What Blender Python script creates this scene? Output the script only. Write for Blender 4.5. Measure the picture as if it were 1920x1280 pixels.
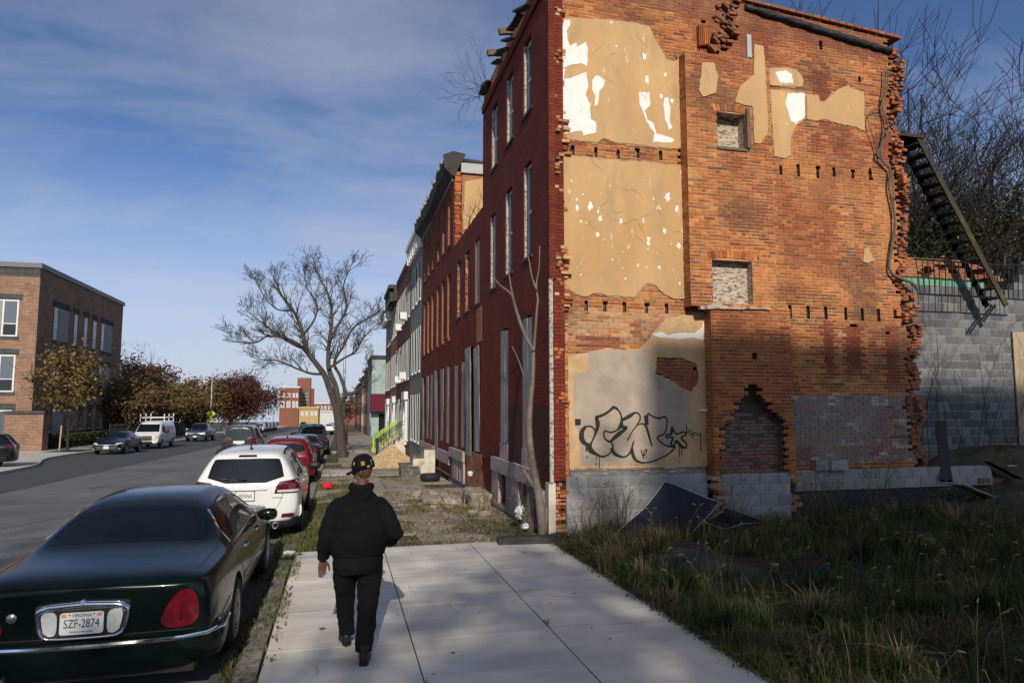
import bpy, bmesh, math, random
import numpy as np
from mathutils import Vector, Matrix, noise
from mathutils.bvhtree import BVHTree
from mathutils.geometry import delaunay_2d_cdt, tessellate_polygon
rad = math.radians
scene = bpy.context.scene
COL = scene.collection
for o in list(bpy.data.objects): bpy.data.objects.remove(o)

# ------------------------------------------------------------------ camera
EYE, TILT, YAW, FPX = 2.3, rad(5.36), rad(14.1), 1280.0
cam_d = bpy.data.cameras.new('camera'); cam = bpy.data.objects.new('camera', cam_d); COL.objects.link(cam)
cam.location = (0, 0, EYE); cam.rotation_euler = (math.pi/2 + TILT, 0, -YAW)
cam_d.sensor_width = 36; cam_d.lens = FPX/1920*36; cam_d.clip_end = 3000; cam_d.clip_start = 0.1
scene.camera = cam

# ------------------------------------------------------------------ world and sun
SUN_EL, SUN_AZ = rad(29), rad(-6)          # azimuth measured from -Y towards +X
w = bpy.data.worlds.new('World'); scene.world = w; w.use_nodes = True
nt = w.node_tree; N = nt.nodes; L = nt.links
bg = N['Background']; bg.inputs['Strength'].default_value = 0.15
sky = N.new('ShaderNodeTexSky'); sky.sky_type = 'NISHITA'; sky.sun_disc = False
sky.sun_elevation = SUN_EL; sky.sun_rotation = math.pi - SUN_AZ
sky.altitude = 50; sky.air_density = 0.42; sky.dust_density = 1.0; sky.ozone_density = 2.2
tc = N.new('ShaderNodeTexCoord')
sep = N.new('ShaderNodeSeparateXYZ'); L.new(tc.outputs['Generated'], sep.inputs[0])
zz = N.new('ShaderNodeMath'); zz.operation = 'MAXIMUM'; zz.inputs[1].default_value = 0.0; L.new(sep.outputs[2], zz.inputs[0])
za = N.new('ShaderNodeMath'); za.operation = 'ADD'; za.inputs[1].default_value = 0.14; L.new(zz.outputs[0], za.inputs[0])
dx = N.new('ShaderNodeMath'); dx.operation = 'DIVIDE'; L.new(sep.outputs[0], dx.inputs[0]); L.new(za.outputs[0], dx.inputs[1])
dy = N.new('ShaderNodeMath'); dy.operation = 'DIVIDE'; L.new(sep.outputs[1], dy.inputs[0]); L.new(za.outputs[0], dy.inputs[1])
cmb = N.new('ShaderNodeCombineXYZ'); L.new(dx.outputs[0], cmb.inputs[0]); L.new(dy.outputs[0], cmb.inputs[1])
mp = N.new('ShaderNodeMapping'); mp.inputs['Scale'].default_value = (0.62, 1.2, 1); mp.inputs['Location'].default_value = (1.7, 3.1, 0); mp.inputs['Rotation'].default_value = (0, 0, -0.2)
L.new(cmb.outputs[0], mp.inputs[0])
n1 = N.new('ShaderNodeTexNoise'); n1.inputs['Scale'].default_value = 1.3; n1.inputs['Detail'].default_value = 8; n1.inputs['Roughness'].default_value = 0.6; n1.inputs['Distortion'].default_value = 0.5
n2 = N.new('ShaderNodeTexNoise'); n2.inputs['Scale'].default_value = 0.45; n2.inputs['Detail'].default_value = 3
L.new(mp.outputs[0], n1.inputs[0]); L.new(mp.outputs[0], n2.inputs[0])
mul = N.new('ShaderNodeMath'); mul.operation = 'MULTIPLY'; L.new(n1.outputs[0], mul.inputs[0]); L.new(n2.outputs[0], mul.inputs[1])
rmp = N.new('ShaderNodeMapRange'); rmp.inputs[1].default_value = 0.20; rmp.inputs[2].default_value = 0.37; rmp.inputs[3].default_value = 0.0; rmp.inputs[4].default_value = 0.54
L.new(mul.outputs[0], rmp.inputs[0])
cmix = N.new('ShaderNodeMixRGB'); L.new(rmp.outputs[0], cmix.inputs[0]); L.new(sky.outputs[0], cmix.inputs[1]); cmix.inputs[2].default_value = (1.9, 2.02, 2.3, 1)
hz = N.new('ShaderNodeMapRange'); hz.inputs[1].default_value = 0.0; hz.inputs[2].default_value = 0.36; hz.inputs[3].default_value = 0.92; hz.inputs[4].default_value = 0.0; hz.interpolation_type = 'SMOOTHSTEP'; L.new(sep.outputs[2], hz.inputs[0])
hmix = N.new('ShaderNodeMixRGB'); L.new(hz.outputs[0], hmix.inputs[0]); L.new(cmix.outputs[0], hmix.inputs[1]); hmix.inputs[2].default_value = (2.1, 2.28, 2.62, 1)   # thin high cloud whitening towards the horizon all round
tint = N.new('ShaderNodeMixRGB'); tint.blend_type = 'MULTIPLY'; tint.inputs[0].default_value = 1; tint.inputs[2].default_value = (0.47, 0.55, 0.61, 1); L.new(sky.outputs[0], tint.inputs[1]); L.new(tint.outputs[0], cmix.inputs[1])
L.new(hmix.outputs[0], bg.inputs['Color'])
sun_d = bpy.data.lights.new('sun', 'SUN'); sun_d.energy = 2.3; sun_d.angle = rad(0.53); sun_d.color = (1.0, 0.92, 0.79)
sun = bpy.data.objects.new('sun', sun_d); COL.objects.link(sun)
TO_SUN = Vector((math.sin(SUN_AZ)*math.cos(SUN_EL), -math.cos(SUN_AZ)*math.cos(SUN_EL), math.sin(SUN_EL)))
sun.rotation_euler = TO_SUN.to_track_quat('Z', 'Y').to_euler(); sun.location = (0, -20, 40)
vs = scene.view_settings; vs.view_transform = 'Standard'; vs.look = 'None'; vs.exposure = 0.85; vs.gamma = 1.0; vs.use_curve_mapping = False
scene.cycles.max_bounces = 6; scene.cycles.transparent_max_bounces = 8

# ------------------------------------------------------------------ measuring: a picture point on a real plane
FW = Vector((math.sin(YAW)*math.cos(TILT), math.cos(YAW)*math.cos(TILT), math.sin(TILT)))
RT = Vector((math.cos(YAW), -math.sin(YAW), 0)); UP = RT.cross(FW)
def ray(px, py): return FW*FPX + RT*(px-960) - UP*(py-640)
def on_y(px, py, Y): d = ray(px, py); return Vector((0, 0, EYE)) + d*(Y/d.y)
def on_x(px, py, X): d = ray(px, py); return Vector((0, 0, EYE)) + d*(X/d.x)
def zg(Y):                                   # the street falls gently away from the camera
    t = max(0.0, Y-10.0); return -0.02*(t - 4*(1-math.exp(-t/4)) if t < 40 else t-4)

# ------------------------------------------------------------------ mesh helpers
class MB:
    def __init__(s): s.v = []; s.f = []; s.c = []; s.m = []; s.col = None; s.mi = 0
    def add(s, vs, fs):
        o = len(s.v); s.v.extend([tuple(p) for p in vs])
        if s.col is not None: s.c.extend([s.col]*len(vs))
        for f in fs: s.f.append(tuple(i+o for i in f)); s.m.append(s.mi)
    def box(s, a, b, rz=0.0, piv=None):
        x0, y0, z0 = a; x1, y1, z1 = b
        P = [(x0,y0,z0),(x1,y0,z0),(x1,y1,z0),(x0,y1,z0),(x0,y0,z1),(x1,y0,z1),(x1,y1,z1),(x0,y1,z1)]
        if rz:
            c, q = math.cos(rz), math.sin(rz); px, py = piv if piv else ((x0+x1)/2, (y0+y1)/2)
            P = [(px+(x-px)*c-(y-py)*q, py+(x-px)*q+(y-py)*c, z) for x, y, z in P]
        s.add(P, [(0,3,2,1),(4,5,6,7),(0,1,5,4),(1,2,6,5),(2,3,7,6),(3,0,4,7)])
    def obox(s, c, ax, ay, az):              # box from centre and three half axes
        c = Vector(c); ax = Vector(ax); ay = Vector(ay); az = Vector(az)
        P = [c+ax*i+ay*j+az*k for i, j, k in ((-1,-1,-1),(1,-1,-1),(1,1,-1),(-1,1,-1),(-1,-1,1),(1,-1,1),(1,1,1),(-1,1,1))]
        s.add(P, [(0,3,2,1),(4,5,6,7),(0,1,5,4),(1,2,6,5),(2,3,7,6),(3,0,4,7)])
    def beam(s, p, q, wd, hg, up=(0,0,1)):
        p = Vector(p); q = Vector(q); d = (q-p); n = d.normalized(); u = Vector(up)
        sd = n.cross(u)
        if sd.length < 1e-4: sd = n.cross(Vector((1,0,0)))
        sd.normalize(); u = sd.cross(n).normalized()
        s.obox((p+q)/2, d/2, sd*wd/2, u*hg/2)
    def tube(s, pts, rs, n=6, cap=True):
        pts = [Vector(p) for p in pts]
        if not isinstance(rs, (list, tuple)): rs = [rs]*len(pts)
        o = len(s.v); V = []; F = []
        ref = Vector((0.31, 0.17, 0.93))
        for i, p in enumerate(pts):
            d = (pts[min(i+1, len(pts)-1)]-pts[max(i-1, 0)])
            if d.length < 1e-7: d = Vector((0,0,1))
            d.normalize()
            if i == 0:
                a = d.cross(ref)
                if a.length < 0.15: a = d.cross(Vector((1,0,0)))
            else: a = a-d*a.dot(d)           # carry the frame along so that the tube never twists
            a.normalize(); b = d.cross(a)
            for k in range(n):
                t = 2*math.pi*k/n; V.append(p+(a*math.cos(t)+b*math.sin(t))*rs[i])
        for i in range(len(pts)-1):
            for k in range(n):
                F.append((i*n+k, i*n+(k+1)%n, (i+1)*n+(k+1)%n, (i+1)*n+k))
        if cap: F.append(tuple(range(n-1, -1, -1))); F.append(tuple((len(pts)-1)*n+k for k in range(n)))
        s.add(V, F)
    def rings(s, rings, closed=True, cap=True):   # list of equally long rings of points
        n = len(rings[0]); V = [p for r in rings for p in r]; F = []
        for i in range(len(rings)-1):
            for k in range(n if closed else n-1):
                F.append((i*n+k, i*n+(k+1)%n, (i+1)*n+(k+1)%n, (i+1)*n+k))
        if cap and closed: F.append(tuple(range(n-1, -1, -1))); F.append(tuple((len(rings)-1)*n+k for k in range(n)))
        s.add(V, F)
    def lathe(s, prof, n=24, axis='z', c=(0,0,0), cap=False):
        R = []
        for r, h in prof:
            ring = []
            for k in range(n):
                t = 2*math.pi*k/n; a, b = r*math.cos(t), r*math.sin(t)
                ring.append((c[0]+a, c[1]+b, c[2]+h) if axis == 'z' else ((c[0]+h, c[1]+a, c[2]+b) if axis == 'x' else (c[0]-a, c[1]+h, c[2]+b)))
            R.append(ring)
        s.rings(R, True, cap)
    def poly(s, pts3, depth):                # polygon extruded by the vector depth (front = pts3)
        pts3 = [Vector(p) for p in pts3]; d = Vector(depth); n = len(pts3)
        tri = tessellate_polygon([pts3])
        V = pts3+[p+d for p in pts3]
        nr = Vector((0,0,0))
        for i in range(n): nr += pts3[i].cross(pts3[(i+1) % n])
        fl = nr.dot(d) > 0                   # make the front face look away from depth
        F = [(t[::-1] if fl else t) for t in tri]
        chk = F[0]; nn = (pts3[chk[1]]-pts3[chk[0]]).cross(pts3[chk[2]]-pts3[chk[0]])
        if nn.dot(d) > 0: F = [t[::-1] for t in F]
        F += [(i, (i+1) % n, (i+1) % n+n, i+n) for i in range(n)]
        s.add(V, F)
    def build(s, name, mat, parent=None, smooth=False, local=False):
        me = bpy.data.meshes.new(name); v = s.v
        if parent is not None and not local:
            lx, ly, lz = parent_loc(parent); v = [(p[0]-lx, p[1]-ly, p[2]-lz) for p in v]
        me.from_pydata(v, [], s.f)
        for m in (mat if isinstance(mat, (list, tuple)) else [mat]): me.materials.append(m)
        if isinstance(mat, (list, tuple)): me.polygons.foreach_set('material_index', s.m)
        if s.c:
            at = me.color_attributes.new('Col', 'FLOAT_COLOR', 'POINT')
            at.data.foreach_set('color', np.array([(c[0], c[1], c[2], 1.0) for c in s.c], dtype=np.float32).ravel())
        if smooth:
            me.polygons.foreach_set('use_smooth', [True]*len(me.polygons))
            if smooth != True: me.set_sharp_from_angle(angle=rad(smooth))
        me.update()
        return link(name, me, parent)
LOCS = {}
def parent_loc(p):
    q = LOCS.get(p.name, (0, 0, 0)); return q
def link(name, me, parent=None):
    o = bpy.data.objects.new(name, me); COL.objects.link(o)
    if parent is not None: o.parent = parent; LOCS[o.name] = LOCS.get(parent.name, (0, 0, 0))
    return o
def thing(name, label, cat, loc=(0,0,0), rz=0.0, group=None):
    o = bpy.data.objects.new(name, None); COL.objects.link(o); o.location = loc; o.rotation_euler = (0, 0, rz)
    o.empty_display_size = 0.2; LOCS[o.name] = tuple(loc)
    return tag(o, label, cat, group)
def tag(o, label=None, cat=None, group=None, kind=None):
    if label: o['label'] = label
    if cat: o['category'] = cat
    if group: o['group'] = group
    if kind: o['kind'] = kind
    return o
def inst(src, parent, loc, rot=(0,0,0), sc=(1,1,1)):     # one more object on the same mesh
    o = bpy.data.objects.new(src.name.split('.')[0], src.data if hasattr(src, 'data') else src); COL.objects.link(o)
    o.parent = parent; o.location = loc; o.rotation_euler = rot; o.scale = sc
    return o
def copy_tree(o, parent=None):
    c = o.copy(); COL.objects.link(c)
    if parent is not None: c.parent = parent
    for ch in list(o.children): copy_tree(ch, c)
    return c
def text(name, body, size, mat, parent, loc, rot, ext=0.001, align='CENTER', xs=1.0):
    cu = bpy.data.curves.new(name, 'FONT'); cu.body = body; cu.size = size; cu.extrude = ext; cu.align_x = align; cu.align_y = 'CENTER'; cu.resolution_u = 3
    t = bpy.data.objects.new(name, cu); COL.objects.link(t)
    dg = bpy.context.evaluated_depsgraph_get(); me = bpy.data.meshes.new_from_object(t.evaluated_get(dg))
    bpy.data.objects.remove(t); bpy.data.curves.remove(cu)
    me.materials.clear(); me.materials.append(mat)
    o = link(name, me, parent); o.location = loc; o.rotation_euler = rot; o.scale = (xs, 1, 1)
    return o
def rough_poly(pts, step, amp, seed=0):      # densify a 2-D outline and make it ragged
    r = random.Random(seed); out = []
    for i, p in enumerate(pts):
        q = pts[(i+1) % len(pts)]; n = max(1, int(math.hypot(q[0]-p[0], q[1]-p[1])/step))
        for k in range(n):
            t = k/n; out.append((p[0]+(q[0]-p[0])*t+r.uniform(-amp, amp), p[1]+(q[1]-p[1])*t+r.uniform(-amp, amp)))
    return out
def inside(p, poly):
    x, y = p; c = False; j = len(poly)-1
    for i in range(len(poly)):
        xi, yi = poly[i]; xj, yj = poly[j]
        if (yi > y) != (yj > y) and x < (xj-xi)*(y-yi)/(yj-yi)+xi: c = not c
        j = i
    return c
# ------------------------------------------------------------------ materials
def pmat(name, col, rough=0.85, var=0.2, vs=2.0, bump=0.2, bs=60, metal=0.0, spec=0.4, attr=False, col2=None, s2=3.0, t2=(0.55, 0.62), stretch=(1,1,1), coat=0.0, col3=None, s3=8.0, t3=(0.6, 0.66), bd=0.01, trans=0.0):
    m = bpy.data.materials.new(name); m.use_nodes = True; nt = m.node_tree; N = nt.nodes; L = nt.links
    b = N['Principled BSDF']; b.inputs['Roughness'].default_value = rough; b.inputs['Metallic'].default_value = metal
    b.inputs['Specular IOR Level'].default_value = spec; b.inputs['Coat Weight'].default_value = coat; b.inputs['Coat Roughness'].default_value = 0.03
    tc = N.new('ShaderNodeTexCoord'); mp = N.new('ShaderNodeMapping'); mp.inputs['Scale'].default_value = stretch; L.new(tc.outputs['Object'], mp.inputs[0])
    def nz(s, d=6):
        n = N.new('ShaderNodeTexNoise'); n.inputs['Scale'].default_value = s; n.inputs['Detail'].default_value = d; n.inputs['Roughness'].default_value = 0.62; L.new(mp.outputs[0], n.inputs[0]); return n.outputs[0]
    rgb = N.new('ShaderNodeRGB'); rgb.outputs[0].default_value = (*col, 1); cur = rgb.outputs[0]
    if attr:
        a = N.new('ShaderNodeVertexColor'); a.layer_name = 'Col'; cur = a.outputs[0]
    def mixin(cur, c2, s, t):
        r = N.new('ShaderNodeMapRange'); r.inputs[1].default_value = t[0]; r.inputs[2].default_value = t[1]; L.new(nz(s), r.inputs[0])
        x = N.new('ShaderNodeMixRGB'); L.new(r.outputs[0], x.inputs[0]); L.new(cur, x.inputs[1]); x.inputs[2].default_value = (*c2, 1); return x.outputs[0]
    if col2: cur = mixin(cur, col2, s2, t2)
    if col3: cur = mixin(cur, col3, s3, t3)
    if var:
        r = N.new('ShaderNodeMapRange'); r.inputs[1].default_value = 0.3; r.inputs[2].default_value = 0.7; r.inputs[3].default_value = 1-var; r.inputs[4].default_value = 1+var; L.new(nz(vs), r.inputs[0])
        x = N.new('ShaderNodeVectorMath'); x.operation = 'SCALE'; L.new(cur, x.inputs[0]); L.new(r.outputs[0], x.inputs['Scale']); cur = x.outputs[0]
    L.new(cur, b.inputs['Base Color'])
    if bump:
        bp = N.new('ShaderNodeBump'); bp.inputs['Strength'].default_value = bump; bp.inputs['Distance'].default_value = bd; L.new(nz(bs, 4), bp.inputs['Height']); L.new(bp.outputs[0], b.inputs['Normal'])
    if trans: b.inputs['Transmission Weight'].default_value = trans
    return m
def brickmat(name, c1, c2, mortar, bw=0.215, rh=0.0677, ms=0.006, rough=0.85, paint=0.0, stain=None, bump=0.5, spec=0.08):
    m = bpy.data.materials.new(name); m.use_nodes = True; nt = m.node_tree; N = nt.nodes; L = nt.links
    b = N['Principled BSDF']; b.inputs['Roughness'].default_value = rough; b.inputs['Specular IOR Level'].default_value = spec
    tc = N.new('ShaderNodeTexCoord'); sp = N.new('ShaderNodeSeparateXYZ'); L.new(tc.outputs['Object'], sp.inputs[0])
    ad = N.new('ShaderNodeMath'); L.new(sp.outputs[0], ad.inputs[0]); L.new(sp.outputs[1], ad.inputs[1])
    cb = N.new('ShaderNodeCombineXYZ'); L.new(ad.outputs[0], cb.inputs[0]); L.new(sp.outputs[2], cb.inputs[1])
    t = N.new('ShaderNodeTexBrick'); L.new(cb.outputs[0], t.inputs[0]); t.inputs['Scale'].default_value = 1.0; t.inputs['Brick Width'].default_value = bw; t.inputs['Row Height'].default_value = rh
    t.inputs['Mortar Size'].default_value = ms; t.inputs['Mortar Smooth'].default_value = 0.2; t.inputs['Color1'].default_value = (*c1, 1); t.inputs['Color2'].default_value = (*c2, 1); t.inputs['Mortar'].default_value = (*mortar, 1)
    n = N.new('ShaderNodeTexNoise'); n.inputs['Scale'].default_value = 1.1; n.inputs['Detail'].default_value = 7; n.inputs['Roughness'].default_value = 0.65; L.new(tc.outputs['Object'], n.inputs[0])
    r = N.new('ShaderNodeMapRange'); r.inputs[1].default_value = 0.3; r.inputs[2].default_value = 0.7; r.inputs[3].default_value = 0.75; r.inputs[4].default_value = 1.22; L.new(n.outputs[0], r.inputs[0])
    cur = t.outputs['Color']
    if stain:
        n3 = N.new('ShaderNodeTexNoise'); n3.inputs['Scale'].default_value = 2.3; n3.inputs['Detail'].default_value = 8; n3.inputs['Roughness'].default_value = 0.7; L.new(tc.outputs['Object'], n3.inputs[0])
        r3 = N.new('ShaderNodeMapRange'); r3.inputs[1].default_value = 0.57; r3.inputs[2].default_value = 0.68; r3.inputs[4].default_value = 0.75; L.new(n3.outputs[0], r3.inputs[0])
        mx = N.new('ShaderNodeMixRGB'); L.new(r3.outputs[0], mx.inputs[0]); L.new(cur, mx.inputs[1]); mx.inputs[2].default_value = (*stain, 1); cur = mx.outputs[0]
    x = N.new('ShaderNodeVectorMath'); x.operation = 'SCALE'; L.new(cur, x.inputs[0]); L.new(r.outputs[0], x.inputs['Scale']); L.new(x.outputs[0], b.inputs['Base Color'])
    inv = N.new('ShaderNodeMath'); inv.operation = 'SUBTRACT'; inv.inputs[0].default_value = 1.0; L.new(t.outputs['Fac'], inv.inputs[1])
    n2 = N.new('ShaderNodeTexNoise'); n2.inputs['Scale'].default_value = 60; L.new(tc.outputs['Object'], n2.inputs[0])
    a2 = N.new('ShaderNodeMath'); a2.operation = 'MULTIPLY_ADD'; a2.inputs[1].default_value = 0.4; L.new(n2.outputs[0], a2.inputs[0]); L.new(inv.outputs[0], a2.inputs[2])
    bp = N.new('ShaderNodeBump'); bp.inputs['Strength'].default_value = bump; bp.inputs['Distance'].default_value = 0.008; L.new(a2.outputs[0], bp.inputs['Height']); L.new(bp.outputs[0], b.inputs['Normal'])
    return m
def paint(name, col, metal=0.0, rough=0.25, coat=0.55, spec=0.25):
    return pmat(name, col, rough=rough, var=0.04, vs=3, bump=0, metal=metal, coat=coat, spec=spec)
M = {}
M['brick'] = pmat('old orange brick', (0.4,0.14,0.06), rough=0.9, var=0.22, vs=9, bump=0.5, bs=70, attr=True, bd=0.006)
M['mortar'] = pmat('sandy lime mortar', (0.50,0.305,0.135), attr=True, rough=0.95, var=0.3, vs=4, bump=0.6, bs=60, bd=0.01)
M['interior'] = pmat('dark interior brickwork', (0.10,0.06,0.045), rough=0.95, var=0.4, vs=3, bump=0.5, bs=20)  # dark brown for wall core, recess backs and closed openings
M['redwall'] = brickmat('dull red painted brick', (0.185,0.038,0.020), (0.135,0.026,0.015), (0.085,0.019,0.012), ms=0.007, rough=0.7, bump=1.0, stain=(0.10,0.026,0.017))
M['redwall2'] = brickmat('weathered red painted brick', (0.19,0.043,0.023), (0.135,0.029,0.017), (0.10,0.024,0.016), ms=0.007, rough=0.75, bump=1.0, stain=(0.20,0.085,0.05))
M['maroon'] = brickmat('brown maroon painted brick', (0.075,0.032,0.026), (0.063,0.027,0.022), (0.056,0.024,0.02), ms=0.005, rough=0.7)
M['rawbrick'] = brickmat('bare orange brick', (0.40,0.15,0.065), (0.28,0.09,0.045), (0.42,0.3,0.19), ms=0.008, bump=0.8, stain=(0.16,0.06,0.035))
M['rearbrick'] = brickmat('pale orange brick', (0.36,0.15,0.08), (0.26,0.1,0.06), (0.34,0.26,0.18), ms=0.008, bump=0.8)
M['jambbrick'] = brickmat('dull orange jamb brick', (0.27,0.095,0.045), (0.19,0.06,0.03), (0.3,0.2,0.13), ms=0.008, bump=0.8, stain=(0.11,0.035,0.024))
M['plaster'] = pmat('tan wall plaster', (0.50,0.315,0.150), rough=0.92, var=0.2, vs=2.2, bump=0.35, bs=18, col2=(0.41,0.235,0.095), s2=1.1, t2=(0.45,0.72), col3=(0.62,0.48,0.27), s3=5, t3=(0.63,0.70), bd=0.008, stretch=(1.3,1.3,0.45))
M['plaster_low'] = pmat('stained tan plaster', (0.50,0.32,0.165), rough=0.92, var=0.22, vs=2.4, bump=0.25, bs=26, col2=(0.40,0.20,0.08), s2=1.1, t2=(0.55,0.8), bd=0.006)
M['greypaint'] = pmat('taupe grey wall paint', (0.355,0.28,0.215), rough=0.85, var=0.18, vs=2.5, bump=0.15, bs=30, col2=(0.45,0.32,0.18), s2=7, t2=(0.69,0.72))
M['whitepaint'] = pmat('old white wall paint', (0.74,0.71,0.66), rough=0.8, var=0.08, vs=3, bump=0.15, bs=30, col2=(0.6,0.46,0.28), s2=16, t2=(0.68,0.71))
M['cmu'] = pmat('grey concrete block', (0.27,0.265,0.255), rough=0.95, var=0.25, vs=3, bump=0.5, bs=120, attr=True, bd=0.005)
M['cmujoint'] = pmat('pale block mortar', (0.4,0.39,0.37), rough=0.95, var=0.15, bump=0.3)
M['tar'] = pmat('black roofing tar', (0.018,0.018,0.02), rough=0.55, var=0.3, bump=0.8, bs=15, bd=0.03)
M['graffiti'] = pmat('black spray paint', (0.010,0.013,0.011), rough=0.7, var=0.1, bump=0)
M['wood_grey'] = pmat('weathered grey plywood', (0.27,0.26,0.245), rough=0.9, var=0.42, vs=6, bump=0.5, bs=20, stretch=(6,6,0.5), col2=(0.085,0.08,0.078), s2=2.2, t2=(0.5,0.72), bd=0.004)
M['wood_brown'] = pmat('old brown timber', (0.14,0.095,0.06), rough=0.9, var=0.35, vs=6, bump=0.5, bs=22, stretch=(5,5,1))
M['wood_tan'] = pmat('bare tan plywood', (0.36,0.27,0.18), rough=0.85, var=0.2, vs=4, bump=0.2, stretch=(7,7,0.6))
M['wood_dark'] = pmat('charred dark timber', (0.04,0.038,0.036), rough=0.85, var=0.5, vs=5, bump=0.7, bs=18, stretch=(1,5,5))
M['stone'] = pmat('pinkish limestone facing', (0.33,0.265,0.25), rough=0.85, var=0.2, vs=2.5, bump=0.25, bs=30, col2=(0.22,0.16,0.15), s2=2.2, t2=(0.5,0.75), stretch=(2,2,0.7))
M['stone_white'] = pmat('pale marble step', (0.52,0.46,0.38), rough=0.8, var=0.25, vs=3, bump=0.3, bs=30, col2=(0.16,0.14,0.12), s2=2.6, t2=(0.58,0.75))
M['white'] = pmat('white window vinyl', (0.62,0.63,0.64), rough=0.5, var=0.08, vs=6, bump=0.05)
M['whitetrim'] = pmat('white painted trim', (0.62,0.62,0.60), rough=0.6, var=0.1, bump=0.1)
M['flaky'] = pmat('flaking white painted jamb', (0.42,0.38,0.34), rough=0.9, var=0.3, vs=20, bump=0.5, bs=40, col2=(0.2,0.09,0.06), s2=18, t2=(0.52,0.6))
M['glass'] = pmat('dark window glass', (0.015,0.017,0.02), rough=0.06, var=0, bump=0, spec=0.6)
M['glass_blue'] = pmat('window glass with painted sky tone', (0.10,0.115,0.13), rough=0.08, var=0, bump=0, spec=0.8)  # pale blue base colour paints the reflected sky into the panes
M['sage'] = pmat('sage green painted front', (0.17,0.185,0.14), rough=0.75, var=0.06, bump=0.1)
M['teal'] = brickmat('mint painted brick', (0.30,0.37,0.33), (0.27,0.34,0.31), (0.25,0.31,0.28), ms=0.005, bump=0.3)
M['mintstrip'] = pmat('mint green plaster strip', (0.15,0.31,0.21), rough=0.85, var=0.15, bump=0.2)
M['cornice_black'] = pmat('black painted cornice', (0.02,0.02,0.021), rough=0.6, var=0.1, bump=0.1)
M['concrete'] = pmat('new pale concrete', (0.68,0.62,0.53), rough=0.52, spec=0.55, var=0.15, vs=1.3, bump=0.14, bs=90, col2=(0.44,0.405,0.35), s2=1.1, t2=(0.45,0.75), stretch=(0.5,1.7,1), col3=(0.26,0.235,0.205), s3=19, t3=(0.69,0.75))
M['concrete_old'] = pmat('worn brown grey concrete', (0.27,0.225,0.175), rough=0.95, var=0.25, vs=1.8, bump=0.35, bs=50, col2=(0.17,0.135,0.10), s2=1.6, t2=(0.5,0.7), col3=(0.40,0.34,0.26), s3=4.5, t3=(0.6,0.7))
M['concrete_left'] = pmat('pale paving concrete', (0.46,0.43,0.37), rough=0.9, var=0.1, bump=0.1)  # even pale base colour of the paving
M['kerb'] = pmat('old granite kerb', (0.22,0.20,0.175), rough=0.95, var=0.35, vs=5, bump=0.6, bs=30, col2=(0.10,0.085,0.06), s2=3, t2=(0.5,0.7))
M['asphalt'] = pmat('worn grey asphalt', (0.135,0.133,0.133), rough=0.92, var=0.14, vs=0.5, bump=0.6, bs=160, col2=(0.10,0.10,0.10), s2=0.35, t2=(0.45,0.65), col3=(0.185,0.18,0.175), s3=60, t3=(0.62,0.72), bd=0.006)
M['asphalt_new'] = pmat('darker newer asphalt', (0.058,0.058,0.061), rough=0.88, var=0.14, vs=0.8, bump=0.5, bs=160, col3=(0.085,0.085,0.085), s3=70, t3=(0.62,0.72), bd=0.005)
M['dirt'] = pmat('dry brown soil', (0.085,0.064,0.042), rough=1.0, var=0.35, vs=2.5, bump=0.8, bs=30, col2=(0.055,0.055,0.025), s2=2.0, t2=(0.45,0.6), bd=0.03)
M['mulch'] = pmat('dark mulch', (0.035,0.026,0.02), rough=1.0, var=0.4, bump=0.8, bs=40, bd=0.02)
M['black_iron'] = pmat('black iron', (0.012,0.012,0.013), rough=0.5, var=0.2, bump=0.1, spec=0.5)
M['rust'] = pmat('rusty olive steel', (0.04,0.028,0.017), rough=0.8, var=0.4, vs=4, bump=0.3, bs=40, col2=(0.07,0.058,0.016), s2=2, t2=(0.5,0.65))
M['lime'] = pmat('lime green paint', (0.36,0.52,0.06), rough=0.6, var=0.1, bump=0)
M['maroon_cloth'] = pmat('maroon awning cloth', (0.10,0.008,0.018), rough=0.9, var=0.15, bump=0.1)
M['galv'] = pmat('galvanised steel', (0.42,0.43,0.44), rough=0.5, var=0.1, bump=0, metal=0.4)
M['chrome'] = pmat('chrome', (0.75,0.76,0.78), rough=0.08, var=0, bump=0, metal=1.0)
M['tyre'] = pmat('tyre rubber', (0.014,0.014,0.015), rough=0.75, var=0.25, bump=0.15, bs=60)
M['rim'] = pmat('alloy wheel', (0.34,0.35,0.36), rough=0.32, var=0.05, bump=0, metal=0.85)
M['plastic'] = pmat('black plastic', (0.012,0.012,0.013), rough=0.5, var=0.1, bump=0.05)
M['redlens'] = pmat('red lamp lens', (0.11,0.004,0.009), rough=0.1, var=0.45, vs=9, bump=0.25, bs=70, coat=1.0, bd=.004)
M['redlens_dark'] = pmat('smoked red lamp lens', (0.07,0.004,0.006), rough=0.12, var=0.2, vs=12, bump=0, coat=1.0)
M['clearlens'] = pmat('ribbed clear lens', (0.5,0.5,0.5), rough=0.15, var=0.15, vs=30, bump=0.3, bs=80, coat=1.0)
M['amber'] = pmat('amber lamp lens', (0.6,0.2,0.02), rough=0.15, var=0, bump=0, coat=1.0)
M['platewhite'] = pmat('white number plate', (0.62,0.62,0.60), rough=0.45, var=0.04, bump=0)
M['plateblue'] = pmat('navy plate lettering', (0.02,0.03,0.10), rough=0.5, var=0, bump=0)
M['black'] = pmat('black print', (0.01,0.01,0.01), rough=0.6, var=0, bump=0)
M['yellow'] = pmat('yellow print', (0.6,0.38,0.03), rough=0.6, var=0, bump=0)
M['signyellow'] = pmat('fluorescent yellow sign', (0.62,0.66,0.05), rough=0.5, var=0, bump=0)
M['orange'] = pmat('orange sticker', (0.65,0.25,0.03), rough=0.6, var=0, bump=0)
M['pink'] = pmat('pale red sticker', (0.6,0.2,0.17), rough=0.6, var=0, bump=0)
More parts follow.
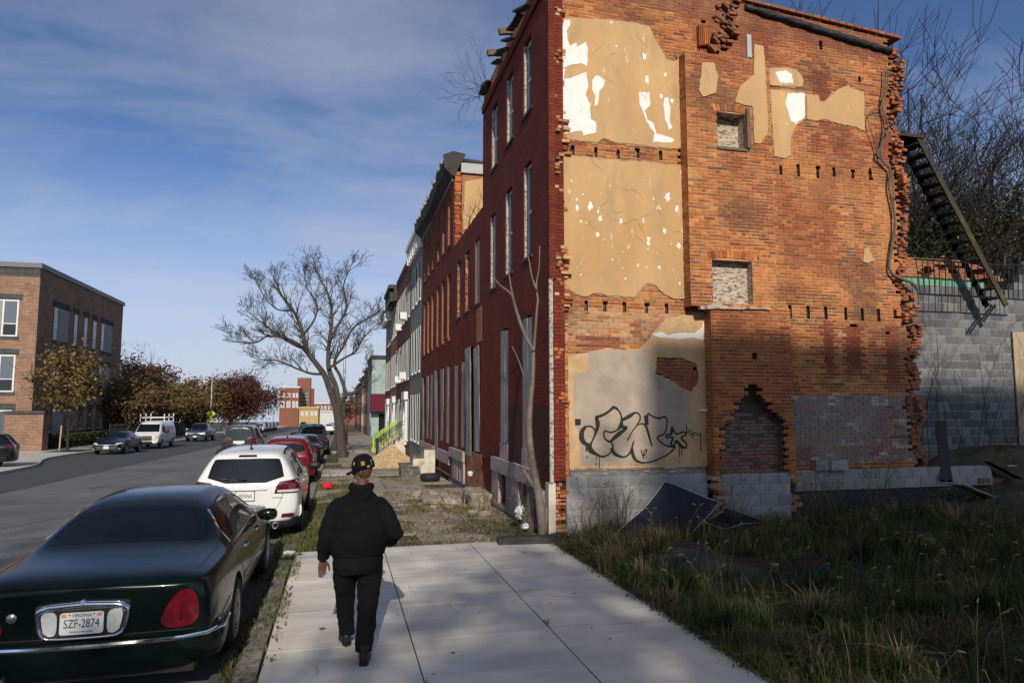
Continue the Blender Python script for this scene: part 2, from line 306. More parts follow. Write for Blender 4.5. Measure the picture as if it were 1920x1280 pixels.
M['bark'] = pmat('grey brown bark', (0.062,0.050,0.041), rough=0.95, var=0.35, vs=8, bump=0.9, bs=30, stretch=(1,1,0.35), bd=0.02)
M['bark_pale'] = pmat('pale grey dead bark', (0.15,0.12,0.10), rough=0.95, var=0.3, vs=7, bump=0.7, bs=30, bd=0.012)
M['bark_dark'] = pmat('dark bark', (0.030,0.025,0.021), rough=0.95, var=0.3, vs=8, bump=0.5, bs=30)
M['vine'] = pmat('dry woody vine', (0.13,0.095,0.065), rough=0.95, var=0.35, vs=8, bump=0.7, bs=30, stretch=(1,1,0.3))
M['leaf'] = pmat('leaf blades', (0.1,0.1,0.03), rough=0.7, var=0.25, vs=6, bump=0, attr=True, spec=0.25)
M['gravel'] = pmat('buff gravel', (0.5,0.37,0.2), rough=0.95, var=0.25, vs=20, bump=0.4, attr=True)
M['navy'] = pmat('navy vinyl cover', (0.007,0.007,0.018), rough=0.6, var=0.2, bump=0.15, bs=200)
M['redbag'] = pmat('red plastic bag', (0.62,0.02,0.03), rough=0.35, var=0.2, bump=0.3, bs=20)
M['whitebag'] = pmat('white plastic litter', (0.66,0.68,0.70), rough=0.45, var=0.15, bump=0.4, bs=20)
M['fabric_black'] = pmat('black cotton fleece', (0.0055,0.0055,0.006), rough=0.95, var=0.15, vs=14, bump=0.35, bs=22, spec=0.15, bd=0.012)
M['denim_black'] = pmat('faded black denim', (0.006,0.006,0.0068), rough=0.9, var=0.35, vs=5, bump=0.35, bs=26, spec=0.2, bd=0.012)
M['skin'] = pmat('dark brown skin', (0.115,0.052,0.033), rough=0.55, var=0.12, vs=20, bump=0.1, bs=120)
M['beard'] = pmat('grey beard', (0.16,0.15,0.15), rough=0.95, var=0.3, vs=60, bump=0.5, bs=150)
M['shoe'] = pmat('black leather boot', (0.010,0.010,0.011), rough=0.5, var=0.15, bump=0.2, bs=60)
M['grey_roof'] = pmat('grey metal coping', (0.12,0.125,0.13), rough=0.5, var=0.05, bump=0)
M['leftbrick'] = brickmat('new brown brick', (0.26,0.13,0.075), (0.16,0.075,0.045), (0.36,0.30,0.24), bw=0.30, rh=0.1, ms=0.010, bump=0.3)
M['darkbrickband'] = brickmat('charcoal soldier brick', (0.05,0.05,0.052), (0.035,0.035,0.037), (0.15,0.14,0.13), bw=0.1, rh=0.3, ms=0.01, bump=0.3)
M['siding'] = pmat('grey lap siding', (0.24,0.235,0.225), rough=0.7, var=0.06, bump=0.05)
M['yellowwall'] = pmat('yellow stucco', (0.40,0.28,0.12), rough=0.85, var=0.1, bump=0.1)
M['farbrick'] = pmat('distant red brick', (0.20,0.075,0.05), rough=0.9, var=0.15, vs=2, bump=0)
M['farpane'] = pmat('distant window pane', (0.30,0.33,0.36), rough=0.3, var=0.2, vs=0.5, bump=0)
M['farwhite'] = pmat('distant pale wall', (0.5,0.5,0.48), rough=0.8, var=0.1, bump=0)
# ------------------------------------------------------------------ ground, road, pavements
YS = [-70,-40,-25,-15,-8,-3,0,2,4,6,8,9,10,11,12,13,14,15,16,18,20,22,25,28,32,36,40,45,50,60,70,85,100,130,170,220,300,420,600,900]
def strip(name, xs, ys, dz, mat, zf=None, jag=0):
    mb = MB(); r = random.Random(5)
    for y in ys:
        for i, x in enumerate(xs):
            mb.v.append((x, y, (zf(x, y) if zf else zg(y))+dz))
    n = len(xs)
    for j in range(len(ys)-1):
        for i in range(n-1): mb.f.append((j*n+i, j*n+i+1, (j+1)*n+i+1, (j+1)*n+i)); mb.m.append(0)
    return tag(mb.build(name, mat), kind='structure')
ROAD = -0.09
strip('ground', [-600,-120,-60,-40,-20,-16,-1,4,12,40,120,600], YS, -0.13, M['dirt'])
yl = [y for y in YS]
strip('road', [-16.2,-13,-9.63,-6,-3,-0.7], YS, ROAD, M['asphalt'])
mb = MB(); rr = random.Random(3); ys2 = [y for y in YS if y >= -8]; 
fine = []; 
for a, b in zip(ys2[:-1], ys2[1:]):
    k = max(1, int((b-a)/1.0)) if b < 130 else 1
    fine += [a+(b-a)*i/k for i in range(k)]
fine.append(ys2[-1])
for y in fine:
    mb.v += [(-16.2, y, zg(y)+ROAD+0.006), (-9.63+rr.uniform(-0.05, 0.05), y, zg(y)+ROAD+0.006)]
for j in range(len(fine)-1): mb.f.append((2*j, 2*j+1, 2*j+3, 2*j+2)); mb.m.append(0)
tag(mb.build('road_resurfaced_lane', M['asphalt_new']), kind='structure')
# cracks sealed with tar: thin meandering strips on the old lane
mb = MB(); rr = random.Random(12)
for (x0, y0, dxx, dyy, n) in [(-8.6,9,0.05,1,26),(-4.6,10,0.02,1,30),(-9.2,14,1,0.12,12),(-9.3,20.5,1,-0.05,12),(-6.5,16,0.5,1,9),(-9.4,11.3,1,0.08,9),(-7.4,24,0.03,1,22)]:
    x, y = x0, y0; pts = []
    for i in range(n):
        pts.append((x, y)); x += dxx*0.5+rr.uniform(-0.1, 0.1); y += dyy*0.5+rr.uniform(-0.1, 0.1)
    for a, b in zip(pts[:-1], pts[1:]):
        d = Vector((b[0]-a[0], b[1]-a[1])).normalized(); nx, ny = -d.y*0.012, d.x*0.012
        o = len(mb.v); h = ROAD+0.004
        mb.v += [(a[0]-nx, a[1]-ny, zg(a[1])+h), (a[0]+nx, a[1]+ny, zg(a[1])+h), (b[0]+nx, b[1]+ny, zg(b[1])+h), (b[0]-nx, b[1]-ny, zg(b[1])+h)]
        mb.f.append((o, o+1, o+2, o+3)); mb.m.append(0)
tag(mb.build('road_crack_seal', M['tar']), kind='structure')

# right pavement: a bed with separate slabs on it
bed = strip('sidewalk', [-0.64, 1, 3.7], [y for y in YS if y < 230], -0.05, M['dirt'])
slab_rng = random.Random(8)
def slab(x0, x1, y0, y1, mat, top=0.0, tilt=0.0, jag=0.0, th=0.09):
    g = 0.006; mb = MB(); r = slab_rng
    n = 7 if jag else 2
    out = []
    for (ax, ay), (bx, by) in (((x0+g,y0+g),(x1-g,y0+g)),((x1-g,y0+g),(x1-g,y1-g)),((x1-g,y1-g),(x0+g,y1-g)),((x0+g,y1-g),(x0+g,y0+g))):
        for k in range(n):
            t = k/n; out.append((ax+(bx-ax)*t+r.uniform(-jag, jag), ay+(by-ay)*t+r.uniform(-jag, jag)))
    tx, ty = r.uniform(-tilt, tilt), r.uniform(-tilt, tilt); cx, cy = (x0+x1)/2, (y0+y1)/2
    def z(x, y, d): return zg(y)+top+d+(x-cx)*tx+(y-cy)*ty
    n = len(out); b = 0.0018
    V = [(x+(cx-x)*b*1.2, y+(cy-y)*b*1.2, z(x, y, 0)) for x, y in out]+[(x, y, z(x, y, -b)) for x, y in out]+[(x, y, z(x, y, -th)) for x, y in out]
    F = [tuple(range(n))]
    for q in (0, n): F += [(i+q, i+q+n, (i+1) % n+q+n, (i+1) % n+q) for i in range(n)]
    mb.add(V, F); return mb.build('slab', mat, bed)
strip('slab_bed', [-.6, 3.55], [2.42, 3.75, 5.0, 6.98, 8.18, 9.6, 11.5], -.0035, M['mulch'])
rows = [2.4, 3.75, 5.0, 6.98, 8.18, 9.6, 11.55]
for i in range(len(rows)-1):
    for x0, x1 in ((-0.62, 0.74), (0.74, 2.17), (2.17, 3.58)):
        y1 = rows[i+1]
        if i == len(rows)-2: y1 = 11.55 + (x0+0.62)*0.05
        slab(x0, x1, rows[i], y1, M['concrete'])
y = 11.72
while y < 34:
    d = slab_rng.uniform(1.1, 1.6)
    for x0, x1 in ((0.15, 1.4), (1.4, 2.55), (2.55, 3.6)):
        if slab_rng.random() < 0.9: slab(x0, x1, y, y+d, M['concrete_old'], top=-0.02+slab_rng.uniform(-0.012, 0.008), tilt=0.008, jag=0.025)
    if slab_rng.random() < 0.55: slab(-0.6, 0.15, y, y+d, M['concrete_old'], top=-0.03+slab_rng.uniform(-0.01, 0.01), tilt=0.01, jag=0.035)
    y += d
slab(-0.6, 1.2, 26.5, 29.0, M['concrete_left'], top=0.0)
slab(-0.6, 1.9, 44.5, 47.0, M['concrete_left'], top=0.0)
while y < 110:
    slab(0.0, 3.6, y, y+3.0, M['concrete_old'], top=-0.015, th=0.05); y += 3.0
# right kerb: old stones
kb = strip('kerb', [-0.86, -0.62], [y for y in YS if y < 300], -0.075, M['kerb'])
y = 2.0
while y < 60:
    d = slab_rng.uniform(1.3, 2.1) if y < 30 else 4.0
    mb = MB(); x0 = -0.84+slab_rng.uniform(-0.015, 0.015); x1 = -0.64+slab_rng.uniform(-0.02, 0.01); zt = slab_rng.uniform(-0.04, -0.005)
    ring = []
    k = 6
    for i in range(k+1):
        yy = y+0.01+(d-0.02)*i/k; z = zg(yy)+zt+slab_rng.uniform(-0.012, 0.012); j = slab_rng.uniform(-0.018, 0.018)
        ring.append([(x0+j, yy, z-0.16), (x0+j, yy, z-0.02), (x0+0.03+j, yy, z), (x1, yy, z), (x1, yy, z-0.16)])
    mb.rings(ring); mb.build('kerb_stone', M['kerb'], kb); y += d
# left pavement, kerb and planting bed
def left_edge(y): return -16.0 + 3.0/(1+math.exp((y-39.5)/2.2)) 
mb = MB(); ysl = [y for y in fine if 20 <= y <= 300]
for y in ysl:
    e = left_edge(y)
    mb.v += [(e, y, zg(y)+ROAD-0.02), (e-0.02, y, zg(y)+0.03), (e-0.2, y, zg(y)+0.035), (-21.0, y, zg(y)+0.06)]
for j in range(len(ysl)-1):
    for i in range(3): mb.f.append((j*4+i, (j+1)*4+i, (j+1)*4+i+1, j*4+i+1)); mb.m.append(0)
tag(mb.build('sidewalk_opposite', M['concrete_left']), kind='structure')
strip('sidewalk_opposite_driveway', [-60, -21.0], [y for y in YS if 14 <= y <= 60]+[62], 0.062, M['concrete_left'], zf=lambda x, y: zg(y)+min(0.5, (-21-x)*0.03))
strip('planting_bed', [-70, -21.0], [62, 70, 85, 100, 130, 170, 220], 0.09, M['dirt'])
mb = MB(); mb.poly([(-18.4, 50.2, zg(51)+0.072), (-16.3, 50.2, zg(51)+0.062), (-16.3, 53.8, zg(53)+0.062), (-18.4, 53.8, zg(53)+0.072)], (0,0,-0.05)); tag(mb.build('tree_pit', M['mulch']), kind='structure')
# vacant lot
def lot(x, y):
    h = 0.02 + 0.035*max(0, x-5.0) + 0.05*noise.noise(Vector((x*0.8, y*0.8, 0))) + 0.03*noise.noise(Vector((x*2.5, y*2.5, 3)))
    h *= min(1, max(0, (x-3.5)/0.8))
    if y > 11.3 and x > 12: h += 0.25*min(1, (x-12)/2)
    return h
xs = list(np.arange(3.56, 12.1, 0.3))+list(np.arange(12.2, 30, 1.0))+[32, 36, 42]
ysl = list(np.arange(-6, 14.6, 0.35))+[16, 20, 26]
strip('vacant_lot', xs, ysl, -0.02, M['dirt'], zf=lot)
# ------------------------------------------------------------------ the ruined corner rowhouse
WY, CY_, XF = 11.95, 11.65, 3.68             # party wall face, chimney breast face, street front
H1 = thing('rowhouse', 'ruined three storey corner rowhouse with orange brick party wall, tan plaster and graffiti', 'rowhouse', (XF, WY, 0))
H1L = (XF, WY, 0)
def W(pts, Y=WY): return [(on_y(x, y, Y).x, on_y(x, y, Y).z) for x, y in pts]
z6 = lambda L: [(780+a/2.6667, b/2.6667) for a, b in L]
z7 = lambda L: [(1200+a/2.064, b/2.064) for a, b in L]
z8 = lambda L: [(1000+a/2.526, 520+b/2.526) for a, b in L]
gz = lambda L: [(1060+a/6.857, 740+b/6.857) for a, b in L]
P3 = W(z6([(690,92),(830,96),(980,105),(1100,122),(1168,142),(1185,190),(1220,245),(1250,300),(1290,312),(1318,284),(1328,280),(1345,738),(1300,744),(1160,735),(1060,720),(990,712),(965,700),(935,692),(905,716),(820,706),(745,694),(700,652),(686,600),(686,300)]))
P2 = W([(1037,289),(1085,294),(1130,300),(1200,304),(1276,312),(1282,380),(1288,480),(1291,560),(1262,560),(1241,549),(1229,535),(1213,531),(1200,541),(1190,557),(1140,555),(1122,549),(1112,550),(1098,556),(1080,552),(1062,541),(1045,545),(1042,420)])
P1 = W(z8([(160,370),(250,355),(345,335),(450,345),(500,338),(540,300),(560,268),(625,195),(700,180),(780,166),(832,166),(836,400),(842,560),(840,660),(815,720),(822,892),(500,902),(170,905)]))
P1hole = W(z8([(585,378),(640,380),(705,380),(745,400),(775,415),(782,470),(778,505),(745,540),(700,520),(640,480),(575,455)]))
GREY = W(z8([(258,357),(345,340),(450,350),(530,333),(565,385),(574,458),(640,484),(700,523),(736,545),(734,690),(690,740),(640,800),(600,855),(580,885),(400,890),(225,888),(215,760),(190,660),(190,455),(252,450)]))
PA = W(z7([(240,246),(285,244),(300,300),(292,362),(242,376),(226,350)]), CY_)
PB = W(z7([(440,172),(476,182),(488,350),(493,512),(466,556),(440,556),(438,470),(432,412),(400,408),(366,396),(388,332),(438,292)]), CY_)
PC = W(z7([(500,266),(560,264),(602,271),(626,300),(626,338),(560,336),(501,330)]))
PD = W(z7([(502,350),(570,354),(634,361),(637,462),(600,490),(582,530),(580,602),(556,613),(517,606)]))
PE = W(z7([(641,366),(690,371),(698,400),(716,392),(728,380),(760,352),(800,334),(830,350),(864,357),(866,510),(830,492),(760,478),(705,462),(690,470),(645,462)]))
PF = W(z7([(866,966),(884,958),(893,985),(905,1010),(880,1018),(862,1012)]))
PLAST = [P3, P2, P1, PC, PD, PE, PF]
def ztop(x): return 11.04-0.079*(x-XF)
# joist pockets and holes, as (x0,x1,z0,z1)
POCK = []
for px, py in [(1074,281),(1117,284),(1159,287),(1196,289),(1239,291)]: c = on_y(px, py, WY); POCK.append((c.x-0.045, c.x+0.045, c.z-0.11, c.z+0.09))
for px in (1464,1497,1533,1564,1599,1632): c = on_y(px, 316+(px-1464)*0.06, WY); POCK.append((c.x-0.045, c.x+0.045, c.z-0.13, c.z+0.1))
for px in (1099,1134,1171,1212,1250,1289): c = on_y(px, 571+(px-1099)*0.03, WY); POCK.append((c.x-0.045, c.x+0.045, c.z-0.1, c.z+0.09))
for px in (1482,1516,1549,1586,1617,1648,1679): c = on_y(px, 583+(px-1482)*0.02, WY); POCK.append((c.x-0.05, c.x+0.045, c.z-0.15, c.z+0.09))
for px, py, hw, hh in [(1539,85,0.05,0.12),(1475,600,0.03,0.05),(1612,150,0.04,0.05),(1600,610,0.1,0.03),(1664,622,0.06,0.03)]: c = on_y(px, py, WY); POCK.append((c.x-hw, c.x+hw, c.z-hh, c.z+hh))
CH = 0.0677
brng = random.Random(42)
PAL = [(0.41,0.125,0.038),(0.37,0.105,0.032),(0.45,0.15,0.046),(0.31,0.082,0.028),(0.40,0.12,0.036),(0.26,0.066,0.025),(0.47,0.175,0.06)]
def base_col(r):
    c = list(r.choice(PAL)); k = r.uniform(0.68, 1.2)
    if r.random() < 0.07: c = [0.14, 0.075, 0.05]
    return [q*k for q in c]
STREAK = [(on_y(p, 340, WY).x-.07, on_y(p, 340, WY).x+.09, 6.5, 7.15, .45) for p in (1497,1564,1632)]+[(6.6,8.2,8.75,9.25,.35),(8.5,9.2,4.3,4.8,.4),(6.6,8.1,3.7,4.2,.3),(10.6,11.5,1.0,2.4,.35),(8.62,9.3,1.0,1.5,.6),(7.0,8.6,9.3,10.2,.55),(9.2,11.4,9.75,10.3,.4),(4.1,4.5,7.0,7.4,.5),(9.62,10.0,8.0,9.4,0.8),(10.25,10.5,8.3,9.3,0.5),(9.45,9.75,7.6,8.0,0.7),(10.0,10.3,7.6,7.95,0.7),(11.0,11.5,7.4,8.2,0.6),(9.55,9.85,2.9,4.0,0.9),(10.1,10.55,2.9,4.0,0.9),(11.05,11.45,2.6,4.0,0.7),(5.35,5.6,3.45,3.95,0.7),(4.25,5.2,3.3,3.62,0.9),(10.7,10.9,3.3,3.9,0.5)]
def mixc(a, b, t): return [a[i]+(b[i]-a[i])*t for i in range(3)]
def wall_col(x, z, r):
    c = base_col(r)
    n = noise.noise(Vector((x*0.7, z*0.7, 1.3)))
    n2 = noise.noise(Vector((x*1.6+7, z*2.2, 5.1)))
    if n2 > 0.18: c = mixc(c, (0.50,0.28,0.12), min(0.5, (n2-0.18)*1.6)*r.random())
    if n2 < -0.24: c = mixc(c, (0.13,0.06,0.035), min(0.65, (-n2-0.24)*2.2))
    if n > 0.1: c = mixc(c, (0.48,0.18,0.06), min(0.5, (n-0.1)*1.5))
    elif n < -0.2: c = mixc(c, (0.26,0.07,0.035), min(0.5, (-n-0.2)*1.5))
    for x0, x1, z0, z1, s in STREAK:
        if x0 < x < x1 and z0 < z < z1 and r.random() < 0.85: c = mixc(c, (0.19,0.042,0.026), s*r.uniform(0.6, 1))
    if 3.45 < z < 4.1 and 4.0 < x < 6.8: c = mixc(c, (0.50,0.33,0.19), r.uniform(0.1, 0.75))
    if 1.15 < z < 2.52+0.1*noise.noise(Vector((x*3, 0, 0))) and x > 8.62:
        k = noise.noise(Vector((x*1.7, z*3.0, 9)))
        if r.random() < 0.93 or z > 2.3:
            c = [0.235*r.uniform(0.85,1.1), 0.195*r.uniform(0.85,1.1), 0.175*r.uniform(0.85,1.1)]
            if k > 0.08 and r.random() < 0.42: c = mixc(c, (0.5,0.46,0.44), r.uniform(0.4, 0.9))
    if z < 1.5 and r.random() < 0.4: c = mixc(c, (0.28,0.08,0.035), 0.6)
    if 3.95 < z < 4.7 and 8.2 < x < 10.0: c = mixc(c, (0.09,0.045,0.03), 0.35)
    if z > ztop(x)-0.55: c = mixc(c, (0.22,0.07,0.04), 0.6)
    return c
def stain(x, z):                             # large stains shared by brick and mortar
    out = []
    n2 = noise.noise(Vector((x*1.1+3, z*.45, 2.2)))
    if n2 > 0.14: out.append(((0.20,0.055,0.028), min(.55, (n2-.14)*2.4)))
    n3 = noise.noise(Vector((x*.8+11, z*.9, 8.0)))
    if n3 < -0.22: out.append(((0.10,0.05,0.032), min(.6, (-n3-.22)*2.2)))
    for x0, x1, z0, z1, s in STREAK:
        if x0 < x < x1 and z0 < z < z1: k = min(1, (x-x0)/.06, (x1-x)/.06, (z-z0)/.25); out.append(((0.17,0.036,0.022), s*max(.15, k)))
    if z > ztop(x)-0.6: out.append(((0.16,0.06,0.038), .45))
    if 1.15 < z < 2.5 and x > 8.62: out.append(((0.20,0.165,0.15), .7))
    return out
def lay(mb, mo, O, ud, nd, u0, u1, z0, z1, ok, colf, seed=1, keep=None, prot=0.004, depth=0.1, endj=0.0, miss=0.0, cuts=()):
    r = random.Random(seed); O = Vector(O); ud = Vector(ud); nd = Vector(nd)
    k0 = int(z0/CH)
    for k in range(k0, int(z1/CH)+1):
        z = k*CH; Lb = 0.108 if k % 6 == 5 else 0.215; u = u0-((k % 2)*0.5+r.uniform(-0.06, 0.06))*Lb
        e0 = u0+r.uniform(-endj, endj)*0; e1 = u1+r.uniform(-endj, endj)
        while u < e1:
            spans = [(max(u, e0), min(u+Lb-0.012, e1))]; u += Lb
            for ca, cb, cc, cd in cuts:      # trim bricks at straight openings
                if cc < z+CH/2 < cd: spans = [q for p0, p1 in spans for q in (((p0, p1),) if p1 <= ca or p0 >= cb else ((p0, ca), (cb, p1)))]
            for a, b in spans:
                if b-a < 0.025: continue
                c = (a+b)/2; zc = z+CH/2
                if zc < z0 or zc > z1: continue
                if not ok(c, zc): continue
                if mo is not None:
                    mc = (0.50,0.305,0.135)
                    for sc, sa_ in stain(c if abs(ud[0]) > .5 else O.x, zc): mc = mixc(mc, sc, sa_)
                    mo.col = mc
                    q0 = O+ud*(a-0.006)-nd*0.005; q1 = O+ud*(b+(0.012 if b-a > .15 else .004))-nd*0.005
                    mo.add([(q0.x,q0.y,z-0.003),(q1.x,q1.y,z-0.003),(q1.x,q1.y,z+CH-0.002),(q0.x,q0.y,z+CH-0.002)], [(0,1,2,3)])
                if r.random() < miss: continue
                col = colf(c, zc, r); p = r.uniform(-prot, prot)
                if mo is MOR:
                    for sc, sa_ in stain(c if abs(ud[0]) > .5 else O.x, zc)[:3 if zc > 2.6 or c < 8.6 else 1]: col = mixc(col, sc, sa_*r.uniform(.6,1.0))
                if keep is not None and b-a > 0.19 and len(keep) < 4000: keep.append((a, b, z, p, col)); continue
                f = [O+ud*(a+r.uniform(-.002,.003))+nd*(p+r.uniform(-.0015,.0015)), O+ud*(b+r.uniform(-.003,.002))+nd*(p+r.uniform(-.0015,.0015))]
                g = [O+ud*a-nd*depth, O+ud*b-nd*depth]
                h0, h1 = z+0.002+r.uniform(0,.003), z+CH-0.012-r.uniform(0,.003)
                mb.col = col
                mb.add([(f[0].x,f[0].y,h0),(f[1].x,f[1].y,h0),(f[1].x,f[1].y,h1),(f[0].x,f[0].y,h1),(g[0].x,g[0].y,h0),(g[1].x,g[1].y,h0),(g[1].x,g[1].y,h1),(g[0].x,g[0].y,h1)],
                       [(0,1,2,3),(1,5,6,2),(4,0,3,7),(3,2,6,7),(4,5,1,0)])
BRK = MB(); MOR = MB(); SINGLE = []
CHIM = [(6.45, 8.32, 4.22, 9.28), (6.86, 8.60, 0.95, 4.22)]
def in_chim(x, z, g=0.0): return any(a-g < x < b+g and c < z < d for a, b, c, d in CHIM)
RIGHT = lambda z: 11.52+0.07*math.sin(z*2.1)+0.05*math.sin(z*7.3)+(0.12 if z < 4 else 0)
BREAK = W(z7([(225,80),(262,80),(262,190),(300,170),(330,120),(300,60),(360,10),(400,60),(395,95),(372,120),(360,160),(330,200),(228,196)]))
def ok_main(x, z):
    if z > ztop(x)-0.02 or x > RIGHT(z): return False
    if in_chim(x, z, -0.02): return False
    for pl in PLAST:
        if inside((x, z), pl) and all(inside((x+i, z+j), pl) for i, j in ((-.16,-.06),(.16,-.06),(.16,.06),(-.16,.06))):
            if pl is P1 and inside((x, z), P1hole): return True
            return False
    if inside((x, z), BREAK) and brng.random() < 0.55: return False
    return True
lay(BRK, MOR, (0,WY,0), (1,0,0), (0,-1,0), 4.02, 11.9, 1.02, 11.1, ok_main, wall_col, seed=11, cuts=POCK)
# chimney breast with two niches, a square hole and the broken hearth
NI3 = (on_y(1345,0,CY_).x, on_y(1398,0,CY_).x, on_y(1370,277,CY_).z, on_y(1370,212,CY_).z)
NI2 = (on_y(1336,0,CY_).x, on_y(1412,0,CY_).x, on_y(1370,570,CY_).z, on_y(1370,488,CY_).z)
xs_ = [on_y(p, q, CY_) for p, q in ((1345,245),(1398,245),(1336,530),(1412,530))]
NI3 = (xs_[0].x, xs_[1].x, NI3[2], NI3[3]); NI2 = (xs_[2].x, xs_[3].x, NI2[2], NI2[3])
SQ = on_y(1415, 665, CY_)
HEARTH = W([(1357,900),(1356,800),(1366,786),(1374,770),(1382,756),(1392,742),(1398,726),(1405,717),(1419,718),(1426,730),(1432,744),(1440,752),(1446,764),(1456,774),(1466,782),(1474,796),(1480,806),(1472,830),(1476,860),(1470,900)], CY_)
def ok_chim(x, z):
    if inside((x, z), HEARTH): return False
    for q in (NI3, NI2):
        if q[0]-0.1 < x < q[1]+0.1 and q[3] <= z < q[3]+0.16: return False
    return True
for i, (a, b, c, d) in enumerate(CHIM):
    lay(BRK, MOR, (0,CY_,0), (1,0,0), (0,-1,0), a, b, c, d, ok_chim, wall_col, seed=21+i, keep=SINGLE if i == 1 else None, cuts=[NI3, NI2, (SQ.x-.07, SQ.x+.07, SQ.z-.068, SQ.z+.068)])
    lay(BRK, MOR, (a,0,0), (0,-1,0), (-1,0,0), -WY, -CY_-0.012, c, d, lambda x, z: True, lambda x, z, r, a=a: wall_col(a, z, r), seed=31+i)
    lay(BRK, MOR, (b,0,0), (0,1,0), (1,0,0), CY_+0.012, WY, c, d, lambda x, z: True, lambda x, z, r, b=b: wall_col(b, z, r), seed=41+i)
# the 300 best seen stretchers as bricks of their own
SINGLE.sort(key=lambda s: abs(s[2]-2.6))
var = []
for k in range(14):
    r = random.Random(100+k); m = MB(); c = base_col(r); m.col = c
    j = lambda: r.uniform(-0.002, 0.002)
    m.add([(-.1025+j(),j(),.002),(.1025+j(),j(),.002),(.1025+j(),j(),.056+j()),(-.1025+j(),j(),.056+j()),(-.1025,.1,.002),(.1025,.1,.002),(.1025,.1,.056),(-.1025,.1,.056)], [(0,1,2,3),(1,5,6,2),(4,0,3,7),(3,2,6,7),(4,5,1,0)])
    me = bpy.data.meshes.new('brick'); me.from_pydata(m.v, [], m.f); me.materials.append(M['brick'])
    at = me.color_attributes.new('Col', 'FLOAT_COLOR', 'POINT'); at.data.foreach_set('color', np.array([(*c, 1.0)]*8, dtype=np.float32).ravel()); var.append((c, me))
for n_, (a, b, z, p, col) in enumerate(SINGLE):
    if n_ < 300:
        me = min(var, key=lambda v: sum(abs(v[0][i]-col[i]) for i in range(3))+brng.uniform(0, 0.08))[1]
        o = link('brick', me, H1); o.location = ((a+b)/2-H1L[0], CY_-p-H1L[1], z-H1L[2]); o.scale = ((b-a)/0.205, 1, 1)
    else:
        BRK.col = col; BRK.box((a, CY_-p, z), (b, CY_+0.1, z+0.057))
# arches over the niches: soldier bricks
def arch(q, n, rise, h):
    cx = (q[0]+q[1])/2; w_ = (q[1]-q[0])/2+0.07
    for i in range(n):
        t = -1+2*(i+0.5)/n; x = cx+t*w_; z0 = q[3]+0.0+rise*(1-t*t); lean = t*0.3
        BRK.col = base_col(brng); up = Vector((math.sin(lean), 0, math.cos(lean))); sd = Vector((math.cos(lean), 0, -math.sin(lean)))
        BRK.obox(Vector((x, CY_+0.045, z0))+up*h/2, sd*(w_/n*0.88), (0, 0.05, 0), up*h/2)
arch(NI3, 10, 0.03, 0.14); arch(NI2, 13, 0.045, 0.15)
MOR.col = (0.45,0.27,0.12)
MOR.add([(NI3[0]-.12,CY_+.012,NI3[3]+.0),(NI3[1]+.12,CY_+.012,NI3[3]),(NI3[1]+.12,CY_+.012,NI3[3]+.19),(NI3[0]-.12,CY_+.012,NI3[3]+.19)], [(0,1,2,3)])
MOR.add([(NI2[0]-.12,CY_+.012,NI2[3]+.0),(NI2[1]+.12,CY_+.012,NI2[3]),(NI2[1]+.12,CY_+.012,NI2[3]+.21),(NI2[0]-.12,CY_+.012,NI2[3]+.21)], [(0,1,2,3)])
# broken end of the street wall: toothed bricks, some gone
r = random.Random(77); k = 0; z = 0.05
def section(x, z): return None
while z < ztop(4.0)-0.1:
    bulge = 0.10 if (6.6 < z < 7.7 or 3.95 < z < 5.2) else (0.04 if z < 1.0 else 0.0)
    off = (k % 2)*0.05
    xa = XF+0.115 if z > 0.9 else XF+0.06
    for j in range(3):
        x0 = xa+j*0.085+r.uniform(-.008,.008)-off*(j > 0); x1 = x0+r.uniform(0.078,0.1)
        if j == 2: x1 = 4.03+r.uniform(-0.02,0.06)+bulge*r.random()
        if r.random() < 0.16+.14*(noise.noise(Vector((j*3, z*1.7, 1))) > .15): continue
        yf = WY+0.02-max(0, noise.noise(Vector((j*2.1, z*2.3, 5))))*.22-r.uniform(0.0, 0.05)-bulge*r.uniform(0, 1.3)
        BRK.col = mixc(base_col(r), (0.52,0.36,0.2), r.choice([0,0,0.2,0.5,0.7])); BRK.box((x0, yf, z), (x1-0.012, WY+0.16, z+CH-0.010-r.choice([0,0,.004,.02])), rz=r.uniform(-.16,.16))
    z += CH; k += 1
# broken end of the rear wall: uneven stacks standing forward of the party wall
z = 1.0; k = 0; r = random.Random(78)
while z < 10.15:
    lean = 0.0 if z > 7 else 0.05
    e = RIGHT(z)
    for j in range(3):
        x0 = e+0.015+j*0.115+lean*0.25*j+r.uniform(-.015,.015); 
        if r.random() < 0.12+.2*(noise.noise(Vector((j*3, z*1.3, 7))) > .1): continue
        yf = WY+0.02+0.05*j-max(0, noise.noise(Vector((j*2.7, z*1.9, 15))))*.30-r.uniform(0, 0.05)-(0.1 if (7.0 < z < 8.0 or 4.0 < z < 4.6) else 0)*r.random()
        BRK.col = mixc(base_col(r), (0.20,0.075,0.045), r.uniform(0.2, 0.9)); BRK.box((x0, yf, z), (x0+r.uniform(0.06,0.15), WY+0.35, z+CH-0.010-r.choice([0,0,.003,.025])), rz=r.uniform(-.22,.22))
    z += CH; k += 1
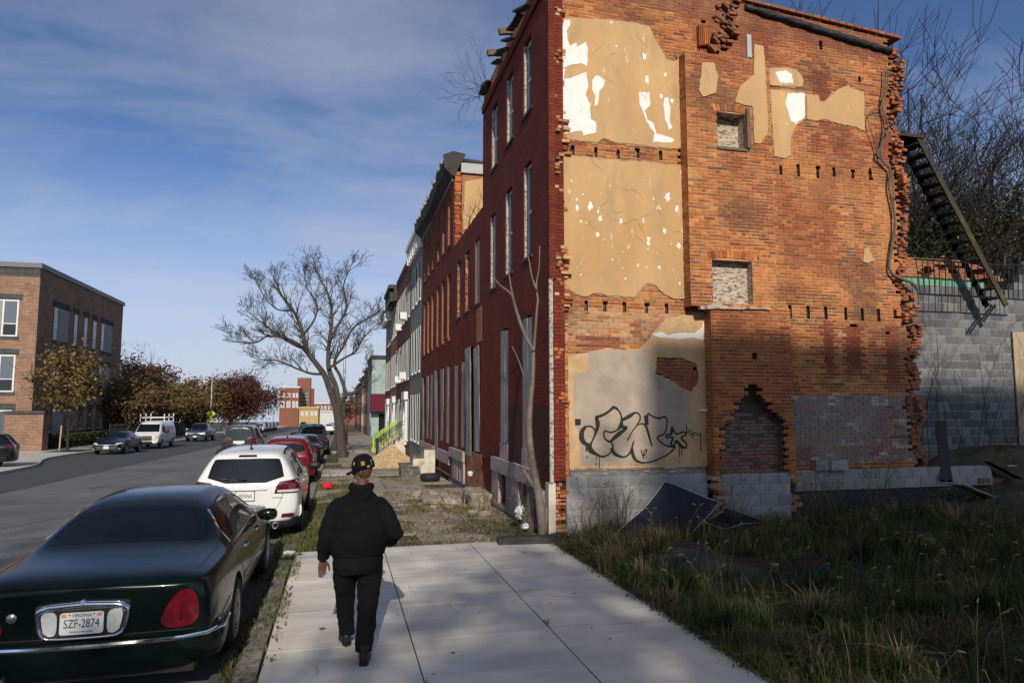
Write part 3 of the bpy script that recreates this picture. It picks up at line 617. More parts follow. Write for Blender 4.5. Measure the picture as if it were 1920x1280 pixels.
# rubble in the broken flue head
for (x, zz_) in [(on_y(px, py, WY).x, on_y(px, py, WY).z) for px, py in ((1350,70),(1362,50),(1345,40),(1372,30),(1358,85),(1340,75),(1370,60),(1352,20),(1378,12),(1335,95))]:
    for q in range(3):
        BRK.col = mixc(base_col(r), (0.1,0.06,0.05), 0.5); a = r.uniform(-.6,.6); 
        BRK.obox((x+r.uniform(-.09,.09), WY+0.03-r.uniform(0,.12), zz_+r.uniform(-.08,.08)), (0.09*math.cos(a),0.02,0.09*math.sin(a)), (0,0.05,0), (-0.028*math.sin(a),0,0.028*math.cos(a)))
for q in range(6):
    x = on_y(1307+q*3.4, 65, WY).x; zz_ = on_y(1312, 70, WY).z
    BRK.col = base_col(r); BRK.box((x-0.014, WY-0.11, zz_-0.24+q*0.012), (x+0.014, WY+0.05, zz_+0.2-q*0.01))
tag(BRK.build('brickwork', M['brick'], H1), kind='stuff')
# mortar smeared over the raw joints
MOR.build('mortar', M['mortar'], H1)
# wall body behind the facing and dark hollows
core = MB()
core.box((4.0, WY+0.10, 0.0), (11.5, WY+0.32, 10.3)); core.build('wall_core', M['interior'], H1)
mb = MB()
def niche(q, d):
    x0, x1, z0, z1 = q
    mb.add([(x0,CY_+d,z0),(x1,CY_+d,z0),(x1,CY_+d,z1+.1),(x0,CY_+d,z1+.1)], [(0,1,2,3)])
    mb.add([(x0,CY_,z0),(x0,CY_+d,z0),(x0,CY_+d,z1+.1),(x0,CY_,z1+.1)], [(0,1,2,3)]); mb.add([(x1,CY_+d,z0),(x1,CY_,z0),(x1,CY_,z1+.1),(x1,CY_+d,z1+.1)], [(0,1,2,3)])
    mb.add([(x0,CY_,z0),(x1,CY_,z0),(x1,CY_+d,z0),(x0,CY_+d,z0)], [(0,1,2,3)]); mb.add([(x0,CY_+.02,z1+.012),(x0,CY_+d,z1+.012),(x1,CY_+d,z1+.012),(x1,CY_+.02,z1+.012)], [(0,1,2,3)])
M['nichewall'] = pmat('flaking limewash over brick', (0.42,0.36,0.28), rough=0.95, var=0.3, vs=7, bump=0.5, bs=18, col2=(0.17,0.05,0.035), s2=9, t2=(0.5,0.6), stretch=(1,1,3))
niche(NI3, 0.27); mb.build('niche_lining', M['nichewall'], H1); mb = MB(); niche(NI2, 0.20); mb.build('niche_lining', M['nichewall'], H1)
hb = MB(); hm = MB()
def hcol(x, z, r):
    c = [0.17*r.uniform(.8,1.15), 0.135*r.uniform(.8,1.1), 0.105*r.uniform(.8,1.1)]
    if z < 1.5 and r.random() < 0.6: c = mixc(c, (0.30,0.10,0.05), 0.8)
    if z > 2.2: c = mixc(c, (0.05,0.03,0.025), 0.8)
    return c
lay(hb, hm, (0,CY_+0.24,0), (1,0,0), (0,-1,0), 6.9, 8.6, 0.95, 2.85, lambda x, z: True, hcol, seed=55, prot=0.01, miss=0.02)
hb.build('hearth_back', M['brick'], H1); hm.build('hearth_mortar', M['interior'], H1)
mb = MB()
for i in range(len(HEARTH)-1):
    a, b = HEARTH[i], HEARTH[i+1]
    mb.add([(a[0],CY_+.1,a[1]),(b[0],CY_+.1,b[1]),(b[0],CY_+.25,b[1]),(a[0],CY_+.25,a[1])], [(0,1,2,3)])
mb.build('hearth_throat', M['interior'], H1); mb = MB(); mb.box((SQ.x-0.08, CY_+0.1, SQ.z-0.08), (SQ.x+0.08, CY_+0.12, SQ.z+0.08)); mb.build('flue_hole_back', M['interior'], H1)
mb = MB(); p = on_y(1404, 240, CY_-0.05); mb.box((p.x-0.045, CY_-0.07, p.z-0.42), (p.x+0.03, CY_+0.06, p.z+0.40)); mb.build('iron_flue_plate', M['wood_brown'], H1)
mb = MB(); mb.box((NI3[0]-.02, CY_-0.03, NI3[2]-0.055), (NI3[1]+.02, CY_+0.1, NI3[2]-0.002)); mb.build('niche_sill', M['wood_brown'], H1)
mb = MB(); mb.poly([(x, CY_-0.05, z) for x, z in rough_poly([(NI2[0]-.3,NI2[2]-.08),(NI2[0]-.1,NI2[2]-.03),(NI2[1]+.35,NI2[2]-.05),(NI2[1]+.34,NI2[2]-.09),(NI2[0]+.1,NI2[2]-.10),(NI2[0]-.28,NI2[2]-.14)], .12, .012, 3)], (0,0.1,0)); mb.build('ledge', M['nichewall'], H1)
# plaster, its paint layers and peeled patches: real layers
def layer(name, pts, Y, th, mat, step=0.07, amp=0.010, seed=1, parent=None):
    mb = MB(); mb.poly([(x, Y, z) for x, z in rough_poly(pts, step, amp, seed)], (0, th, 0)); return mb.build(name, mat, parent or H1)
M['scratchcoat'] = pmat('crumbling brown undercoat', (0.36,0.235,0.125), rough=.95, var=.3, vs=6, bump=.6, bs=30, col2=(0.24,0.12,0.06), s2=5, t2=(.5,.7))
def grown(pts, g):
    cx = sum(p[0] for p in pts)/len(pts); cz = sum(p[1] for p in pts)/len(pts); return [(x+g*(x-cx)/max(.3, math.hypot(x-cx, z-cz)), z+g*(z-cz)/max(.3, math.hypot(x-cx, z-cz))) for x, z in pts]
for i_, q in enumerate((P3, P2, PC, PD, PE)): layer('undercoat', grown(q, .025), WY-0.012, 0.02, M['scratchcoat'], .06, .022, 40+i_)
pl3 = layer('plaster_panel', P3, WY-0.024, 0.04, M['plaster'], seed=2); pl2 = layer('plaster_panel', P2, WY-0.024, 0.04, M['plaster'], seed=3)
hp = rough_poly(P1hole, .07, .012, 9)
mb = MB(); outer = rough_poly(P1, .07, .008, 4)
vv = [Vector((x, z)) for x, z in outer]+[Vector((x, z)) for x, z in hp]
no, nh = len(outer), len(hp)
ed = [(i, (i+1) % no) for i in range(no)]+[(no+i, no+(i+1) % nh) for i in range(nh)]
res = delaunay_2d_cdt(vv, ed, [], 1, 1e-5)
V2, F2 = res[0], res[2]
F2 = [f for f in F2 if inside((sum(V2[i].x for i in f)/3, sum(V2[i].y for i in f)/3), outer) and not inside((sum(V2[i].x for i in f)/3, sum(V2[i].y for i in f)/3), hp)]
mb.add([(v.x, WY-0.024, v.y) for v in V2], [tuple(f) for f in F2])
for ring in (outer, hp):
    n = len(ring); mb.add([(x, WY-0.024, z) for x, z in ring]+[(x, WY+0.02, z) for x, z in ring], [(i, (i+1) % n, (i+1) % n+n, i+n) for i in range(n)])
pl1 = mb.build('plaster_panel', M['plaster_low'], H1)
for q, s in ((PC,5),(PD,6),(PE,7),(PF,8)): layer('plaster_patch', q, WY-0.022, 0.03, M['plaster'], seed=s)
layer('plaster_patch', PA, CY_-0.022, 0.03, M['plaster'], seed=9); layer('plaster_patch', PB, CY_-0.022, 0.03, M['plaster'], seed=10)
layer('grey_paint', GREY, WY-0.0275, 0.003, M['greypaint'], 0.05, 0.012, 3, pl1)
for i, q in enumerate([
    z6([(735,108),(768,104),(768,130),(752,160),(755,205),(768,235),(800,215),(805,240),(845,212),(858,245),(852,335),(820,318),(770,330),(740,343),(700,326),(692,290),(722,250),(692,215),(692,185),(725,190),(720,130)]),
    z6([(692,352),(745,347),(735,398),(770,395),(790,385),(850,365),(858,440),(845,480),(866,520),(872,600),(898,612),(900,665),(835,682),(825,655),(750,668),(705,640),(700,585),(695,510),(720,480),(712,425),(692,440)]),
    z6([(880,400),(905,378),(940,405),(938,430),(915,455),(905,530),(890,535),(895,480),(878,450)]),
    z6([(1112,462),(1165,465),(1168,530),(1140,555),(1155,600),(1185,620),(1200,670),(1270,690),(1290,700),(1275,718),(1180,712),(1190,670),(1150,610),(1115,520)]),
    z6([(1240,495),(1258,490),(1268,540),(1265,605),(1278,640),(1262,650),(1240,590),(1235,530)]),
    z6([(1130,270),(1148,275),(1146,305),(1132,300)]), z6([(1145,380),(1162,385),(1158,425),(1142,412)]), z6([(1236,370),(1250,366),(1250,385),(1240,390)]),
    z6([(1216,472),(1232,475),(1230,495),(1220,495)]), z6([(1268,495),(1284,500),(1280,522),(1270,515)]), z6([(965,112),(985,115),(980,122),(966,120)]), z6([(995,228),(1006,230),(1004,240),(996,238)])]):
    layer('white_paint', W(q), WY-0.0275, 0.003, M['whitepaint'], 0.05, 0.008, 20+i, pl3)
r = random.Random(31); M['palechip'] = pmat('pale yellowish undercoat', (0.58,0.47,0.25), rough=.9, var=.15, bump=.2)
FL = [(765,960,12),(802,1000,7),(803,1040,12),(868,1035,16),(850,1115,9),(920,1095,12),(1022,1110,12),(905,1175,14),(1060,1235,12),(1160,1205,14),(1240,1155,10),(1255,990,20),(1210,1040,17),(1300,1045,10),(1135,1105,8),(1310,1230,15),(1335,1160,17),(1215,1340,11)]
for i, (a, b, q_) in enumerate(FL+[(r.uniform(700,1330), r.uniform(850,1420), r.uniform(1.8,6)) for _ in range(46)]):
    if any(math.hypot(a-c, (b-d)*.6) < e+q_+4 for c, d, e in FL if (c, d) != (a, b)): continue
    ph = r.uniform(0,6); el = r.uniform(.8,2.4)
    q = [(a+math.cos(t)*q_*r.uniform(.35,1.0), b+math.sin(t)*q_*el*r.uniform(.45,1.0)) for t in np.arange(0, 6.2, 0.45)]
    layer('paint_fleck', W(z6(q)), WY-0.0275, 0.003, M['whitepaint'] if i % 4 else M['palechip'], 0.06, 0.004, 60+i, pl2)
layer('white_paint', W(z8([(560,268),(600,258),(640,272),(690,262),(760,265),(795,235),(803,210),(808,240),(800,298),(760,285),(690,292),(640,288),(590,285)])), WY-0.0275, 0.003, M['whitepaint'], .05, .006, 90, pl1)
layer('white_paint', W(z7([(570,362),(634,364),(636,450),(600,482),(580,470),(560,400)])), WY-0.0255, 0.003, M['whitepaint'], .05, .01, 91)
layer('white_paint', W(z7([(520,282),(560,276),(585,290),(590,325),(540,322)])), WY-0.0255, 0.003, M['whitepaint'], .05, .01, 92)
# graffiti: flat strokes of spray paint on the plaster
GR = MB()
def stroke(pts, ws):
    P = [Vector((on_y(x, y, WY-0.031).x, on_y(x, y, WY-0.031).z)) for x, y in gz(pts)]
    if not isinstance(ws, (list, tuple)): ws = [ws]*len(P)
    Q = []; R = []
    for i in range(len(P)-1):                # smooth the trace
        p0, p1, p2, p3 = P[max(i-1, 0)], P[i], P[i+1], P[min(i+2, len(P)-1)]
        for k in range(5):
            t = k/5; Q.append(0.5*((2*p1)+(p2-p0)*t+(2*p0-5*p1+4*p2-p3)*t*t+(3*p1-p0-3*p2+p3)*t**3)); R.append(ws[i]+(ws[i+1]-ws[i])*t)
    Q.append(P[-1]); R.append(ws[-1]); V = []; F = []
    for i, q in enumerate(Q):
        d = Q[min(i+1, len(Q)-1)]-Q[max(i-1, 0)]
        if d.length < 1e-6: d = Vector((1, 0))
        d.normalize(); n = Vector((-d.y, d.x))*R[i]*0.0017
        GR_y = WY-0.031-0.00002*(len(GR.f) % 50)
        V += [(q.x-n.x, GR_y, q.y-n.y), (q.x+n.x, GR_y, q.y+n.y)]
    F = [(2*i, 2*i+1, 2*i+3, 2*i+2) for i in range(len(Q)-1)]
    GR.add(V, F)
stroke([(265,405),(215,470),(212,560),(250,620),(310,635)], [14,26,30,24,10]); stroke([(265,405),(330,405),(378,450),(380,520),(340,600),(318,635)], 9)
stroke([(390,290),(415,350),(410,430),(370,540),(335,620),(340,690),(400,760),(480,792),(560,760),(610,690),(600,620)], [14,26,20,10,9,10,14,10,8,10,10])
stroke([(390,290),(500,250),(580,195),(625,160),(690,205),(722,290),(715,390),(660,455),(580,480),(510,462),(495,520),(530,580),(600,610)], [18,14,14,18,9,10,24,9,9,9,9,10,12])
stroke([(300,640),(320,720),(400,770)], [26,22,8]); stroke([(735,320),(830,270),(900,228),(950,250),(962,310),(920,390),(860,470),(800,585)], [16,22,10,9,9,8,7,8])
stroke([(715,370),(740,410),(790,425),(690,500),(580,600)], [14,22,10,26,14]); stroke([(590,680),(640,760),(740,798),(810,770),(850,700),(880,590)], [16,20,10,9,12,8])
stroke([(855,690),(870,770),(910,840),(1000,872),(1130,850),(1270,790),(1370,720),(1415,660)], [18,20,16,9,8,8,9,10]); stroke([(935,385),(990,370),(1040,410),(1080,540),(1115,660)], [7,8,14,12,8])
stroke([(1030,260),(1045,390)], [18,22]); stroke([(1062,380),(1060,245),(1120,275),(1200,300),(1295,285),(1305,400),(1270,500),(1180,540),(1230,610),(1320,660),(1410,660)], [10,10,8,9,10,8,8,8,8,9,10])
stroke([(1370,415),(1360,500),(1295,520),(1310,550),(1380,545),(1355,640)], [18,14,9,9,10,14]); stroke([(1370,415),(1430,500),(1520,475),(1550,510),(1490,550),(1555,620),(1550,680),(1480,650),(1430,590),(1400,640),(1340,660)], [12,9,8,8,9,9,9,16,14,9,8])
stroke([(975,705),(1005,790),(1050,705),(1015,720),(1005,790),(1000,825)], 6); stroke([(1035,800),(1042,806)], 9); stroke([(275,785),(282,815)], [4,8])
for a, b, c in ((262,630,725),(272,640,728),(397,770,830),(436,790,970),(1466,660,800),(1494,670,775),(1738,560,710)): stroke([(a,b),(a+3,(b+c)/2),(a+2,c)], [5,4,6])
stroke([(395,880),(400,900)], 7); stroke([(1465,848),(1468,858)], 8)
stroke([(1553,385),(1565,500)], 6); stroke([(1625,440),(1585,470),(1620,500),(1595,520)], 5); stroke([(1635,480),(1640,560)], 5); stroke([(1635,485),(1665,480),(1665,510),(1640,515)], 5); stroke([(1690,480),(1700,515),(1735,510)], 5); stroke([(1740,480),(1738,560)], 5)
GR.build('graffiti', M['graffiti'], pl1)
rg_ = random.Random(71); M['crack'] = pmat('dark hairline crack', (0.22,0.13,0.06), bump=0)
for par, n_, (x0, x1, z0, z1) in ((pl3, 9, (4.2,6.4,7.7,9.9)), (pl2, 12, (4.2,6.4,4.5,7.0)), (pl1, 7, (4.3,6.7,1.3,3.2))):
    for _ in range(n_):
        mb = MB(); x, z = rg_.uniform(x0, x1), rg_.uniform(z0, z1); a = rg_.uniform(0, 6.28); V = []; ln = rg_.randint(5, 16)
        for i in range(ln):
            wd = .0016*(1-abs(2*i/(ln-1)-1))+.0007; V += [(x-math.sin(a)*wd, WY-.0325, z+math.cos(a)*wd), (x+math.sin(a)*wd, WY-.0325, z-math.cos(a)*wd)]; a += rg_.uniform(-.5,.5); x += math.cos(a)*.055; z += math.sin(a)*.055
            x = min(max(x, x0-.1), x1+.1); z = min(max(z, z0-.1), z1+.1)
        mb.add(V, [(2*i, 2*i+1, 2*i+3, 2*i+2) for i in range(ln-1)]); mb.build('crack', M['crack'], par)
mb = MB(); p = on_y(1082, 790, WY); mb.box((p.x-.05, WY-0.06, p.z-.05), (p.x+.05, WY-0.02, p.z+.05)); mb.build('outlet_box', M['plastic'], H1)
mb = MB(); p = on_y(1318, 769, WY); mb.box((p.x-.1, WY-0.06, p.z-.015), (p.x+.06, WY-0.02, p.z+.02)); mb.build('shelf_bracket', M['whitepaint'], H1)
# bottom rail of the old skirting
a = on_y(1067, 879, WY); b = on_y(1322, 876, WY); c = on_y(1067, 896, WY)
M['baseboard'] = pmat('peeling grey skirting board', (0.19,0.165,0.145), rough=0.7, var=0.3, vs=5, bump=0.3, col2=(0.5,0.47,0.43), s2=11, t2=(0.58,0.64), stretch=(0.4,1,3))
mb = MB(); mb.box((a.x, WY-0.05, c.z+.005), (b.x, WY+0.02, a.z-.035)); mb.box((a.x, WY-0.065, a.z-.034), (b.x, WY+0.02, a.z)); mb.build('baseboard', M['baseboard'], H1)
# concrete block underpinning, block by block
bm_ = MB(); bm_.col = (1,1,1)
cmu_vars = []
def cmu_mesh(L_, D_, Hh, tone, nm='concrete_block'):
    m = MB(); b = 0.006; m.col = tone
    m.add([(-L_/2+b,0,b),(L_/2-b,0,b),(L_/2-b,0,Hh-b),(-L_/2+b,0,Hh-b),(-L_/2,b,0),(L_/2,b,0),(L_/2,b,Hh),(-L_/2,b,Hh),(-L_/2,D_,0),(L_/2,D_,0),(L_/2,D_,Hh),(-L_/2,D_,Hh)],
          [(0,1,2,3),(0,4,5,1),(1,5,6,2),(2,6,7,3),(3,7,4,0),(4,8,9,5),(5,9,10,6),(6,10,11,7),(7,11,8,4)])
    me = bpy.data.meshes.new(nm); me.from_pydata(m.v, [], m.f); me.materials.append(M['cmu'])
    at = me.color_attributes.new('Col', 'FLOAT_COLOR', 'POINT'); at.data.foreach_set('color', np.array([(*tone, 1.0)]*12, dtype=np.float32).ravel()); return me
TON = [(0.27,0.265,0.255),(0.31,0.305,0.295),(0.235,0.23,0.225),(0.29,0.28,0.265)]
CM = [cmu_mesh(0.392, 0.19, 0.193, t) for t in TON]
r = random.Random(9); PZ = [(3.99, 6.82, WY-0.09), (6.98, 8.46, CY_-0.02), (8.72, 13.6, WY-0.07)]
for x0, x1, yy in PZ:
    for k in range(6):
        z = 0.82-k*0.203; 
        if x0 > 8 and k > 1: break
        x = x0-(0.2 if k % 2 else 0); 
        while x < x1-0.05:
            a, b = max(x, x0), min(x+0.392, x1); x += 0.402
            if b-a < 0.08: continue
            o = link('concrete_block', r.choice(CM), H1); o.location = ((a+b)/2-H1L[0], yy+r.uniform(-.006,.006)-H1L[1], z-H1L[2]); o.scale = ((b-a)/0.392, 1, 1)
mb = MB()
for x0, x1, yy in PZ: mb.box((x0+.01, yy+0.012, -0.4 if x0 < 8 else .615), (x1-.01, yy+0.16, 1.008))
mb.build('block_mortar', M['cmujoint'], H1)
mb = MB(); mb.poly([(x, CY_-0.035, z) for x, z in rough_poly([(4.02,-.1),(8.6,-.1),(13,-.1),(13,.46),(8.9,.46),(8.5,.38),(6.9,.36),(6.8,.16),(4.35,.13),(4.32,.25),(4.02,.25)], .2, .03, 4)], (0, 0.02, 0)); 
mb = MB(); mb.box((8.6, WY-0.05, -0.2), (13.2, WY+0.1, 0.6)); mb.build('foundation_strip', M['tar'], H1)
p = on_y(1575, 868, WY-0.2); o = link('concrete_block', CM[1], H1); o.location = (p.x-H1L[0], WY-0.2-H1L[1], 1.02); o = link('concrete_block', CM[2], H1); o.location = (p.x-0.36-H1L[0], WY-0.16-H1L[1], 1.02); o.scale = (0.8,1,1)
mb = MB(); p = on_y(1345, 915, CY_)
r = random.Random(66)
for i in range(26):
    mb.col = mixc(base_col(r), (0.4,0.3,0.2), r.random()); cx, cz = r.choice([6.9, 8.56])+r.uniform(-.12,.12), r.uniform(0.25, 1.0)
    mb.box((cx-.08, CY_+0.02-r.uniform(0,.05), cz), (cx+.08, CY_+0.2, cz+.07), rz=r.uniform(-.2,.2))
tag(mb.build('broken_pier', M['brick'], H1), kind='stuff')
# parapet and tar flashing on the sloping top
mb = MB(); A_ = Vector((on_y(1395,14,WY).x, WY-0.07, on_y(1395,14,WY).z)); B_ = Vector((on_y(1668,98,WY).x, WY-0.07, on_y(1668,98,WY).z))
n = 26; ringz = []; r = random.Random(4)
for i in range(n+1):
    q = A_+(B_-A_)*(i/n); w_ = r.uniform(0.045, 0.085); d = r.uniform(0.0, 0.05)
    ringz.append([(q.x, WY+0.05, q.z-w_-.02), (q.x, q.y-d*.6, q.z-w_), (q.x, q.y-d-.02, q.z), (q.x, q.y-d*.4, q.z+w_*.7), (q.x, WY+.05, q.z+w_)])
mb.rings(ringz); mb.build('tar_flashing', M['tar'], H1, smooth=True)
x = XF
while x < 11.7:
    mb = MB(); l_ = 0.2; mb.col = mixc(base_col(r), (0.2,0.08,0.055), 0.7); z0 = ztop(x+l_/2)-0.015
    mb.obox((x+l_/2, WY+0.12, z0+0.03), (l_/2-.006, 0, -0.079*l_/2), (0, 0.19, 0), (0, 0, 0.03)); mb.build('coping_brick', M['brick'], H1); x += l_+0.005
mb = MB(); mb.box((on_y(1418,75,CY_).x-.05, WY-.06, 9.3), (on_y(1418,75,CY_).x+.05, WY+.02, 9.95)); mb.build('flue_liner', M['cmujoint'], H1)

# ---- street front
def facade(house, X, y0, y1, z0, z1, ops, wall_mat, th=0.3, rev=None, name='front_wall', topz=None):
    ys = sorted({y0, y1, *[o[0] for o in ops], *[o[1] for o in ops]}); zs = sorted({z0, z1, *[o[2] for o in ops], *[o[3] for o in ops]})
    mb = MB()
    for i in range(len(ys)-1):
        for j in range(len(zs)-1):
            cy, cz = (ys[i]+ys[i+1])/2, (zs[j]+zs[j+1])/2
            if any(o[0] < cy < o[1] and o[2] < cz < o[3] for o in ops): continue
            mb.add([(X,ys[i+1],zs[j]),(X,ys[i],zs[j]),(X,ys[i],zs[j+1]),(X,ys[i+1],zs[j+1])], [(0,1,2,3)])
    mb.add([(X,y0,z1),(X+th,y0,z1),(X+th,y1,z1),(X,y1,z1)], [(0,1,2,3)])
    mb.add([(X,y0,z0),(X+th,y0,z0),(X+th,y0,z1),(X,y0,z1)], [(0,1,2,3)])
    mb.add([(X+th,y0,z0),(X+th,y1,z0),(X+th,y1,z1),(X+th,y0,z1)], []) 
    for o in ops:
        a, b, c, d = o[:4]; e = X+0.16; mr = MB()
        mr.add([(X,b,c),(X,b,d),(e,b,d),(e,b,c)], [(3,2,1,0)]); mr.add([(X,a,c),(e,a,c),(e,a,d),(X,a,d)], [(3,2,1,0)])
        mr.add([(X,a,d),(e,a,d),(e,b,d),(X,b,d)], [(0,1,2,3)]); mr.add([(X,a,c),(X,b,c),(e,b,c),(e,a,c)], [(0,1,2,3)])
        mr.build('window_reveal', rev or wall_mat, house)
    w_ = mb.build(name, wall_mat, house)
    return w_
frng = random.Random(19)
def sash(house, X, a, b, c, d, depth=0.09, glass='glass', frame='white', jamb=True):
    x = X+depth; t = 0.055
    f = MB(); f.box((x, a, c), (x+.07, a+t, d)); f.box((x, b-t, c), (x+.07, b, d)); f.box((x, a+t, c), (x+.07, b-t, c+t)); f.box((x, a+t, d-t), (x+.07, b-t, d)); m_ = (c+d)/2; f.box((x+.01, a+t, m_-.025), (x+.07, b-t, m_+.025))
    fo = f.build('window', M[frame], house)
    for lo, hi in ((c+t, m_-.025), (m_+.025, d-t)):
        g = MB(); g.box((x+.03, a+t, lo), (x+.04, b-t, hi)); g.build('pane', M[glass], fo)
    if jamb:
        g = MB(); n = 14; rr_ = []
        for i in range(n+1):
            z = c+(d-c)*i/n; q = frng.uniform(0.0, 0.05); rr_.append([(X+0.012, b-0.004, z), (X+0.012+q*.4, b-0.03-q*.4, z), (x+.002, b-0.03, z), (x+.002, b-0.002, z)])
        g.rings(rr_); g.build('jamb', M['flaky'], house)
def sill(house, X, a, b, c, mat='stone', out=0.06, h=0.11):
    m = MB(); m.box((X-out, a-.08, c-h), (X+.1, b+.08, c-.001)); m.build('sill', M[mat], house)
def board(house, X, a, b, c, d, mat='wood_grey', lean=0.0, planks=2, depth=0.008, ragged=0.06):
    w_ = (b-a)/planks
    for i in range(planks):
        m = MB(); p0, p1 = a+i*w_+.004, a+(i+1)*w_-.004; top = d-frng.uniform(0, ragged); bot = c+frng.uniform(0, ragged); n = 6; rg = []
        for k in range(n+1):
            z = bot+(top-bot)*k/n; xo = X+depth+lean*(k/n)+frng.uniform(-.008,.008); jj = frng.uniform(-.006,.006)
            rg.append([(xo, p0+jj, z), (xo+.015, p0+jj, z), (xo+.015, p1+jj, z), (xo, p1+jj, z)])
        m.rings(rg); m.build('board', M[mat], house)
w3 = [(13.02,13.64,8.42,10.03),(14.52,15.18,8.38,10.0),(16.14,16.84,8.34,9.98)]
w2 = [(13.02,13.64,5.34,7.33),(14.62,15.28,5.30,7.28),(16.35,16.95,5.25,7.15)]
w1 = [(13.0,13.75,1.12,4.12),(15.0,15.75,1.12,4.08)]
wb_ = [(13.0,13.8,0.0,0.72),(14.95,15.65,0.1,0.74)]
facade(H1, XF, 11.86, 17.95, 0.95, 10.32, w3+w2+w1, M['redwall'], rev=M['redwall2'])
facade(H1, XF+0.03, 12.0, 17.95, -0.3, 0.96, wb_, M['redwall2'], name='basement_wall')
for o in w3+w2: sash(H1, XF, *o); sill(H1, XF, o[0], o[1], o[2], 'wood_dark', 0.03, 0.07)
for o in w1: board(H1, XF, *o)
for o in wb_: board(H1, XF+.03, *o, depth=0.06, planks=2)
# brown maroon paint panel low on the front
for a, b in ((11.9, 12.98), (13.77, 14.98)):
    mb = MB(); mb.box((XF-0.003, a, 1.04), (XF+.02, b, 2.28)); mb.build('paint_band', M['maroon'], H1)
# stone water table and pilasters
mb = MB(); mb.box((XF-0.10, 12.66, 0.76), (XF+.05, 16.4, 1.08)); mb.build('stone_band', M['stone'], H1)
for a, b in ((12.1,12.45),(13.85,14.9),(15.7,16.4)):
    mb = MB(); mb.box((XF-0.07, a, 0.06), (XF+.04, b, 0.755)); mb.build('stone_panel', M['stone'], H1)
mb = MB(); mb.box((XF-0.09, 12.5, -0.25), (XF+.04, 16.4, 0.055)); mb.build('stone_plinth', M['stone'], H1)
for o in w1:
    mb = MB(); mb.box((XF-0.02, o[0]-.02, o[2]-.03), (XF+.06, o[1]+.02, o[2]+.30)); mb.build('stone_sill_block', M['stone'], H1)
mb = MB(); mb.box((XF-0.03, 11.84, 0.0), (XF+.10, 12.06, 0.92)); mb.build('corner_stone', M['stone_white'], H1)
mb = MB(); mb.box((XF-.012, 11.80, 0.93), (XF+.055, 11.858, 4.62)); mb.build('edge_board', M['flaky'], H1)
mb = MB(); mb.box((XF-.004, 11.81, 4.63), (XF+.11, 11.858, 10.4)); mb.build('edge_course', M['redwall2'], H1)
# remains of the cornice: brick strip, sagging boards and rafter stubs
mb = MB(); mb.box((XF-0.05, 11.9, 10.33), (XF+.3, 17.9, 10.52)); mb.build('brick_string_course', M['redwall2'], H1)
facade(H1, XF+0.01, 11.9, 17.9, 10.52, 10.95, [], M['rearbrick'], name='parapet')
mb = MB(); r = random.Random(3)
for i in range(9):
    y = 12.2+i*0.42; mb.beam((XF-0.02-r.uniform(0,.12), y, 10.60+r.uniform(-.05,.15)), (XF-0.05-r.uniform(0,.15), y+0.5, 10.66+r.uniform(-.05,.2)), 0.16, 0.04)
mb.build('cornice_debris', M['wood_dark'], H1)
for y, l_ in ((13.1,0.22),(14.6,0.32),(15.6,0.38)):
    mb = MB(); mb.beam((XF-l_, y, 10.86), (XF+.2, y+.05, 10.98), 0.1, 0.14); mb.build('rafter_stub', M['wood_brown'], H1)
# rest of the shell: back walls so that daylight stays outside
mb = MB(); mb.box((XF+.3, 17.7, 0), (11.6, 17.93, 10.6)); mb.box((11.35, 12.3, 0), (11.6, 17.7, 9.8)); mb.build('shell_walls', M['interior'], H1)
mb = MB(); mb.add([(XF+.25,12.25,10.5),(11.6,12.25,9.9),(11.6,17.7,9.9),(XF+.25,17.7,10.5)], [(0,1,2,3)]); mb.build('roof', M['tar'], H1)
# ------------------------------------------------------------------ the rest of the row
def windows_row(cs, w_, z0, z1): return [(c-w_/2, c+w_/2, z0, z1) for c in cs]
def side_wall(h, Y, z0, z1, mat, x1=13.0, name='side_wall'):
    mb = MB(); mb.box((XF+.3, Y, z0), (x1, Y+.28, z1)); return mb.build(name, mat, h)
# two storey remnant
H2 = thing('rowhouse', 'roofless red rowhouse remnant, two storeys high, doorway covered by tall grey boards', 'rowhouse', (XF, 18, zg(18)))
o2 = windows_row((18.65,20.25,21.75), 0.66, 5.15, 7.0); o1 = [(18.2,18.95,1.0,3.95),(19.15,19.95,0.85,4.0),(20.55,21.1,1.0,3.7),(21.8,22.4,0.95,3.65)]
patch2 = [(17.96,18.3,4.0,5.0)]
facade(H2, XF, 17.955, 23.0, -0.4, 7.72, o2+o1, M['redwall2'], rev=M['jambbrick'])
board(H2, XF, *o2[0], planks=1, depth=.04); sill(H2, XF, o2[0][0], o2[0][1], o2[0][2], 'wood_dark', .03, .07)
for o in o2[1:]:
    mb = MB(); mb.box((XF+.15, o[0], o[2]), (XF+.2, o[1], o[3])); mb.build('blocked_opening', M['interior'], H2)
    mb = MB(); r = random.Random(int(o[0]*10)); z = o[2]
    while z < o[3]-.06:
        mb.col = mixc(base_col(r), (0.5,0.4,0.28), r.random()*.6); mb.box((XF+.0+r.uniform(0,.05), o[1]-.06-r.uniform(0,.05), z), (XF+.14, o[1]-.004, z+.056)); z += .067
    mb.build('broken_jamb', M['brick'], H2); sill(H2, XF, o[0], o[1], o[2], 'wood_dark', .03, .07)
board(H2, XF, *o1[0], planks=2, lean=-.06); board(H2, XF, *o1[1], planks=2, depth=-.06, lean=-.05)
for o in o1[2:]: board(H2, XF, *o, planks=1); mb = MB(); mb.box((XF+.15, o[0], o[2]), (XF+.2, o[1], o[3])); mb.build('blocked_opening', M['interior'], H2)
mb = MB(); mb.box((XF-.004, 18.0, 4.05), (XF+.02, 18.75, 5.0)); mb.build('bare_brick_patch', M['rawbrick'], H2)
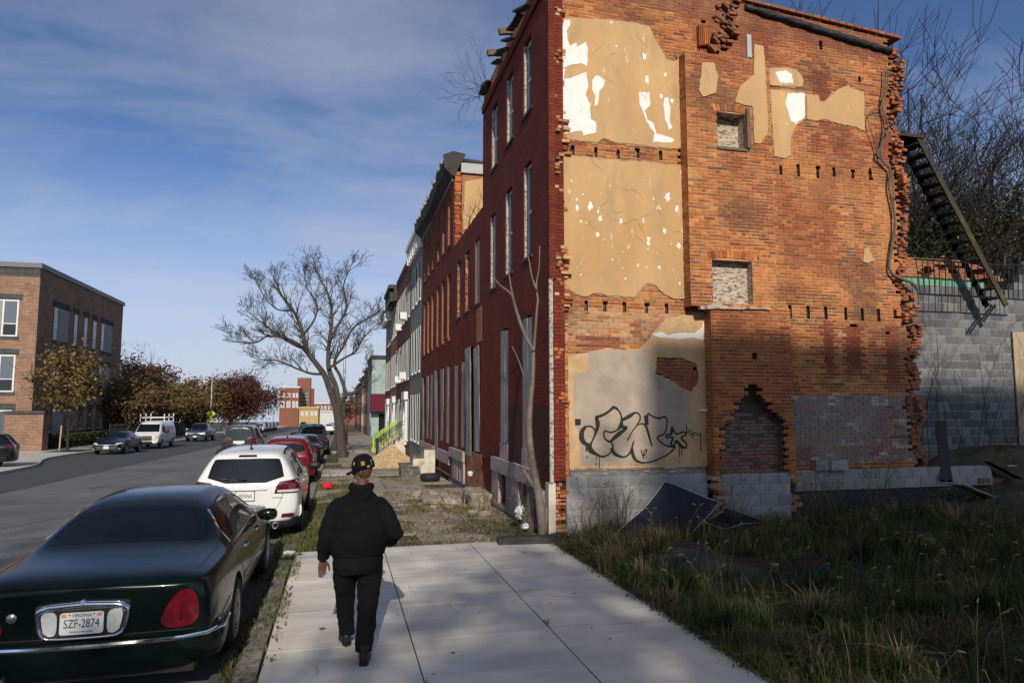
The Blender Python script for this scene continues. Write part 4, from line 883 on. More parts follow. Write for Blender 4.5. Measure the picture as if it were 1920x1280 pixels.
mb = MB(); mb.box((XF-.004, 17.96, 0.0), (XF+.02, 20.2, 1.0)); mb.build('bare_brick_patch', M['rawbrick'], H2)
for a, b in ((20.35,23.0),): 
    mb = MB(); mb.box((XF-.1, a, .62), (XF+.05, b, .92)); mb.build('stone_band', M['stone'], H2)
for a, b, m_ in ((20.4,20.8,'stone'),(21.0,21.35,'wood_grey'),(21.5,21.9,'wood_tan'),(22.0,22.5,'wood_grey'),(22.55,22.95,'redwall2')):
    mb = MB(); mb.box((XF-.06, a, -.1), (XF+.04, b, .615)); mb.build('base_panel', M[m_], H2)
mb = MB(); mb.box((XF-.09, 20.4, -.4), (XF+.04, 23.0, -.1)); mb.build('stone_plinth', M['stone'], H2)
mb = MB(); r = random.Random(5); y = 18.0
while y < 23:
    mb.col = base_col(r)
    if r.random() < 0.6: mb.box((XF+.02, y, 7.72), (XF+.25, y+.2, 7.72+r.choice([.06,.06,.12])))
    y += .21
mb.build('ragged_brick_top', M['brick'], H2)
mb = MB(); mb.box((XF+.3, 22.6, -.4), (12, 22.95, 5.0)); mb.box((11, 18.2, -.4), (11.3, 22.6, 6)); mb.build('shell_walls', M['interior'], H2)
# next two: three storeys, ragged cornice
H3 = thing('rowhouse', 'empty red three storey rowhouse pair with sagging black cornice and exposed brick flank', 'rowhouse', (XF, 23, zg(23)))
f3 = windows_row((23.9,25.3,26.7,28.3,29.7,31.1), 0.68, 8.0, 9.9); f2 = windows_row((23.9,25.3,26.7,28.3,29.7,31.1), 0.68, 4.7, 7.0); f1 = [(23.5,24.2,1.0,3.7),(24.9,25.6,1.0,3.7),(26.4,27.2,0.1,3.7),(28.0,28.6,.9,3.6),(29.2,29.9,.9,3.6),(30.8,31.5,.2,3.6)]
facade(H3, XF, 23.0, 32.2, -.8, 10.45, f3+f2+f1, M['redwall2'], rev=M['jambbrick'])
for i, o in enumerate(f3+f2):
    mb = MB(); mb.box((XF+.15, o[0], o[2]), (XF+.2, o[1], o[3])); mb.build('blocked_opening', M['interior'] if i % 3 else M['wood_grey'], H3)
    if o in f2:
        for q in range(3): mb = MB(); mb.col = base_col(random.Random(i*3+q)); mb.box((XF-.05+.02*q, o[0]+.02+.18*q, o[2]-.14), (XF+.1, o[0]+.17+.18*q, o[2]-.0)); mb.build('sill_brick', M['brick'], H3)
    else: sill(H3, XF, o[0], o[1], o[2], 'wood_dark', .03, .08)
for i, o in enumerate(f1): board(H3, XF, *o, planks=1 if i % 2 else 2, lean=-.04*(i % 3)); 
for a, b in ((27.3,32.0),(23.1,26.2)):
    mb = MB(); mb.box((XF-.08, a, .3), (XF+.05, b, .7)); mb.build('stone_band', M['stone'], H3)
flank = side_wall(H3, 23.0, -.5, 10.4, M['rawbrick'])
pp = [(on_y(x, y, 22.98).x, on_y(x, y, 22.98).z) for x, y in z6([(245,905),(300,900),(345,890),(345,1130),(235,1150)])]
mb = MB(); mb.poly([(x, 22.96, z) for x, z in rough_poly(pp, .1, .02, 4)], (0,.05,0)); mb.build('plaster_panel', M['plaster'], H3)
mb = MB(); r = random.Random(21); z = 5.0
while z < 10.4:
    mb.col = base_col(r); mb.box((XF+.02+r.uniform(0,.04), 22.92-r.uniform(0,.06), z), (XF+.3-r.uniform(0,.1), 23.0, z+.057)); z += CH
mb.build('toothed_bricks', M['brick'], H3)
mb = MB(); r = random.Random(8); n = 24; rg = []
for i in range(n+1):
    y = 22.85+i*(9.3/n); k = r.uniform(-.06,.06); sag = -.25*math.sin(i/n*3.1)*(1 if i < n*.7 else .6)
    rg.append([(XF-.02, y, 10.2+sag*.3), (XF-.32+k, y, 10.55+sag+k), (XF-.38+k, y, 10.95+sag), (XF-.05, y, 11.15+sag*.7+k), (XF+.4, y, 11.05)])
mb.rings(rg); mb.build('cornice', M['wood_dark'], H3)
for i in range(12):
    mb = MB(); y = 23.2+i*.75; mb.beam((XF-.45, y, 10.75+r.uniform(-.1,.1)), (XF-.1, y+r.uniform(-.1,.1), 10.95), .07, .12); mb.build('cornice_bracket', M['wood_grey'], H3)
mb = MB(); mb.box((XF-.06, 23.0, 10.1), (XF+.02, 32.2, 10.2)); mb.build('frieze_board', M['sage'], H3)
mb = MB(); mb.add([(XF+.2,23.0,10.95),(13,23.0,10.5),(13,32.2,10.5),(XF+.2,32.2,10.95)], [(0,1,2,3)]); mb.box((XF+.25,22.9,10.4),(9.5,23.25,10.75)); mb.build('roof', M['cmujoint'], H3)
# kept-up houses further on
def house(y0, y1, label, wall, top, cols, cornice, corn_mat, win='white', rows=((1.0,3.2),(4.4,6.5),(7.9,9.8)), door=None, ac=(), frame_h=.5, out=.35, trim=True):
    b = zg((y0+y1)/2); h = thing('rowhouse', label, 'rowhouse', (XF, y0, b))
    ops = [(c-.38, c+.38, b+a, b+d) for a, d in rows for c in cols]
    if door is not None: ops = [o for o in ops if not (o[2] < b+2 and o[0]-.3 < door < o[1]+.3)]+[(door-.5, door+.5, b+.7, b+3.1)]
    facade(h, XF, y0, y1, b-.5, b+top, ops, wall)
    for o in ops:
        if door is not None and o[0] < door < o[1] and o[2] < b+2: 
            mb = MB(); mb.box((XF+.1, o[0], o[2]), (XF+.15, o[1], o[3])); mb.build('door', M['whitetrim'], h)
            mb = MB(); mb.box((XF-.22, o[0]-.35, o[3]+.1), (XF+.05, o[1]+.35, o[3]+.55)); mb.box((XF-.14, o[0]-.2, o[2]), (XF-.001, o[0]-.02, o[3]+.1)); mb.box((XF-.14, o[1]+.02, o[2]), (XF-.001, o[1]+.2, o[3]+.1)); mb.build('door_surround', M['whitetrim'], h)
            continue
        sash(h, XF, *o, depth=.07, glass='glass_blue' if trim else 'glass', frame=win, jamb=False); sill(h, XF, o[0], o[1], o[2], 'whitetrim', .06, .1)
        if trim:
            mb = MB(); t = .07; mb.box((XF-.02, o[0]-t, o[2]), (XF+.06, o[0], o[3]+t)); mb.box((XF-.02, o[1], o[2]), (XF+.06, o[1]+t, o[3]+t)); mb.build('window_trim', M['whitetrim'], h)
    mb = MB(); mb.box((XF-out*.4, y0, b+top-frame_h), (XF+.1, y1, b+top-.25)); mb.box((XF-out, y0, b+top-.25), (XF+.3, y1, b+top)); mb.build('cornice', corn_mat, h)
    n = max(2, int((y1-y0)/.8))
    for i in range(n):
        mb = MB(); y = y0+(i+.5)*(y1-y0)/n; mb.box((XF-out*.85, y-.06, b+top-frame_h), (XF, y+.06, b+top-.26)); mb.build('cornice_bracket', corn_mat, h)
    for c, z in ac:
        mb = MB(); mb.box((XF-.38, c-.28, b+z), (XF+.1, c+.28, b+z+.4)); a_ = mb.build('air_conditioner', M['whitetrim'], h)
        g = MB()
        for q in range(6): g.box((XF-.386, c-.24, b+z+.04+q*.055), (XF-.379, c+.24, b+z+.065+q*.055))
        g.build('grille', M['siding'], a_)
    mb = MB(); mb.box((XF+.3, y0, b-.5), (13, y0+.25, b+top-.2)); mb.box((XF+.3, y1-.25, b-.5), (13, y1, b+top-.2)); mb.build('party_walls', M['rearbrick'], h)
    mb = MB(); mb.add([(XF+.1,y0,b+top-.05),(13,y0,b+top-.4),(13,y1,b+top-.4),(XF+.1,y1,b+top-.05)], [(0,1,2,3)]); mb.build('roof', M['tar'], h)
    return h
house(32.2, 37.4, 'sage green painted rowhouse with tall white trimmed windows and white cornice', M['sage'], 11.3, (33.2,34.8,36.4), .6, M['whitetrim'], frame_h=1.0)
M['acbrick'] = brickmat('plain red brick', (0.17,0.065,0.045), (0.12,0.045,0.032), (0.2,0.15,0.12), ms=0.007)
house(37.4, 47.0, 'red brick rowhouse with white window air conditioners and a white door surround', M['acbrick'], 11.3, (38.6,40.2,42.0,43.6,45.2,46.3), .3, M['acbrick'], frame_h=.4, out=.08, door=39.4, ac=((40.2,7.9),(43.6,7.6),(40.2,4.4),(43.6,4.3)))
house(47.0, 52.5, 'brick rowhouse with a deep black bracketed cornice', M['rearbrick'], 11.3, (48.0,49.7,51.4), .6, M['cornice_black'], frame_h=1.1, out=.6, door=48.2)
house(52.5, 58.5, 'brick rowhouse with a white bracketed cornice at the row end', M['acbrick'], 10.6, (53.6,55.5,57.3), .6, M['whitetrim'], frame_h=1.0, out=.6, door=54.0)
# mint corner shop
b = zg(84)
SH = thing('corner_shop', 'mint green painted corner shop with maroon box awning', 'shop', (XF, 84, b))
mb = MB(); mb.box((XF, 84, b-.3), (12, 96, b+9.6)); mb.build('wall', M['teal'], SH)
mb = MB(); mb.box((XF-.2, 83.8, b+9.35), (12, 96, b+9.75)); mb.build('cornice', M['wood_dark'], SH)
mb = MB(); mb.box((XF-.15, 82.7, b+3.0), (XF+2.6, 83.99, b+5.1)); mb.build('awning', M['maroon_cloth'], SH)
mb = MB(); mb.box((XF+.9, 83.9, b+.1), (XF+2.0, 83.99, b+2.7)); mb.build('shop_door', M['glass'], SH)
mb = MB(); mb.box((XF-.02, 84.6, b+.8), (XF-.002+.0, 87, b+2.7)); mb.build('shop_window', M['glass'], SH)
mb = MB(); mb.lathe([(0,0),(.3,0),(.3,.06),(0,.06)], 14, 'y', (XF+1.9, 83.9, b+6.6)); mb.build('wall_vent', M['wood_grey'], SH)
for i, (y0, y1, tp, mt) in enumerate(((96,104,9.2,'acbrick'),(104,112,9.8,'rearbrick'),(112,122,9.0,'farwhite'),(122,134,9.6,'acbrick'),(134,150,9.0,'rearbrick'),(150,175,9.4,'acbrick'))):
    b = zg(y0); h = thing('rowhouse', ['brown brick rowhouse just past the mint shop','pale orange brick rowhouse second past the mint shop','whitish rowhouse third past the mint shop','dark red brick rowhouse fourth past the mint shop','pale brick rowhouse fifth past the mint shop','last far dark brick rowhouse of the distant row'][i], 'rowhouse', (XF, y0, b), group='distant rowhouses past the mint shop')
    ops = [(c-.45, c+.45, b+a, b+a+1.9) for a in (1.0,4.2,7.0) if a+2 < tp for c in np.arange(y0+1.3, y1-.6, 2.3)]
    facade(h, XF, y0, y1, b-.5, b+tp, ops, M[mt])
    for o in ops:
        mb = MB(); mb.box((XF+.08, o[0], o[2]), (XF+.1, o[1], o[3])); wv = mb.build('window', M['whitetrim'], h)
        mb = MB(); mb.box((XF+.06, o[0]+.1, o[2]+.1), (XF+.075, o[1]-.1, o[3]-.1)); mb.build('pane', M['glass_blue'], wv)
    mb = MB(); mb.box((XF-.3, y0, b+tp-.5), (XF+.2, y1, b+tp)); mb.build('cornice', M['whitetrim'] if i % 2 else M['cornice_black'], h)
    mb = MB(); mb.box((XF+.3, y0+.01, b-.5), (12, y1-.01, b+tp-.3)); mb.build('body', M['rearbrick'], h)
# unseen building sized and placed to cast the wall's shade, pale to bounce light
SB = thing('shade_building', 'unseen building behind the viewpoint, shaped for its shadow on the wall and lot', 'building', (0, -40, 0))
mb = MB(); mb.box((.15, -57, -.5), (17, -39.99, 32.6)); mb.build('tall_wing', M['farwhite'], SB)
# ------------------------------------------------------------------ across the street: school-like brick building
LB = thing('apartment_building', 'three storey brown brick building across the street with grey siding panels in its windows', 'building', (-21, 55, -0.5))
BX, BY, BT, BB = -21.0, 55.0, 12.45, -1.2
def bwin_s(y0, y1, z0, z1, kind):             # windows on the street side (faces +X)
    mb = MB(); mb.box((BX-.1, y0, z0), (BX+.02, y1, z1)); w_ = mb.build('window', M['plastic'], LB)
    if kind == 'wide':
        s0, s1 = (y0+(y1-y0)*.28, y1-.05)
        if y0 > 70: s0, s1 = y0+.05, y0+(y1-y0)*.6
        n = 11
        for i in range(n):
            q = MB(); a = z0+.08+(z1-z0-.16)*i/n; b = z0+.08+(z1-z0-.16)*(i+1)/n
            q.add([(BX+.05,s0,a),(BX+.05,s1,a),(BX+.03,s1,b),(BX+.03,s0,b),(BX+.0,s0,a),(BX+.0,s1,a)], [(0,1,2,3),(0,4,5,1)]); q.build('siding_slat', M['siding'], w_)
        g0, g1 = (y0+.08, s0-.06) if y0 < 70 else (s1+.06, y1-.08)
    else: g0, g1 = y0+.08, y1-.08
    zm = z0+(z1-z0)*.36
    q = MB(); q.box((BX+.022, g0, zm+.05), (BX+.03, g1, z1-.1)); q.build('pane', M['glass_blue'], w_)
    q = MB(); q.box((BX+.022, g0, z0+.1), (BX+.03, g1, zm-.03)); q.build('pane', M['glass'], w_)
    q = MB(); q.box((BX+.021, g0-.05, zm-.03), (BX+.045, g1+.05, zm+.05)); q.build('frame_bar', M['whitetrim'], w_)
    q = MB(); q.box((BX-.01, y0-.2, z1+.002), (BX+.06, y1+.2, z1+.42)); q.build('lintel', M['darkbrickband'], LB)
    q = MB(); q.box((BX-.01, y0-.1, z0-.22), (BX+.07, y1+.1, z0-.002)); q.build('sill', M['darkbrickband'], LB)
def ly(px): return on_x(px, 640, BX).y
mb = MB(); mb.box((BX-40, BY, BB), (BX, 74.3, BT-.35)); mb.build('wall', M['leftbrick'], LB)
mb = MB(); mb.box((BX-40.1, BY-.12, BT-.35), (BX+.12, 74.42, BT)); mb.build('coping', M['grey_roof'], LB)
mb = MB(); mb.box((BX-40, BY-.025, BT-1.0), (BX+.0, BY+.05, BT-.352)); mb.build('brick_frieze', M['darkbrickband'], LB)
fl = [(7.15,9.75),(3.25,5.85),(-0.6,2.0)]
for z0, z1 in fl:
    bwin_s(ly(97), ly(126), z0, z1, 'wide'); bwin_s(ly(188), ly(209), z0, z1, 'wide')
    for a in (136, 155, 172): bwin_s(ly(a), ly(a+7), z0, z1, 'slim')
for z0, z1 in fl:                             # windows facing the camera
    x0, x1 = on_y(-16, 600, BY).x, on_y(34, 600, BY).x
    mb = MB(); mb.box((x0, BY-.02, z0), (x1, BY+.1, z1)); w_ = mb.build('window', M['whitetrim'], LB)
    sx = x0+(x1-x0)*.42
    q = MB(); q.box((x0+.05, BY-.035, z0+.08), (sx-.05, BY-.021, z1-.08)); q.build('siding_panel', M['siding'], w_)
    q = MB(); q.box((sx+.06, BY-.03, z0+(z1-z0)*.36), (x1-.1, BY-.021, z1-.1)); q.build('pane', M['glass_blue'], w_)
    q = MB(); q.box((sx+.06, BY-.03, z0+.1), (x1-.1, BY-.021, z0+(z1-z0)*.36-.07)); q.build('pane', M['glass'], w_)
    q = MB(); q.box((x0-.3, BY-.03, z1+.002), (x1+.2, BY+.05, z1+.42)); q.build('lintel', M['darkbrickband'], LB)
    q = MB(); q.box((x0-.1, BY-.06, z0-.22), (x1+.1, BY+.05, z0-.002)); q.build('sill', M['darkbrickband'], LB)
for px, py in ((88,540),(148,568),(176,580),(80,640),(147,664)):
    p = on_x(px, py, BX); q = MB(); q.box((BX-.01, p.y-.15, p.z-.25), (BX+.04, p.y+.15, p.z+.2)); q.build('vent', M['plastic'], LB)
GW = thing('garden_wall', 'low brown brick wall with dark coping in front of the brick building', 'wall', (-20.2, 53.5, -.8))
mb = MB(); mb.box((-21.6, 52.6, -1.2), (-19.35, 53.6, 1.75)); mb.box((-45, 52.9, -1.2), (-23.6, 53.5, 1.7)); mb.build('wall', M['leftbrick'], GW)
mb = MB(); mb.box((-21.7, 52.5, 1.75), (-19.25, 53.7, 1.95)); mb.box((-45, 52.8, 1.7), (-23.55, 53.6, 1.9)); mb.build('coping', M['darkbrickband'], GW)

# ------------------------------------------------------------------ foliage tools
def leaf_mesh(name, pts, sizes, cols, parent, mat=None, seed=0, flat=0.0):
    n = len(pts); rg = np.random.default_rng(seed); P = np.array(pts); S = np.array(sizes)[:, None]
    a = rg.normal(size=(n, 3)); a /= np.linalg.norm(a, axis=1)[:, None]; b = rg.normal(size=(n, 3)); b -= a*np.sum(a*b, axis=1)[:, None]; b /= np.linalg.norm(b, axis=1)[:, None]
    V = np.stack([P-a*S, P+b*S*0.55, P+a*S, P-b*S*0.55], axis=1).reshape(-1, 3)
    me = bpy.data.meshes.new(name); me.vertices.add(4*n); me.vertices.foreach_set('co', V.astype(np.float32).ravel())
    me.loops.add(4*n); me.loops.foreach_set('vertex_index', np.arange(4*n, dtype=np.int32)); me.polygons.add(n); me.polygons.foreach_set('loop_start', np.arange(0, 4*n, 4, dtype=np.int32))
    me.update(calc_edges=True)
    at = me.color_attributes.new('Col', 'FLOAT_COLOR', 'POINT'); C = np.repeat(np.concatenate([np.array(cols), np.ones((n, 1))], axis=1), 4, axis=0); at.data.foreach_set('color', C.astype(np.float32).ravel())
    me.materials.append(mat or M['leaf']); return link(name, me, parent)
def grow(mb, p, d, L_, r, lvl, rg, tips, nseg=4, spread=0.7, kids=3, up=0.25, shrink=0.68, minr=0.006, curl=0.22, sides=None):
    pts = [p.copy()]; rs = [r]; q = p.copy(); dd = d.copy()
    for i in range(nseg):
        dd = (dd+Vector((rg.uniform(-1,1), rg.uniform(-1,1), rg.uniform(-1,1)+up))*curl*0.6).normalized()
        q = q+dd*(L_/nseg); pts.append(q.copy()); rs.append(max(minr, r*(1-0.5*(i+1)/nseg)))
    mb.tube(pts, rs, sides or (7 if r > 0.08 else (5 if r > 0.03 else 3)), cap=False)
    if lvl <= 0: tips.append(q.copy()); return
    for k in range(kids):
        i = min(nseg, 1+int(rg.random()*nseg)) if k else nseg
        t = pts[i]; ax = Vector((rg.uniform(-1,1), rg.uniform(-1,1), rg.uniform(-0.5,1))).normalized()
        nd = (dd+ax*spread*rg.uniform(0.7,1.3)).normalized()
        grow(mb, t, nd, L_*shrink*rg.uniform(0.75,1.2), max(minr, rs[i]*(0.78 if k == 0 else 0.6)), lvl-1, rg, tips, max(2, nseg-1), spread, kids, up, shrink, minr, curl)
def leafy_tree(name, label, x, y, h, rx, nleaf, pal, seed, trunk_r=0.12, base=0.22, size=0.13, zb=None, group=None, stake=False, dens_top=True, ry=None, sides_only=False, airy=0.0):
    z0 = zg(y)+0.06 if zb is None else zb
    t = thing(name, label, 'tree', (x, y, z0), group=group); rg = random.Random(seed); mb = MB(); tips = []
    grow(mb, Vector((x, y, z0-.1)), Vector((0,0,1)), h*base*1.3, trunk_r, 0, rg, [], nseg=4, curl=.08)
    for k in range(9):
        a = k*2.4+rg.uniform(-.4,.4); zz_ = z0+h*(base+0.35*rg.random())
        grow(mb, Vector((x, y, zz_-h*.06)), Vector((math.cos(a)*.7, math.sin(a)*.7, 0.9)).normalized(), h*.30, trunk_r*.5, 3, rg, tips, 4, .75, 3, .25, .68, .008)
    mb.build('trunk', M['bark_dark'], t, smooth=True)
    r2 = np.random.default_rng(seed); ry = ry or rx
    # clumps of leaves spread through an uneven crown
    nc = 46; cl = []
    while len(cl) < nc:
        u = r2.normal(size=3); u /= np.linalg.norm(u); rr_ = r2.random()**0.45
        zc = base+0.14+(1-base-0.14)*0.5*(1+u[2]*rr_); wid = math.sin(min(1, max(0.05, (zc-base)/(1-base)))*2.75)**0.7 if zc > base else .3
        cl.append((x+u[0]*rr_*rx*wid, y+u[1]*rr_*ry*wid, z0+h*zc, r2.uniform(0.5, 1.15)))
    idx = r2.integers(0, nc, nleaf); cl = np.array(cl)
    off = r2.normal(size=(nleaf, 3))*np.array([rx*.20, ry*.20, h*.075])*cl[idx, 3:4]
    P_ = cl[idx, :3]+off; pal = np.array(pal); C_ = pal[r2.integers(0, len(pal), nleaf)]*r2.uniform(.65, 1.3, (nleaf, 1))
    P_[:, 2] = np.maximum(P_[:, 2], z0+h*base*.6)
    leaf_mesh('crown', P_-np.array([x, y, z0]), r2.uniform(.6, 1.3, nleaf)*size, C_, t, seed=seed)
    return t
OLIVE = [(0.125,0.088,0.028),(0.14,0.09,0.03),(0.085,0.07,0.022),(0.16,0.12,0.035),(0.10,0.055,0.022)]
BROWN = [(0.115,0.068,0.03),(0.09,0.05,0.024),(0.14,0.09,0.035),(0.07,0.045,0.02),(0.105,0.075,0.028)]
RUSSET = [(0.07,0.022,0.014),(0.055,0.018,0.013),(0.09,0.03,0.016),(0.045,0.016,0.012),(0.075,0.03,0.015)]
leafy_tree('street_tree', 'small yellow brown street tree staked in a pit beside the black sedan', -17.6, 52.0, 6.9, 2.4, 3800, OLIVE, 3, 0.10, 0.24, 0.13)
mb = MB(); mb.tube([(-18.05,51.9,zg(52)), (-18.0,51.9,zg(52)+1.75)], 0.05, 8); tag(mb.build('tree_stake', M['wood_tan']), 'pale wooden stake beside the small street tree', 'stake')
leafy_tree('thin_tree', 'thin sparse leaved tree rising behind the street corner of the brick building', -21.8, 79, 9.6, 2.4, 1500, OLIVE, 5, 0.10, 0.3, 0.13)
GT = 'brown autumn trees along the fence'
for i, (x, y, h, rx, pal, lab) in enumerate([(-20.5,72,6.6,3.2,BROWN,'brown leaved tree directly behind the small street tree and black sedan'),(-19.8,78,6.8,3.4,BROWN,'brown leaved tree directly behind the white van'),(-20.5,86,8.2,3.8,OLIVE,'olive brown tree between the white van and the pickup'),(-20.5,95,9.0,4.0,BROWN,'golden brown tree above the grey pickup'),(-25,96,9.6,4.5,BROWN,'taller brown crown showing over the fence trees'),
        (-19.5,104,9.0,4.2,OLIVE,'olive tree beside the street lamp pole'),(-27,110,12.5,5.5,RUSSET,'second dark russet crown left of the street lamp'),(-18.6,128,12.2,6.0,RUSSET,'big dark russet tree right of the crossing sign'),(-17.5,142,12.6,6.2,RUSSET,'dark russet tree overhanging the far parked cars'),(-22,156,12.0,6.0,RUSSET,'farthest dark russet tree by the brick school'),(-34,84,9.5,4.5,BROWN,'brown tree hidden deep behind the fence trees')]):
    leafy_tree('autumn_tree', lab, x, y, h*.84, rx, 8500 if y < 100 else 9000, pal, 20+i, .13, .07, .15 if y < 100 else .21, group=GT)
# unseen trees added so their thin crowns veil the sun and lighten the shaded slabs
for i, (x, lab) in enumerate(((-17.5,'unseen tree added behind the viewpoint to veil the sun, far left'),(-8.5,'unseen tree added behind the viewpoint to veil the sun, second from left'),(.5,'unseen tree added behind the viewpoint to veil the sun, nearest the tall building'))):
    leafy_tree('sun_veil_tree', lab, x, -30, 22.5, 6.6, 14500, BROWN, 80+i, .3, .12, .2, zb=0.0, group='unseen trees added to veil the sun')
# clipped hedge at the foot of the brick building
r2 = np.random.default_rng(4)
hd = thing('hedge', 'low dark green hedge at the foot of the brick building', 'hedge', (-20, 62, zg(62)))
n = 5000; P_ = np.stack([r2.uniform(-21, -19.6, n)+20, r2.uniform(55.5, 73, n)-62, r2.uniform(0, 1.0, n)**.7*1.15], 1); leaf_mesh('foliage', P_, r2.uniform(.07,.14,n), np.array([(0.03,0.042,0.014)])*r2.uniform(.5,1.5,(n,1)), hd)
mb = MB()
for i in range(16): mb.tube([(-20.3, 56+i*1.05, zg(60)-.1), (-20.3, 56+i*1.05, zg(60)+.8)], .025, 4)
mb.build('stems', M['bark_dark'], hd)
# iron fence behind the far pavement
fe = thing('iron_fence', 'black iron picket fence behind the white van and pickup', 'fence', (-19.2, 80, zg(80)))
for y0 in range(66, 104, 2):
    mb = MB(); zz_ = zg(y0)+.1; mb.box((-19.24, y0-.03, zz_-.1), (-19.16, y0+.03, zz_+1.7)); mb.build('post', M['black_iron'], fe)
    mb = MB(); mb.box((-19.22, y0+.03, zz_+1.4), (-19.18, y0+1.97, zz_+1.44)); mb.box((-19.22, y0+.03, zz_+.2), (-19.18, y0+1.97, zz_+.24)); mb.build('rail', M['black_iron'], fe)
    for k in range(1, 14):
        mb = MB(); yy = y0+k*.143; mb.box((-19.21, yy-.011, zz_), (-19.19, yy+.011, zz_+1.6)); mb.build('picket', M['black_iron'], fe)
# street lamp with crossing sign
def lamp(x, y, h, arm, label, sign=False):
    z0 = zg(y); t = thing('street_lamp', label, 'street lamp', (x, y, z0))
    mb = MB(); mb.tube([(x,y,z0), (x,y,z0+h*.5), (x,y,z0+h)], [.11,.09,.07], 8); mb.build('pole', M['galv'], t, smooth=True)
    mb = MB(); mb.tube([(x,y,z0+h-.3), (x+arm*.5,y,z0+h+.45), (x+arm,y,z0+h+.8)], [.05,.045,.04], 6); mb.build('arm', M['galv'], t, smooth=True)
    mb = MB(); mb.rings([[(x+arm+a*.7*s-.1, y+.16*math.cos(q)*s, z0+h+.8+.07*math.sin(q)*s) for q in np.arange(0,6.2,.8)] for a, s in ((0,.5),(.3,1),(.8,1),(1.1,.4))]); mb.build('lamp_head', M['galv'], t, smooth=True)
    if sign:
        s = 0.62; zc = z0+2.95
        mb = MB(); mb.poly([(x,y-.13,zc+s),(x+s,y-.13,zc),(x,y-.13,zc-s),(x-s,y-.13,zc)], (0,.02,0)); b_ = mb.build('sign_plate', M['signyellow'], t)
        mb = MB(); pts = [(0,.30),(.05,.1),(0,.05),(.1,-.12),(.2,-.3),(.12,-.32),(0,-.12),(-.14,-.34),(-.22,-.3),(-.08,-.05),(-.1,.08),(-.22,-.02),(-.26,.04),(-.1,.22)]
        mb.poly([(x+a,y-.134,zc+b) for a, b in pts], (0,.003,0)); q = .07; mb.poly([(x+.02+q*math.cos(a),y-.134,zc+.38+q*math.sin(a)) for a in np.arange(0,6.2,.7)], (0,.003,0)); mb.build('walking_figure', M['black'], b_)
        mb = MB(); mb.poly([(x-.4,y-.13,zc-.72),(x+.4,y-.13,zc-.72),(x+.4,y-.13,zc-1.15),(x-.4,y-.13,zc-1.15)], (0,.02,0)); p_ = mb.build('arrow_plate', M['signyellow'], t)
        mb = MB(); mb.poly([(x-.28,y-.134,zc-1.02),(x-.1,y-.134,zc-1.05),(x-.14,y-.134,zc-.98),(x+.26,y-.134,zc-.84),(x+.24,y-.134,zc-.78),(x-.16,y-.134,zc-.92),(x-.2,y-.134,zc-.86)], (0,.003,0)); mb.build('arrow', M['black'], p_)
    return t
lamp(-16.9, 100, 8.0, 2.6, 'grey street lamp carrying the yellow pedestrian crossing sign', True)
lamp(-15.5, 175, 9, 3.0, 'far grey street lamp on the left near the brick school')
lamp(0.25, 47, 8.6, -2.0, 'grey street lamp pole standing right behind the big bare tree')
# far buildings closing the street
def far_block(name, label, cat, x0, x1, y0, y1, z0, z1, mat, wins, band=None):
    t = thing(name, label, cat, ((x0+x1)/2, y0, z0)); mb = MB(); mb.box((x0,y0,z0), (x1,y1,z1)); mb.build('wall', mat, t)
    mb = MB(); mb.box((x0-.3,y0-.3,z1), (x1+.3,y1,z1+.6)); mb.build('cornice', M['farwhite'] if band else mat, t)
    for (a, b, c, d) in wins:
        mb = MB(); mb.box((a,y0-.15,c), (b,y0+.1,d)); w_ = mb.build('window', M['whitetrim'], t)
        mb = MB(); mb.box((a+.2,y0-.2,c+.2), (b-.2,y0-.151,d-.2)); mb.build('pane', M['farpane'], w_)
    return t
def fp(px, py, Y): p = on_y(px, py, Y); return p.x, p.z
x0 = fp(524,760,240)[0]; x1 = fp(560,760,240)[0]
ws = []
for (a, b) in ((527,534),(538,545),(549,553),(555,559)):
    for c, d in ((737,745),(752,764)): ws.append((fp(a,740,240)[0], fp(b,740,240)[0], fp(540,d,240)[1], fp(540,c,240)[1]))
far_block('brick_school', 'old brick school with white windows left of the tower at the street end', 'building', x0, x1, 240, 262, -8, fp(540,727,240)[1], M['farbrick'], ws, True)
TW = thing('brick_tower', 'tall brick tower with bands of glass at the street end', 'tower', (fp(572,760,265)[0], 265, -8))
x0, x1 = fp(558,700,265)[0], fp(583,700,265)[0]; zt_ = fp(570,708,265)[1]
mb = MB(); mb.box((x0,265,-8), (x1,272,zt_)); mb.box((x1,267,-8), (fp(588,730,267)[0],275,fp(588,728,267)[1])); mb.build('wall', M['farbrick'], TW)
for k in range(5):
    c, d = fp(570,732+k*6,264.8)[1], fp(570,736+k*6,264.8)[1]
    mb = MB(); mb.box((fp(561,700,264.8)[0],264.7,d), (fp(580,700,264.8)[0],265.05,c)); mb.build('window_band', M['glass_blue'], TW)
    mb = MB(); mb.box((fp(561,700,264.8)[0],264.65,d-.45), (fp(580,700,264.8)[0],265.05,d-.02)); mb.build('spandrel', M['yellowwall'], TW)
x0, x1 = fp(561,770,215)[0], fp(597,770,215)[0]
far_block('yellow_building', 'yellow stucco building low at the street end', 'building', x0, x1, 215, 232, -8, fp(580,766,215)[1], M['yellowwall'], [(fp(a,775,215)[0], fp(a+4,775,215)[0], fp(580,779,215)[1], fp(580,772,215)[1]) for a in (565,573,583,590)])
x0, x1 = fp(560,760,300)[0], fp(690,760,300)[0]
far_block('long_brick_building', 'long low brick building with white windows across the far street end', 'building', x0, x1, 300, 320, -10, fp(600,757,300)[1], M['farbrick'], [(fp(a,765,300)[0], fp(a+4,765,300)[0], fp(600,b+6,300)[1], fp(600,b,300)[1]) for a in range(594,680,7) for b in (761,)], True)
x0, x1 = fp(597,785,260)[0], fp(627,785,260)[0]
